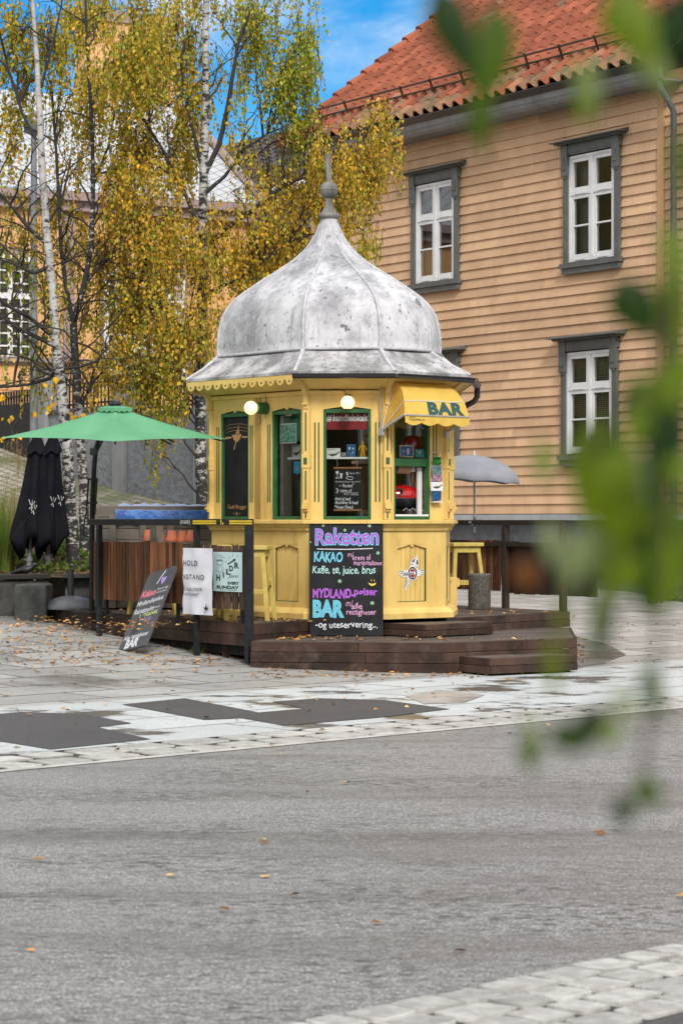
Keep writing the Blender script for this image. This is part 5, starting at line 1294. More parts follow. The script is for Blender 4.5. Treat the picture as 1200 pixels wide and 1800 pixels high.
g = G(MBd); T(g, MBd, 'KAKAO', 551, 987, 602, 16, bold=.035, jit=.04, shear=.08); T(g, MBd, 'BAR', 549, 1083, 602, 27, bold=.06, jit=.02); g.build('cyan_lettering', m_cb, cb, recalc=False)
g = G(MBd); T(g, MBd, 'Kaffe, te, juice, brus', 548, 1008, 660, 13, bold=.008, jit=.05, shear=.12); g.build('mint_lettering', m_cmint, cb, recalc=False)
g = G(MBd); T(g, MBd, 'm/', 610, 979, 620, 9, jit=.03, shear=.2); T(g, MBd, 'krem el', 619, 984, 651, 9, jit=.06, bold=.01); T(g, MBd, 'marshmallows', 621, 993, 671, 8, jit=.06, bold=.01); T(g, MBd, 'm/', 607, 1066, 619, 11, shear=.2, jit=.03); T(g, MBd, 'alle', 617, 1070, 637, 10, jit=.05, bold=.01); T(g, MBd, 'rettigheter', 608, 1080, 661, 9, jit=.06, bold=.01)
g.build('pink_lettering', m_cpk, cb, recalc=False)
g = G(MBd); T(g, MBd, '-og uteservering...', 554, 1103, 664, 11, bold=.01, jit=.06); x, z = on(MBd, 557, 965, yy); x2_, z2_ = on(MBd, 655, 964, yy); stroke(g, [(x, z), ((x + x2_) / 2, z - .004), (x2_, z2_)], .008, yy); g.build('white_lettering', m_cw, cb, recalc=False)
g = G(MBd)
for u, v, r in ((568, 924, .012), (606, 932, .014), (649, 924, .018), (545.8, 953, .008), (664, 972, .018), (597, 1021.5, .02), (654, 1060, .02)): star(g, MBd, u, v, r)
g.build('chalk_stars', m_cg, cb, recalc=False)
g = G(MBd); x, z = on(MBd, 654, 1024, yy)
poly(g, [(x + .038 * math.cos(a), z + .034 * math.sin(a)) for a in [math.pi + math.pi * k / 10 for k in range(11)]] + [(x + .034 * math.cos(a), z + .012 * math.sin(a)) for a in [2 * math.pi - math.pi * k / 10 for k in range(11)]], yy)
for dx in (-.012, .018): stroke(g, [(x + dx, z + .03), (x + dx + .004, z + .014)], .007, yy)
g.build('chalk_smile', m_cy, cb, recalc=False)
# worn board leaning on the slats
BL, BR = gp(207, 1141), gp(255, 1153); bc = (BL + BR) / 2; tcn = P(289, 1002, bc.y + .42)
xd = (BR - BL).normalized(); zd = (tcn - bc); zl = zd.length; M2 = frame(bc, xd, zd); 
# shear-free frame: keep the long axis, square up the short one
zn = zd.normalized(); xn = (xd - zn * xd.dot(zn)).normalized(); M2 = frame(bc + Vector((0, 0, .035)), xn, zn)
hw = (BR - BL).length * .40; print('hw', hw); cb2 = thing('chalkboard', 'narrow worn grey chalkboard leaning askew on the slatted panel', 'chalkboard', bc)
rr_ = .05; pts = [(-hw, 0), (hw, 0)] + [(hw - rr_ + rr_ * math.sin(a), zl - .03 - rr_ + rr_ * math.cos(a)) for a in (math.pi / 2, math.pi / 4, 0)] + [(-hw + rr_ - rr_ * math.sin(a), zl - .03 - rr_ + rr_ * math.cos(a)) for a in (0, math.pi / 4, math.pi / 2)]
g = G(M2); g.slab(pts, 0, .025); g.build('board', m_board2, cb2, bevel=.003)
H = zl
def TT(g, s, a, b, w, h, **k): text(g, s, -hw + a * 2 * hw, b * H, h, yy, width=w * 2 * hw, **k)
g = G(M2); TT(g, 'Kakao', .06, .655, .52, .075, bold=.03, jit=.05); g.build('red_lettering', m_cr, cb2, recalc=False)
g = G(M2); TT(g, 'Krem og', .6, .70, .36, .028, jit=.06); TT(g, 'marshmal', .6, .66, .36, .024, jit=.06); TT(g, 'Mydlandspølse', .04, .555, .92, .055, bold=.008, jit=.06); TT(g, 'Rakettpølse', .04, .45, .72, .06, bold=.008, jit=.06); TT(g, 'med', .78, .46, .18, .03, jit=.05); TT(g, 'Alle rettigheter', .06, .135, .88, .05, bold=.014, jit=.05); TT(g, 'BAR', .20, .03, .46, .10, bold=.045, jit=.03)
poly(g, [(-.02, .79 * H), (-.005, .785 * H), (.03, .85 * H), (.085, .93 * H), (.07, .945 * H), (.02, .87 * H)], yy); g.build('white_lettering', m_cw, cb2, recalc=False)
g = G(M2); TT(g, '& VEGANSK', .3, .39, .66, .04, bold=.02, jit=.05); g.build('lime_lettering', m_cl, cb2, recalc=False)
g = G(M2); TT(g, 'PØLSE', .40, .335, .4, .032, jit=.05); hx, hz_ = .105, .82 * H
poly(g, [(hx, hz_ - .06), (hx + .045, hz_), (hx + .045, hz_ + .03), (hx + .02, hz_ + .04), (hx, hz_ + .022), (hx - .02, hz_ + .04), (hx - .045, hz_ + .03), (hx - .045, hz_)], yy); g.build('purple_chalk', M('lilac_chalk', (.42, .28, .75), .9), cb2, recalc=False)
g = G(M2); poly(g, [(-.145, .20 * H), (-.02, .21 * H), (.0, .25 * H), (.005, .42 * H), (-.115, .42 * H), (-.12, .36 * H)], yy); g.build('wiped_patch', M('wiped_grey', (.035, .036, .04), .6), cb2, recalc=False)
# posters on the railing
def wavy(Mx, x0, x1, z0, z1, y, amp, seed=0):
    g = G(Mx); n, m_ = 10, 16; vs = []
    for j in range(m_ + 1):
        for i in range(n + 1): vs.append((x0 + (x1 - x0) * i / n, y + amp * (mnoise.noise(Vector((i * .35, j * .25, seed)))), z0 + (z1 - z0) * j / m_))
    g.add(vs, [(j * (n + 1) + i, j * (n + 1) + i + 1, (j + 1) * (n + 1) + i + 1, (j + 1) * (n + 1) + i) for j in range(m_) for i in range(n)], True); return g
x0, z1 = on(ML, 321, 963, -.06); x1, z0 = on(ML, 372.5, 1082, -.06)
ps = wavy(ML, x0, x1, z0, z1, -.055, .022).build('notice', m_paper, recalc=False); tag(ps, 'tall white notice sheet lettered HOLD on the black railing post', 'poster')
yy = -.072
g = G(ML); T(g, ML, 'HOLD', 322, 994, 347, 9, bold=.02, sp=.12); T(g, ML, 'VSTAND', 321.5, 1018, 359, 8.5, bold=.02, sp=.14); T(g, ML, 'TIL ALLE UTENFOR', 322, 1038, 355, 5.5, bold=.01); T(g, ML, 'DIN "KOHORT"', 324, 1047, 350, 5, bold=.01)
x, z = on(ML, 362, 1070, yy); poly(g, [(x - .05, z + .012), (x + .05, z + .012), (x + .02, z - .012), (x - .02, z - .012)], yy); disc(g, x, z, .02, yy); poly(g, [(x - .012, z + .02), (x + .014, z + .02), (x + .008, z + .05)], yy); stroke(g, [(x - .01, z - .02), (x - .03, z - .05)], .006, yy)
g.build('lettering', m_ink, ps, recalc=False)
x0, z1 = on(ML, 375, 970, .014); x1, z0 = on(ML, 425, 1041, .014)
g = G(ML); g.box(x0, x1, .014, .02, z0, z1); ps = g.build('poster', m_mint); tag(ps, 'pale mint HILDR Jam concert poster on the slatted railing panel', 'poster')
yy = .012
g = G(ML)
for ch, u, v, h in (('H', 380, 1020, 10), ('I', 391, 1015, 9), ('L', 397, 1009.5, 9), ('D', 402.5, 1003.5, 9), ('R', 411.5, 998.5, 9.5)): T(g, ML, ch, u, v, u + (3.2 if ch == 'I' else 7.5), h, bold=.04)
T(g, ML, 'Jam', 402, 1015, 418, 6, shear=.3); T(g, ML, 'EVERY', 400, 1027, 419.5, 4.5, bold=.04); T(g, ML, 'SUNDAY', 381, 1034, 419, 5, bold=.04); T(g, ML, '@ RAKETTEN BAR', 386, 1037.5, 415, 1.8)
T(g, ML, 'SATURDAY', 381, 977, 390, 1.3); T(g, ML, 'SESSION', 386, 980, 396, 1.3)
def tp(u, v): return on(ML, u, v, yy)
stroke(g, [tp(400, 992), tp(411, 985)], .014, yy); poly(g, [tp(409, 983), tp(414.5, 982), tp(412.5, 988)], yy)
for u, v in ((403, 981), (409, 977), (417, 978), (397, 988)): x, z = tp(u, v); disc(g, x, z, .006, yy); stroke(g, [(x + .005, z), (x + .005, z + .025)], .003, yy)
ln = lambda pts: stroke(g, [tp(*p) for p in pts], .0035, yy)
ln([(386 + 6 * math.cos(a), 989 + 4.5 * math.sin(a)) for a in [k / 12 * 6.283 for k in range(13)]]); ln([(381, 997), (380, 1002), (384, 1004)]); ln([(392, 996), (394, 1001), (391, 1004)]); ln([(385, 994), (384, 1004), (388, 1008)]); ln([(389, 994), (391, 1003), (387, 1007)])
for u in (383, 389): ln([(u + 2 * math.cos(a), 985 + 1.5 * math.sin(a)) for a in [k / 8 * 6.283 for k in range(9)]])
g.build('lettering', m_ink, ps, recalc=False)

# ------------------------------------------------------------------ umbrellas
uc = Vector((-2.391, 25.6, 0)); gu = thing('parasol', 'wide square green cantilever parasol opened over the left terrace', 'parasol', (-2.77, 26.9, .48))
ap = Vector((uc.x, uc.y, P(203, 714, 25.6).z)); cr4 = [P(-2, 770, 25.6), P(203, 776, 24.4), P(401, 772, 25.6), Vector((uc.x, uc.y + 1.2, 2.44))]
g = G(); NN = 10
for k in range(4):
    a, b = cr4[k], cr4[(k + 1) % 4]; vs = []
    for i in range(NN + 1):
        for j in range(NN + 1):
            f = i / NN; h = j / NN; e = a.lerp(b, h); p = ap.lerp(e, f)
            p.z += -.05 * math.sin(f * math.pi) * (.5 + .9 * (4 * h * (1 - h))) + .018 * f * 4 * h * (1 - h) + .006 * mnoise.noise(p * 6)
            vs.append(p)
    g.add(vs, [(i * (NN + 1) + j, i * (NN + 1) + j + 1, (i + 1) * (NN + 1) + j + 1, (i + 1) * (NN + 1) + j) for i in range(NN) for j in range(NN)], True)
g.build('canopy', m_grn, gu, recalc=False, merge=True)
g = G()
for k in range(4):
    a, b = [ap.lerp(c, .145) + Vector((0, 0, .035)) for c in (cr4[k], cr4[(k + 1) % 4])]; n = 10
    t_ = ap + Vector((0, 0, .015)); r1 = [a.lerp(b, i / n) for i in range(n + 1)]; r2 = [p + Vector((0, 0, -.04 + .012 * math.sin(i * 2.1))) + (p - ap) * .05 for i, p in enumerate(r1)]
    for i in range(n): g.add([t_, r1[i], r1[i + 1]], [(0, 1, 2)], True)
    g.loops([r1, r2], True, False)
g.build('vent_cap', m_grn, gu, recalc=False)
g = G(); g.lathe([(.06, 0), (.07, .012), (.05, .03), (.02, .045), (0, .047)], 14, ap + Vector((0, 0, .01))); g.build('hub_cap', m_black, gu)
g = G()
for c in cr4: g.beam(ap - Vector((0, 0, .09)), ap.lerp(c, .97) - Vector((0, 0, .035)), .02, .014)
for k in range(4): g.beam(ap - Vector((0, 0, .09)), ap.lerp(cr4[k].lerp(cr4[(k + 1) % 4], .5), .97) - Vector((0, 0, .055)), .018, .012)
for k in range(4):
    g.beam(ap - Vector((0, 0, .30)), ap.lerp(cr4[k], .5) - Vector((0, 0, .08)), .014, .01)
g.tube([ap - Vector((0, 0, .36)), ap], .025, 8)
g.build('ribs', m_black, gu)
g = G(); mast = [P(162, 1076, 26.9), P(162, 950, 26.9), P(163, 880, 26.9), P(166, 820, 26.9), P(169, 790, 26.85), P(176, 765, 26.6), P(188, 742, 26.1), P(203, 728, 25.6)]
g.tube(mast, [.03, .03, .03, .028, .028, .025, .022, .02], 10); g.box(-2.77 - .2, -2.77 + .2, 26.75, 27.15, .482, .50); g.build('mast', m_black, gu)
g = G()
for du in (-7, 8): g.tube([P(162 + du - 3, 905, 26.85), P(163 + du, 842, 26.85)], .011, 6)
for v in (842, 884): g.beam(P(153, v, 26.85), P(172, v, 26.85), .025, .02)
g.tube([P(169, 795, 26.8), P(182, 770, 26.8)], .018, 8); g.box(*[q for c in ((P(165, 795, 26.85).x - .035, P(165, 795, 26.85).x + .035), (26.78, 26.92), (P(165, 800, 26.85).z, P(165, 788, 26.85).z)) for q in c])
g.tube([P(153, 897, 26.8), P(149, 915, 26.8), P(147, 938, 26.8), P(150, 943, 26.8), P(157, 943, 26.8)], .009, 6); g.build('crank', m_black, gu)

ub = P(125, 1068, 28.0); ub.z = .482
bt = thing('umbrella_stand', 'empty grey domed parasol stand with short tube on the left deck', 'umbrella stand', ub)
g = G(); g.lathe([(.31, 0), (.315, .02), (.30, .045), (.26, .085), (.19, .125), (.10, .15), (.05, .155), (.04, .156)], 36, ub); g.build('dome', m_plastic, bt)
g = G(); g.tube([ub + Vector((0, 0, .15)), ub + Vector((0, 0, .46))], .037, 14); g.build('tube', M('dark_tube', (.055, .06, .07), .35), bt)
def closed(uu, ub_, Y, label, vt=765, vb=1016, seed=0, zs=0):
    t_ = P(uu, vt, Y); b = P(ub_, vb, Y); ax = (t_ - b); L_ = ax.length; Mx = frame(b, (1, 0, 0), ax); t = thing('closed_parasol', label, 'parasol', b)
    g = G(Mx); g.tube([(0, 0, 0), (0, 0, L_)], .022, 10); g.build('pole', m_pole, t)
    g = G(Mx); g.tube([(0, 0, 0), (0, 0, .26)], .033, 12); g.tube([(0, 0, .20), (0, 0, .24)], .042, 12); g.tube([(-.03, -.0, .22), (-.075, -.02, .22), (-.075, -.02, .245)], .012, 8); g.build('sleeve', m_pole, t)
    g = G(Mx); rings = []; n = 64; rg = random.Random(seed); ph = rg.random() * 6
    for f, r_, k in ((.0, .028, .0), (.02, .045, .1), (.13, .10, .25), (.14, .098, .3), (.35, .14, .42), (.55, .195, .5), (.70, .245, .52), (.78, .265, .52)):
        rings.append([(r_ * (1 - k + k * (.5 + .5 * math.cos(5 * a + ph + .7 * math.sin(2 * a)))) * math.cos(a), r_ * .95 * (1 - k + k * (.5 + .5 * math.cos(5 * a + ph + .7 * math.sin(2 * a)))) * math.sin(a), L_ * (1 - f * .92)) for a in [2 * math.pi * i / n for i in range(n)]])
    hem = []; hem2 = []
    for a in [2 * math.pi * i / n for i in range(n)]:
        w = .5 + .5 * math.cos(5 * a + ph + .7 * math.sin(2 * a)); dz = (.03 + .20 * (1 - w) + .06 * math.sin(a * 2 + seed)); r_ = .262 * (.42 + .42 * w)
        hem.append((r_ * math.cos(a), r_ * math.sin(a), L_ * (1 - .78 * .92) - dz)); hem2.append((r_ * .75 * math.cos(a), r_ * .75 * math.sin(a), L_ * (1 - .78 * .92) - dz + .05))
    rings += [hem, hem2]; g.loops(rings, True); g.build('canopy', m_blk, t, recalc=False)
    g = G(Mx); g.loops([[(r_ * math.cos(a), r_ * math.sin(a), L_ * (1 - f) - (.02 * math.cos(6 * a) if f > .1 else 0)) for a in [2 * math.pi * i / 48 for i in range(48)]] for f, r_ in ((-.005, .03), (.02, .058), (.11, .118), (.125, .124))], True); g.build('cap', m_blk, t, recalc=False)
    return t, Mx
cu1, Mx1 = closed(66, 50, 29.0, 'closed black parasol with white script, nearer of the pair', seed=1)
cu2, Mx2 = closed(94, 84, 29.7, 'closed black parasol with white script standing on a round plate', seed=4, vb=1012)
for t, Mx, us in ((cu1, Mx1, ((54, 884), (58, 891))), (cu2, Mx2, ((92, 878), (105, 876)))):
    g = G(Mx)
    for u, v in us:
        x, z = on(Mx, u, v, -.21); stroke(g, [(x - .02, z + .04), (x, z - .02), (x + .02, z + .03), (x + .03, z - .03), (x + .05, z + .02)], .007, -.212); stroke(g, [(x - .01, z - .07), (x + .01, z - .04), (x + .02, z - .09)], .007, -.212)
    g.build('white_script', m_white, t, recalc=False)
g = G(); pb = P(84, 1013, 29.7); g.lathe([(.20, -.02), (.21, 0), (.20, .025), (.05, .03)], 24, pb); g.build('base_plate', m_conc, cu2)
# small grey parasol clamped to the right railing
pc = P(833.5, 918, 28.9); pt = P(833, 800, 28.9); sp = thing('parasol', 'small domed grey parasol clamped to the right railing', 'parasol', pc)
g = G(); g.tube([pc - Vector((0, 0, .12)), pt + Vector((0, 0, .02))], .012, 10); g.tube([pt, pt + Vector((0, 0, .05))], [.02, .008], 8); g.build('pole', m_alu, sp)
g = G(); g.beam(pc + Vector((-.07, 0, 0)), pc + Vector((.09, -.03, .02)), .025, .03); g.tube([pc + Vector((0, -.03, -.05)), pc + Vector((0, -.03, .06))], .02, 8); g.tube([pc + Vector((0, -.03, -.05)), pc + Vector((-.04, -.06, -.02))], .008, 6); g.build('clamp', m_zincg, sp)
Mc = Matrix.Translation(pt) @ Matrix.Rotation(R(4), 4, 'Y'); g = G(Mc); rings = []; n = 64
for f in [i / 8 for i in range(9)]:
    ring_ = []
    for i in range(n):
        a = 2 * math.pi * i / n + .25; w = abs(math.sin(4 * a)); rad = .57 * math.sin(f * 1.38) / math.sin(1.38); rad *= 1 - .05 * f * w; ring_.append((rad * math.cos(a), rad * math.sin(a), -.285 * (1 - math.cos(f * 1.38)) / (1 - math.cos(1.38)) + .02 * f * f * w))
    rings.append(ring_)
rings.append([(x * .99, y * .99, z - .035) for x, y, z in rings[-1]])
g.loops(rings, True); g.build('canopy', m_grey, sp, recalc=False)
g = G(Mc)
for k in range(8):
    a = math.pi * k / 4 - .0; 
    g.tube([(.0, 0, -.04)] + [(.57 * math.sin(f * 1.38) / math.sin(1.38) * math.cos(a), .57 * math.sin(f * 1.38) / math.sin(1.38) * math.sin(a), -.285 * (1 - math.cos(f * 1.38)) / (1 - math.cos(1.38)) - .012) for f in (.3, .6, 1.0)], .004, 5)
g.build('ribs', m_alu, sp)

# ------------------------------------------------------------------ stools, bollard, pots, crates
st = thing('bar_stool', 'yellow wooden bar stool beside the black railing post', 'bar stool', (0, 0, 0), 0, 'yellow bar stools')
g = G(); g.box(-.20, .20, -.15, .15, .725, .768); g.build('seat', m_yellow2, st, bevel=.006)
g = G(); g.box(-.17, .17, -.115, -.095, .655, .724); g.box(-.17, .17, .095, .115, .655, .724); g.box(-.17, -.15, -.095, .095, .655, .724); g.box(.15, .17, -.095, .095, .655, .724); g.build('apron', m_yellow2, st)
for sx in (-1, 1):
    for sy in (-1, 1): g = G(); g.beam((sx * .145, sy * .09, .724), (sx * .215, sy * .16, 0), .045, .035, (0, 1, 0)); g.build('leg', m_yellow2, st, bevel=.003)
g = G()
for sy in (-1, 1): g.box(-.185, .185, sy * .133 - .012, sy * .133 + .012, .28, .33)
for sx in (-1, 1): g.box(sx * .182 - .012, sx * .182 + .012, -.125, .125, .36, .41)
g.build('crossbar', m_yellow2, st)
def putst(u, v, Y, rz, label, first=False):
    p = P(u, v, Y); p.z = .482; st_ = st if first else copy_thing(st, p, rz, label)
    if first: st.location = p; st.rotation_euler = (0, 0, rz)
    return st_
putst(441, 1085, 24.75, R(-12), None, True)
putst(268, 1075, 26.3, R(-52), 'yellow bar stool behind the long slatted panel, only its feet showing')
putst(388, 1080, 25.25, R(-45), 'yellow bar stool behind the mint concert poster')
putst(813, 1068, 28.1, R(25), 'yellow bar stool behind the kiosk next to the stone bollard')
bp = P(842, 1070, 28.0); bp.z = .482; g = G(); g.lathe([(.125, 0), (.13, .01), (.13, .38), (.132, .385), (.132, .405), (.12, .412), (0, .413)], 28, bp); tag(g.build('bollard', m_aggr, bevel=0), 'squat round pebbled concrete bollard on the right deck', 'bollard')
yp = P(798, 1075, 26.6); yp.z = .482; pst = thing('wooden_post', 'short yellow wooden post at the kiosk corner before the right stool', 'post', yp)
g = G(); g.box(yp.x - .05, yp.x + .03, yp.y - .03, yp.y + .03, .482, .885); g.build('post', m_yellow, pst, bevel=.004); g = G(); g.box(yp.x + .032, yp.x + .055, yp.y - .02, yp.y + .02, .78, .87); g.tube([(yp.x - .045, yp.y - .03, .95 - .12), (yp.x - .045, yp.y - .05, .96 - .12), (yp.x - .035, yp.y - .05, .97 - .12)], .005, 6); g.build('hook', m_yellow, pst)
CR0, CR1 = P(166, 940, 27.9), P(371, 940, 27.9)
cr = thing('planter_crate', 'weathered grey plank crate behind the slatted railing', 'crate', (CR0.x, 27.9, .48))
g = G(); z = .5
while z < 1.6: g.box(CR0.x, CR1.x, 27.9, 27.93, z, z + .125); g.box(CR0.x, CR0.x + .03, 27.931, 28.9, z, z + .125); z += .131
g.build('planks', m_crate, cr, bevel=.003)
g = G(); g.box(CR0.x - .03, CR1.x, 27.65, 27.899, 1.235, 1.26); sh_ = g.build('shelf', m_crate, cr); g = G(); g.box(CR0.x + .03, CR1.x, 27.95, 28.9, .5, 1.55); g.build('soil', m_soil, cr)
for u in (198, 252, 300): p = P(u, 940, 27.87); g = G(); g.box(p.x - .04, p.x + .04, 27.862, 27.899, .5, 1.234); g.box(p.x - .04, p.x + .04, 27.862, 27.899, 1.261, 1.58); g.build('upright', m_crate, cr)
g = G(); x0, x1 = P(203, 0, 27.86).x, P(367, 0, 27.86).x; n = 40; rows_ = []
for y, z, amp in ((27.845, 1.49, .02), (27.85, 1.56, .012), (27.87, 1.625, .006), (28.2, 1.67, .02), (28.6, 1.70, .02), (29.0, 1.68, .01)):
    rows_.append([(x0 + (x1 - x0) * i / n, y + (amp * .8 * mnoise.noise(Vector((i * .6, y, 3))) if z < 1.6 else 0), z + amp * 1.4 * mnoise.noise(Vector((i * .35, z * 4, 1)))) for i in range(n + 1)])
g.loops(rows_[:3], True, False); g.m = 1; g.loops(rows_[2:], True, False)
tag(g.build('tarpaulin', [m_tarp, m_tarptop], recalc=False), 'crumpled blue tarpaulin over the grey plank crate', 'tarpaulin')
pot = thing('flower_pot', 'upturned terracotta pot, first from the left on the crate shelf', 'flower pot', (0, 0, 0), 0, 'terracotta pots on the crate shelf')
g = G(); g.lathe([(.068, 0), (.071, .032), (.062, .035), (.045, .125), (.012, .127), (.012, .12)], 20); g.build('pot_body', m_terra, pot)
names = ['second', 'third', 'fourth', 'fifth']
for k, (u, tilt, yd) in enumerate(((263, -.25, 0), (280, -.12, .02), (302, -.1, 0), (321, .0, .02), (337, .15, -.02))):
    p = P(u, 953, 27.78 + yd); p.z = 1.262
    if k == 0: o = pot; o.location = p
    else: o = copy_thing(pot, p, k, f'upturned terracotta pot, {names[k - 1]} from the left on the crate shelf')
    o.rotation_euler = (0, tilt * .5, k * 1.3); o.location.z += abs(math.sin(tilt * .5)) * .085
# planter wall, block, bed
m_cap = M('dark_timber_cap', (.045, .04, .036), .6, (.03, .026, .024), 5, st=(.3, .3, 1), bump=.3, dirt=.3, ds=5, dc=(.11, .10, .09))
PB = [Vector((-3.45, 28.55, 0)), Vector((-4.9, 27.3, 0)), Vector((-8.0, 26.6, 0))]
BZ = .80
g = G()
for a, b in zip(PB[:-1], PB[1:]):
    d = (b - a).normalized(); n = Vector((-d.y, d.x, 0)) * -1; 
    if n.y < 0: n = -n
    q = [a, b, b + n * .2, a + n * .2]; g.prism([(p.x, p.y) for p in q], 0, BZ)
pw = thing('planter_wall', 'low concrete planter wall with dark timber top at the far left', 'wall', PB[0]); g.build('concrete', m_conc, pw)
g = G()
for a, b in zip(PB[:-1], PB[1:]):
    d = (b - a).normalized(); n = Vector((-d.y, d.x, 0)); n = n if n.y > 0 else -n
    q = [a - n * .04, b - n * .04, b + n * .3, a + n * .3]; g.prism([(p.x, p.y) for p in q], BZ + .02, BZ + .075)
g.box(-3.3, -2.7, 28.75, 29.0, BZ + .02, BZ + .075)
g.build('timber_cap', m_cap, pw, bevel=.006)
g = G(); g.box(-3.3, -1.4, 28.9, 29.1, .3, BZ + .018); g.build('concrete', m_conc, pw)
b0 = P(58, 1080, 28.0); g = G(); g.box(b0.x - .18, b0.x + .19, 27.75, 28.35, gz(b0.x, 28) - .05, .77); tag(g.build('concrete_block', m_conc, bevel=.02), 'square grey concrete block beside the domed parasol stand', 'block')
def bedz(x, y): return .80 + .11 * (y - 28.5) + .05 * mnoise.noise(Vector((x * 1.3, y * 1.3, 0)))
g = G(); vs = []; nx, ny = 40, 24
for j in range(ny + 1):
    for i in range(nx + 1):
        x = -8.5 + 7.2 * i / nx; y0 = 28.75 if x > -3.6 else (28.75 - (-3.6 - x) * .62 if x > -5 else 27.9 - (-5 - x) * .2); y = y0 + (33.0 - y0) * j / ny; vs.append((x, y, bedz(x, y)))
g.add(vs, [(j * (nx + 1) + i, j * (nx + 1) + i + 1, (j + 1) * (nx + 1) + i + 1, (j + 1) * (nx + 1) + i) for j in range(ny) for i in range(nx)], True); struct(g, 'planting_bed', m_soil, recalc=False)
# crow on the bed
cp = P(44, 1003, 28.6); cp.z = bedz(cp.x, cp.y) + .0; g = G(Matrix.Translation(cp) @ Matrix.Scale(.8, 4))
g.tube([(-.20, 0, .075), (-.13, 0, .09), (-.07, 0, .11), (0, 0, .125), (.06, 0, .13), (.10, 0, .155), (.125, 0, .19), (.15, 0, .205), (.175, 0, .198), (.19, 0, .19), (.23, 0, .18)], [.018, .03, .045, .058, .055, .042, .036, .037, .028, .014, .003], 12)
g.tube([(-.02, -.045, .13), (-.12, -.04, .10), (-.19, -.02, .08)], [.03, .025, .006], 8)
g.tube([(.02, -.02, .09), (.03, -.02, .05), (.02, -.02, .0)], [.016, .008, .006], 6); g.tube([(.03, .025, .09), (.04, .025, .05), (.03, .025, .0)], [.016, .008, .006], 6)
for y in (-.02, .025): g.tube([(.0, y, .005), (.06, y, .005)], .005, 5)
tag(g.build('crow', M('crow_feather', (.012, .012, .016), .45, (.022, .022, .028), 20)), 'black crow on the leafy bed behind the nearer closed parasol', 'bird')
# ------------------------------------------------------------------ birches
rgT = random.Random(21)
m_bark = bpy.data.materials.new('birch_bark'); m_bark.use_nodes = True
def bark(m):
    t = m.node_tree; L = t.links.new; b = t.nodes['Principled BSDF']; b.inputs['Roughness'].default_value = .75
    tc = N(t, 'ShaderNodeTexCoord')
    def nz(scale, st, det=6, rough=.65):
        mp = N(t, 'ShaderNodeMapping'); mp.inputs['Scale'].default_value = st; L(tc.outputs['Object'], mp.inputs[0]); n = N(t, 'ShaderNodeTexNoise'); n.inputs['Scale'].default_value = scale; n.inputs['Detail'].default_value = det; n.inputs['Roughness'].default_value = rough; L(mp.outputs[0], n.inputs['Vector']); return n.outputs[0]
    def mr(s, a, bb, c0=0., d0=1.):
        q = N(t, 'ShaderNodeMapRange', interpolation_type='SMOOTHSTEP'); q.inputs[1].default_value = a; q.inputs[2].default_value = bb; q.inputs[3].default_value = c0; q.inputs[4].default_value = d0; L(s, q.inputs[0]); return q.outputs[0]
    def mix(f, A, B):
        q = N(t, 'ShaderNodeMix', data_type='RGBA'); L(f, q.inputs[0])
        for s, i in ((A, 6), (B, 7)):
            if hasattr(s, 'links'): L(s, q.inputs[i])
            else: q.inputs[i].default_value = (*s, 1)
        return q.outputs[2]
    at = N(t, 'ShaderNodeAttribute', attribute_name='tint')      # how rough and black the bark is: trunk foot and limbs
    col = mix(mr(nz(4, (1, 1, 1)), .35, .65), (.50, .49, .47), (.36, .345, .33))
    n = nz(4.0, (2.2, 2.2, 4.6), 8, .72); ad = N(t, 'ShaderNodeMath', operation='MULTIPLY_ADD'); L(at.outputs['Fac'], ad.inputs[0]); ad.inputs[1].default_value = .34; L(n, ad.inputs[2])
    col = mix(mr(ad.outputs[0], .58, .64), col, (.022, .02, .02))
    n2 = nz(6, (.6, .6, 9), 4, .6); col = mix(mr(n2, .66, .70, 0, .85), col, (.05, .045, .04))
    L(col, b.inputs['Base Color']); bn = N(t, 'ShaderNodeBump'); bn.inputs['Strength'].default_value = .6; bn.inputs['Distance'].default_value = .02; L(n, bn.inputs['Height']); L(bn.outputs[0], b.inputs['Normal'])
bark(m_bark)
m_twig = M('dark_twig', (.022, .017, .015), .8, (.035, .028, .025), 8)
TR = [(0.0, (.14, .25, .016)), (.3, (.36, .39, .034)), (.55, (.53, .40, .05)), (.8, (.66, .36, .035)), (1.0, (.85, .50, .035))]
m_leaf = M('birch_leaf', (.3, .2, .03), .5, tint=TR, isl=.42, trans=.4, spec=.3)
def trunk(g, pts, Y, wpx, dark):
    p3 = [P(u, v, Y + (0 if len(q) == 0 else q[0])) for (u, v, *q) in pts]; rad = [w * .5 * Y / F for w in wpx]; n = 12
    # refine
    P2 = []; R2 = []; D2 = []
    for i in range(len(p3) - 1):
        for k in range(5):
            f = k / 5; P2.append(p3[i].lerp(p3[i + 1], f) + Vector((rgT.uniform(-1, 1), rgT.uniform(-1, 1), 0)) * rad[i] * .07); R2.append((rad[i] + (rad[i + 1] - rad[i]) * f) * rgT.uniform(.95, 1.06)); D2.append(dark[i] + (dark[i + 1] - dark[i]) * f)
    P2.append(p3[-1]); R2.append(rad[-1]); D2.append(dark[-1])
    vs0 = len(g.v); g.tube(P2, R2, n, cap=False)
    for i in range(len(P2)):
        for k in range(n): g.tint[vs0 + i * n + k] = D2[i]
    return P2
def wig(a, b, n, amp, sag=0):
    out = []; l = (b - a).length
    o = Vector((0, 0, 0))
    for i in range(n + 1):
        f = i / n; p = a.lerp(b, f)
        if 0 < i < n: o = o * .6 + Vector((rgT.uniform(-1, 1), rgT.uniform(-1, 1), rgT.uniform(-1, 1))) * amp * l
        p = p + o * (1 if i < n else 0); p.z += sag * l * 4 * f * (1 - f); out.append(p)
    return out
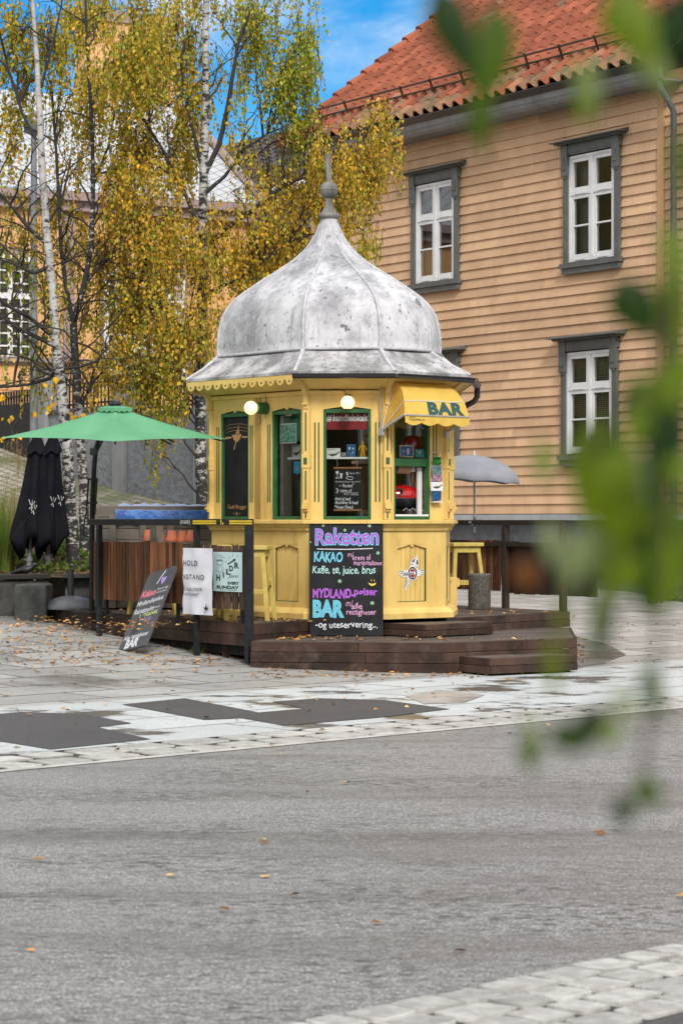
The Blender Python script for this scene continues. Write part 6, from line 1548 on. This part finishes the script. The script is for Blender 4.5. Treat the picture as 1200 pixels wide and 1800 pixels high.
def leaf(g, p, d, l, w, tint):
    """birch leaf hanging from p along d"""
    s = d.cross(Vector((rgT.uniform(-1, 1), rgT.uniform(-1, 1), rgT.uniform(-.4, .4))))
    if s.length < 1e-3: s = Vector((1, 0, 0))
    s = s.normalized() * w * .5; nrm = d.cross(s).normalized() * w * .12
    n = len(g.v); m1 = p + d * l * .38
    g.v += [p, m1 + s + nrm, p + d * l, m1 - s + nrm]; g.tint += [tint] * 4; g.f.append([n, n + 1, n + 2, n + 3]); g.mi.append(0); g.sm.append(False)
def crown(name, label, trunks, limbs, blobs, Y, group='birches behind the terrace', lsize=.05, loc=None, trx=(), thr=-.08, seedv=0, dm=1.0, nbr=14):
    t = thing(name, label, 'tree', loc)
    g = G(); nodes = []
    for pts, w, dark in trunks: nodes += trunk(g, pts, Y, w, dark)
    for pts, w in limbs: nodes += trunk(g, pts, Y, w, [.45] + [.9] * (len(pts) - 1))[2:]
    g.build('trunk', m_bark, t, recalc=False, tint=True)
    gb = G(); gl = G()
    for (u, v, ru, rv, den, tn) in blobs:
        Yb = Y + (rgT.uniform(.25, 1.1) if any(abs(u - tu) < ru + 12 and (v < 330 or tu < 300) for tu in trx) else rgT.uniform(-.7, .8)); c = P(u, v, Yb); rx, rz = ru * Yb / F, rv * Yb / F; ry = min(1.1, max(.35, rx * .9))
        # branch from the trunk to the clump, rising then drooping
        cand = [q for q in nodes if q.z < c.z + .25] or nodes; root = min(cand, key=lambda q: (q - c - Vector((0, 0, -.5))).length)
        tips = []
        for k in range(2 if ru > 30 else 1):
            e = c + Vector((rgT.uniform(-.7, .7) * rx, rgT.uniform(-.6, .6) * ry, rgT.uniform(.0, .8) * rz)); pts = wig(root, e, 7, .035, .10); gb.tube(pts, [.011 * (1 - i / 8) + .003 for i in range(8)], 5, cap=False); tips += pts[3:]
        for k in range(int(ru / 9) + 1):
            a = rgT.choice(tips); e = c + Vector((rgT.uniform(-1, 1) * rx, rgT.uniform(-1, 1) * ry, rgT.uniform(-.4, .9) * rz)); gb.tube(wig(a, e, 5, .06, .08), [.005, .0045, .004, .0035, .003, .002], 4, cap=False)
        nl = int(dm * den * 3.14 * ru * rv / 7.0); k = 0
        while k < nl:
            a = rgT.uniform(0, 6.283); z = rgT.uniform(-1, 1); rq = 1.18 * rgT.random() ** .45; q = math.sqrt(1 - z * z) * rq; s = c + Vector((q * math.cos(a) * rx, q * math.sin(a) * ry, z * rz * rq))
            
            if mnoise.noise(s * 1.5 + Vector((seedv, 0, 0))) + .6 * mnoise.noise(s * 4.2) < thr: k += .35; continue
            ln = rgT.choice((.12, .2, .3, .5)) * rgT.uniform(.8, 1.2); dr = Vector((rgT.uniform(-.25, .25), rgT.uniform(-.25, .25), -1)).normalized(); m = int(ln / .038)
            if rgT.random() < .5: gb.tube([s, s + dr * ln * .5 + Vector((rgT.uniform(-.02, .02), 0, 0)), s + dr * ln], [.004, .003, .002], 3, cap=False)
            tw = tn + rgT.gauss(0, .10)
            for i in range(m):
                p = s + dr * (ln * (i + rgT.random()) / m) + Vector((rgT.uniform(-.03, .03), rgT.uniform(-.03, .03), 0)); d = Vector((rgT.uniform(-.75, .75), rgT.uniform(-.75, .75), -1)).normalized(); l = lsize * rgT.uniform(.5, 1.4); leaf(gl, p, d, l, l * rgT.uniform(.65, .85), max(0, min(1, tw + rgT.gauss(0, .19)))); k += 1
    for k in range(nbr):
        a = rgT.choice(nodes[len(nodes) // 4:]); an = rgT.choice((0, math.pi)) + rgT.gauss(0, .7); l = rgT.uniform(.5, 1.5); e = a + Vector((math.cos(an) * l, math.sin(an) * l * .7, rgT.uniform(-.1, .9) * l)); pts = wig(a, e, 9, .03, .10); r0 = .006 + .006 * l
        gb.tube(pts, [r0 * (1 - i / 10.5) for i in range(10)], 5, cap=False)
        for q in range(5): b = rgT.choice(pts[2:]); gb.tube(wig(b, b + Vector((rgT.uniform(-.4, .4), rgT.uniform(-.4, .4), rgT.uniform(-.4, .4))), 5, .07, .05), [.004, .0037, .0033, .003, .0025, .002], 4, cap=False)
    gb.build('branches', m_twig, t, recalc=False); gl.build('crown', m_leaf, t, recalc=False, tint=True); print(name, len(gl.f)); return t
Y3 = 30.5
crown('birch_tree', 'tall golden birch whose white trunk rises beside the kiosk left wall',
    [([(356, 985), (355, 880), (353, 800), (352, 700), (355, 600), (357, 500), (356, 400), (358, 300), (362, 200), (361, 100), (363, 0), (364, -70)], [23, 21, 20, 19, 18, 17, 16, 15, 13, 11, 10, 8], [.6, .5, .5, .42, .45, .38, .36, .34, .30, .28, .25, .25])],
    [([(358, 310), (385, 255), (398, 200), (408, 140), (418, 80), (440, 20)], [10, 9, 8, 7, 5, 4]), ([(357, 300), (340, 230), (325, 170), (318, 110)], [8, 6, 5, 3]), ([(360, 340), (395, 310), (430, 262), (470, 235)], [8, 6, 4, 3]),
     ([(357, 420), (330, 350), (290, 270), (240, 190), (200, 130)], [8, 7, 6, 5, 4]), ([(356, 440), (400, 400), (440, 372), (500, 325), (560, 300), (600, 270), (650, 235)], [9, 8, 7, 6, 5, 4, 3]), ([(354, 600), (300, 560), (270, 510), (250, 450)], [7, 6, 5, 3]), ([(354, 520), (420, 490), (470, 455), (510, 425)], [7, 5, 4, 3]), ([(353, 655), (390, 640), (420, 610)], [6, 5, 3])],
    [(470, 55, 75, 80, 1.0, .33), (512, 120, 42, 95, 1.15, .28), (530, 215, 32, 55, 1.0, .33), (545, 60, 25, 70, .8, .3), (452, 150, 45, 80, .35, .42), (400, 40, 55, 70, .4, .45), (330, 60, 60, 100, 1.1, .48), (280, 150, 80, 120, 1.2, .5), (230, 70, 70, 110, 1.1, .5), (310, 240, 55, 70, 1.0, .56), (245, 280, 70, 70, 1.1, .6), (470, 268, 50, 38, .4, .5), (520, 290, 55, 45, .9, .58), (600, 255, 55, 45, 1.1, .62), (660, 220, 42, 50, 1.1, .6), (645, 330, 48, 85, 1.15, .55), (590, 350, 55, 75, 1.0, .6), (520, 385, 60, 65, 1.1, .62), (440, 345, 60, 50, .3, .65), (645, 415, 25, 35, .8, .45), (690, 265, 20, 35, .7, .6), (395, 420, 60, 60, 1.1, .62), (450, 460, 50, 45, 1.1, .6), (300, 390, 80, 80, 1.1, .62), (240, 420, 60, 90, 1.1, .6), (330, 510, 65, 80, 1.15, .58), (265, 550, 65, 90, 1.25, .52), (315, 615, 45, 60, 1.1, .5), (250, 655, 40, 55, 1.0, .42), (292, 690, 40, 40, .9, .45), (275, 755, 20, 45, .6, .5), (275, 810, 10, 25, .5, .5), (205, 540, 50, 80, 1.0, .56), (365, 570, 25, 60, .7, .5), (425, 220, 40, 50, .15, .5), (380, 130, 35, 60, .2, .48)],
    Y3, dm=.85, thr=-.03, trx=(357,), loc=(P(355, 985, Y3).x, Y3, .6))
Y1 = 29.9
b1 = P(131, 1012, Y1)
crown('birch_tree', 'leaning white birch with black rough foot behind the domed parasol stand',
    [([(131, 1030), (131, 1010), (128, 960), (124, 890), (118, 780), (108, 680), (99, 600), (92, 500), (82, 400), (75, 300), (70, 200), (65, 100), (57, 0), (52, -70)], [29, 24, 23, 22, 20, 18, 16, 15, 14, 13, 11, 9, 7, 6], [.75, .62, .5, .38, .32, .25, .2, .12, .15, .05, .0, .05, .1, .1])],
    [([(101, 610), (60, 590), (30, 575), (-10, 548)], [8, 7, 6, 5]), ([(92, 590), (55, 560), (20, 540), (-20, 510)], [8, 7, 5, 4]), ([(103, 640), (88, 665), (50, 676), (-15, 682)], [8, 7, 5, 4]), ([(84, 430), (50, 400), (10, 350), (-20, 320)], [7, 6, 5, 4]), ([(88, 470), (60, 480), (20, 462), (-20, 450)], [7, 6, 4, 3]), ([(72, 260), (40, 200), (15, 120), (-5, 40)], [6, 5, 4, 3]), ([(68, 170), (90, 90), (108, 10), (115, -40)], [5, 4, 3, 3]), ([(105, 648), (140, 645), (170, 635), (190, 610)], [6, 5, 4, 3]), ([(80, 400), (110, 350), (125, 280)], [5, 4, 3])],
    [(30, 40, 60, 70, .7, .46), (10, 150, 50, 70, .55, .5), (45, 140, 40, 60, .4, .5), (15, 260, 45, 60, .3, .55), (50, 350, 40, 50, .3, .58), (15, 400, 50, 50, .4, .5), (35, 455, 50, 30, .4, .25), (20, 560, 45, 50, .25, .22), (65, 600, 35, 40, .35, .25), (105, 70, 40, 80, .6, .5), (60, 665, 50, 25, .25, .35), (100, 380, 40, 60, .4, .55), (85, 500, 40, 40, .4, .4)],
    Y1, nbr=44, dm=1.1, thr=-.05, seedv=7, trx=(70, 90), loc=(b1.x, Y1, b1.z))
Y2 = 30.6
b2 = P(150, 975, Y2)
crown('birch_tree', 'forked dark birch with mossy limbs close behind the leaning white birch',
    [([(150, 1000), (150, 960), (147, 850), (141, 770), (137, 690), (132, 620), (129, 565)], [22, 18, 17, 16, 15, 14, 13], [.8, .5, .35, .35, .45, .6, .8]), ([(129, 570), (116, 500), (108, 440), (104, 350), (98, 250), (90, 140)], [9, 8, 7, 6, 5, 4], [.7, .6, .6, .7, .8, .9]), ([(129, 570), (146, 510), (160, 440), (164, 350), (163, 250), (158, 150), (152, 60), (150, -40)], [11, 10, 9, 8, 7, 6, 5, 4], [.7, .6, .6, .5, .6, .7, .8, .8])],
    [([(140, 720), (165, 670), (195, 640)], [5, 4, 3]), ([(162, 330), (190, 260), (205, 180)], [5, 4, 3]), ([(150, 500), (175, 470), (200, 450)], [5, 4, 3])],
    [(160, 50, 55, 85, 1.0, .46), (180, 170, 50, 80, .8, .52), (115, 180, 40, 60, .35, .52), (125, 290, 45, 60, .3, .6), (195, 340, 45, 60, .7, .6), (140, 400, 40, 50, .6, .56), (195, 440, 45, 55, .9, .58), (170, 540, 40, 50, .55, .55), (120, 545, 40, 40, .35, .5), (175, 625, 45, 40, .6, .62), (130, 650, 35, 25, .35, .75)],
    Y2, nbr=34, dm=1.05, thr=-.05, seedv=13, trx=(130, 160), loc=(b2.x, Y2, b2.z))
# a few large bright leaves on the lowest sprays
g = G(); gt = G()
for (u, v, n) in ((92, 668, 7), (158, 697, 5), (140, 722, 8), (70, 720, 5), (15, 735, 4), (20, 765, 4), (210, 645, 4), (100, 700, 3), (5, 700, 3)):
    q = P(u, v - 12, 28.9); gt.tube(wig(q + Vector((rgT.uniform(-.5, .5), .3, .25)), q, 4, .05), [.005, .004, .004, .003, .003], 4, cap=False)
    for k in range(n):
        p = P(u + rgT.uniform(-16, 16), v + rgT.uniform(-8, 8), 28.9); leaf(g, p, Vector((rgT.uniform(-.6, .6), rgT.uniform(-.3, .3), -1)).normalized(), rgT.uniform(.05, .085), rgT.uniform(.045, .07), rgT.uniform(.85, 1))
sp_ = thing('maple_spray', 'loose spray of large bright yellow leaves above the green parasol', 'branch', P(92, 668, 28.9)); g.build('leaves', m_leaf, sp_, recalc=False, tint=True); gt.build('twigs', m_twig, sp_, recalc=False)

# ------------------------------------------------------------------ grass, ground cover, fallen leaves
TRG = [(0.0, (.05, .10, .012)), (.4, (.14, .20, .03)), (.7, (.26, .27, .08)), (1.0, (.34, .22, .12))]
m_grass = M('grass_blade', (.15, .2, .04), .6, tint=TRG, isl=.2, trans=.35)
def blade(g, b, h, lean, w, tint, n=5):
    side = Vector((-lean.y, lean.x, 0)); side = side.normalized() * w if side.length > 1e-4 else Vector((w, 0, 0)); vs = []
    for i in range(n + 1):
        f = i / n; p = b + Vector((0, 0, h * (f - .25 * f * f * lean.length / max(h, .1)))) + lean * f * f; ww = side * (1 - f * .9); vs += [p - ww, p + ww]
    m = len(g.v); g.v += vs; g.tint += [tint] * len(vs)
    for i in range(n): g.f.append([m + 2 * i, m + 2 * i + 1, m + 2 * i + 3, m + 2 * i + 2]); g.mi.append(0); g.sm.append(True)
for k, (u, Y, h, n, lab, tn) in enumerate(((8, 29.3, .95, 600, 'bushy green fountain grass clump left of the closed black parasols', .38), (-25, 29.0, .85, 400, 'green grass clump cut by the left picture edge', .3), (26, 30.4, 1.15, 260, 'tall dry grass with brown plumes behind the black parasols', .75), (0, 30.8, 1.2, 220, 'pale dry grass clump at the left picture edge', .7))):
    b = P(u, 1000, Y); b.z = bedz(b.x, b.y) - .02; g = G()
    for _ in range(n):
        a = rgT.uniform(0, 6.283); q = rgT.random() ** .6; hh = h * rgT.uniform(.5, 1.0); blade(g, b + Vector((math.cos(a) * .12 * q, math.sin(a) * .12 * q, 0)), hh, Vector((math.cos(a), math.sin(a), 0)) * hh * rgT.uniform(.08, .75) * q, .005, max(0, min(1, tn + rgT.gauss(0, .14))))
    o = g.build('grass_clump', m_grass, recalc=False, tint=True); tag(o, lab, 'grass', 'grass clumps in the planting bed')
    if tn > .65:
        g = G()
        for _ in range(16):
            a = rgT.uniform(0, 6.283); p = b + Vector((math.cos(a) * .25, math.sin(a) * .2, h * rgT.uniform(1.05, 1.35)))
            for q in range(26): leaf(g, p - Vector((rgT.uniform(-.012, .012), 0, q * .011)), Vector((rgT.uniform(-.5, .5), rgT.uniform(-.5, .5), 1)).normalized(), .035, .008, rgT.uniform(.9, 1))
            blade(g, b, p.z - b.z, Vector((p.x - b.x, p.y - b.y, 0)), .0035, .95)
        g.build('plume', m_grass, o, recalc=False, tint=True)
g = G()
for _ in range(3600):
    x = rgT.uniform(-4.6, -1.6); y = rgT.uniform(29.0, 32.6)
    if mnoise.noise(Vector((x * 1.6, y * 1.6, 5))) < .02: continue
    z = bedz(x, y) + rgT.uniform(.02, .12); leaf(g, Vector((x, y, z)), Vector((rgT.uniform(-1, 1), rgT.uniform(-1, 1), rgT.uniform(-.3, .5))).normalized(), rgT.uniform(.05, .09), rgT.uniform(.04, .07), rgT.uniform(0, .45))
o = g.build('ground_cover', m_grass, recalc=False, tint=True); tag(o, 'low green ground cover in the bed behind the parasols', 'ground cover', kind='stuff')
# weeds along the ramp and by the house foot
g = G()
for _ in range(60):
    t = rgT.uniform(-1, 8); q = rgT.random() ** 1.6 * 3.6; c = W0 + Wd * t + Wn * (q + .1); z = ramp_z(max(t, -1.5)) - .17 * (q + .1)
    for _ in range(14): a = rgT.uniform(0, 6.283); blade(g, c + Vector((rgT.uniform(-.1, .1), rgT.uniform(-.1, .1), z)), rgT.uniform(.02, .06), Vector((math.cos(a), math.sin(a), 0)) * .05, .006, rgT.uniform(.1, .5), 3)
for u, v in ((1165, 1056), (1150, 1060), (1178, 1052), (350, 1146), (364, 1148)):
    p = gp(u, v)
    for _ in range(40): a = rgT.uniform(0, 6.283); blade(g, p + Vector((rgT.uniform(-.12, .12), rgT.uniform(-.1, .1), 0)), rgT.uniform(.05, .16), Vector((math.cos(a), math.sin(a), 0)) * .1, .008, rgT.uniform(.1, .5), 3)
o = g.build('weeds', m_grass, recalc=False, tint=True); tag(o, 'green weeds and grass tufts in the paving joints', 'weeds', kind='stuff')
TRF = [(0.0, (.16, .07, .02)), (.4, (.36, .17, .05)), (.75, (.52, .27, .07)), (1.0, (.62, .40, .16))]
m_fall = M('fallen_leaf', (.4, .2, .05), .7, tint=TRF, isl=.2)
g = G()
def fall(p, s=1.0):
    a = rgT.uniform(0, 6.283); d = Vector((math.cos(a), math.sin(a), rgT.uniform(-.08, .25))).normalized(); l = rgT.uniform(.035, .07) * s
    sd_ = Vector((-d.y, d.x, rgT.uniform(-.35, .35))).normalized() * l * rgT.uniform(.3, .42); n = len(g.v); m = p + d * l * .45
    g.v += [p, m + sd_ + Vector((0, 0, rgT.uniform(0, .012))), p + d * l, m - sd_ + Vector((0, 0, rgT.uniform(0, .012)))]; g.tint += [rgT.random()] * 4; g.f.append([n, n + 1, n + 2, n + 3]); g.mi.append(0); g.sm.append(False)
def scat(n, u0, u1, v0, v1, pw=1.0, pu=1.0):
    for _ in range(n):
        u = u0 + (u1 - u0) * rgT.random() ** pu; v = v0 + (v1 - v0) * rgT.random() ** pw; p = gp(u, v); fall(p + Vector((0, 0, .008)))
scat(420, -20, 440, 1092, 1172, 1.2); scat(420, 20, 440, 1096, 1168, 1.1); scat(150, 440, 860, 1176, 1192); scat(130, -20, 300, 1085, 1200, 1.5, 1.4); scat(70, 250, 1000, 1165, 1195); scat(60, 0, 900, 1180, 1260, 1.5); scat(40, 1000, 1200, 1080, 1170); scat(14, 0, 1200, 1270, 1700); scat(26, 0, 1000, 1225, 1330, 1.2)
for _ in range(40):
    p = gp(rgT.uniform(1000, 1030), rgT.uniform(1120, 1172)); fall(p + Vector((0, 0, .008)))
for _ in range(1500):
    x = rgT.uniform(-6, -1.6); y = rgT.uniform(28.9, 32.0); fall(Vector((x, y, bedz(x, y) + .012)), 1.2)
for _ in range(260):
    t = rgT.random(); q = rgT.random() ** .8 * .9; b = Vector((-.87, 24.08, 0)).lerp(Vector((-3.5, 28.3, 0)), t) + Vector((.847, .532, 0)) * q; fall(b + Vector((0, 0, .486)))
for _ in range(46):
    p = Vector((-.75, 23.95, 0)).lerp(Vector((-.36, 24.85, 0)), rgT.random()) + Vector((rgT.uniform(.03, .22), 0, .327)); fall(p)
for _ in range(50): fall(Vector((rgT.uniform(-.6, 2.1), rgT.uniform(23.75, 24.6), .327)))
for _ in range(24): fall(Vector((rgT.uniform(1.4, 2.3), rgT.uniform(26.4, 27.4), .487)))
o = g.build('fallen_leaves', m_fall, recalc=False, tint=True); tag(o, 'yellow and brown fallen birch leaves scattered over paving and deck', 'fallen leaves', kind='stuff')

# ------------------------------------------------------------------ leaves close to the lens
TRN = [(0.0, (.010, .035, .006)), (.35, (.045, .10, .008)), (.6, (.17, .25, .008)), (.8, (.22, .30, .07)), (.9, (.32, .38, .20)), (1.0, (.24, .085, .02))]
m_near = M('near_leaf', (.1, .2, .02), .45, tint=TRN, trans=.58)
nb = thing('leafy_branch', 'blurred green leafy branch hanging close to the lens at the right', 'branch', P(1150, 0, .95))
gl = G(); gtw = G()
def near(u, v, w, h, rot, tn, Y=.92, curl=.2):
    c = P(u, v, Y); k = Y / F; gl.t = tn; n = 9; rows_ = []; rt = R(rot)
    for i in range(n + 1):
        f = i / n; ww = math.sin(f ** .75 * math.pi) ** .9 * (1 - .25 * f) if 0 < f < 1 else 0.02; yv = (f - .5) * h
        row = []
        for s in (-1, -.5, 0, .5, 1):
            x = s * ww * w * .5; dx = x * math.cos(rt) + yv * math.sin(rt); dv = -x * math.sin(rt) + yv * math.cos(rt); row.append(c + Vector((dx * k, (abs(s) * .25 * ww * w * k + curl * (f - .5) ** 2 * h * k), -dv * k)))
        rows_.append(row)
    gl.loops(rows_, True, False)
NL = [(800, 60, 90, 190, 20, .12), (860, 110, 90, 200, -12, .42), (845, 220, 50, 110, 5, .45), (1115, 45, 110, 150, 30, .62), (1180, 60, 90, 160, -20, .05), (1035, 150, 60, 120, 15, .82), (1150, 120, 80, 120, 40, .82), (1025, 185, 36, 80, 0, .55), (1120, 545, 100, 130, 30, .16), (1185, 560, 70, 200, 0, .6), (1190, 460, 60, 140, 10, .7), (955, 815, 45, 80, 0, .75), (1045, 830, 110, 190, -10, .55), (1085, 900, 110, 190, 15, .58), (1130, 740, 70, 140, 20, .3), (1170, 800, 80, 220, -8, .08), (1120, 830, 60, 110, 25, .86), (1130, 1000, 70, 180, 5, .12), (1080, 1000, 60, 130, -20, .5), (1050, 985, 70, 120, 10, .84), (1010, 990, 60, 140, -15, .86), (970, 960, 50, 100, 10, .88), (1150, 940, 80, 140, 20, .4), (925, 1012, 62, 62, 40, 1.0), (1055, 1090, 55, 120, 4, .82), (1050, 1130, 34, 70, 0, .35), (972, 1175, 34, 105, 4, .58), (985, 1090, 26, 70, 0, .6), (1150, 1220, 44, 110, 18, .38), (1032, 1285, 60, 100, -35, .08), (1075, 1290, 80, 50, 60, .82), (1000, 1300, 60, 70, 50, .3), (930, 1330, 40, 70, 10, .45), (1140, 1395, 70, 60, 60, .4), (1095, 1430, 44, 60, 20, .14), (1100, 1240, 40, 90, 40, .85), (940, 1290, 30, 90, 30, .84), (1195, 980, 50, 180, 0, .5), (1190, 700, 60, 160, 0, .35), (1200, 300, 50, 160, 0, .5)]
for i, q in enumerate(NL): near(q[0], q[1], q[2] * (.98 if q[5] < .78 else .8), q[3] * (1.05 if q[5] < .78 else .95), *q[4:], Y=.92 + .10 * ((i * 7) % 5 - 2) / 5)
for i in range(26):
    u = 1130 + rgT.gauss(0, 50); v = rgT.uniform(640, 1060)
    if u < 1000: continue
    near(u, v, rgT.uniform(30, 62), rgT.uniform(50, 110), rgT.uniform(-60, 60), rgT.choice((.08, .3, .45, .55, .6, .62, .66, .7, .8)), Y=rgT.uniform(.84, 1.02))
gl.build('leaves', m_near, nb, recalc=False, tint=True)
for pts in ([(1260, -60), (1200, 200), (1185, 450), (1150, 700), (1120, 900), (1080, 1080), (1050, 1180)], [(1260, -60), (1110, -20), (1000, -40), (860, -10), (840, 60)], [(1150, 700), (1060, 760), (1040, 800)], [(1120, 900), (1000, 960), (930, 1000)], [(1185, 450), (1170, 900), (1150, 1200), (1120, 1400)], [(1150, 1200), (1060, 1270), (960, 1310)]):
    gtw.tube([P(u, v, .93) for u, v in pts], [.0012] * len(pts), 5)
gtw.build('twigs', m_twig, nb, recalc=False)
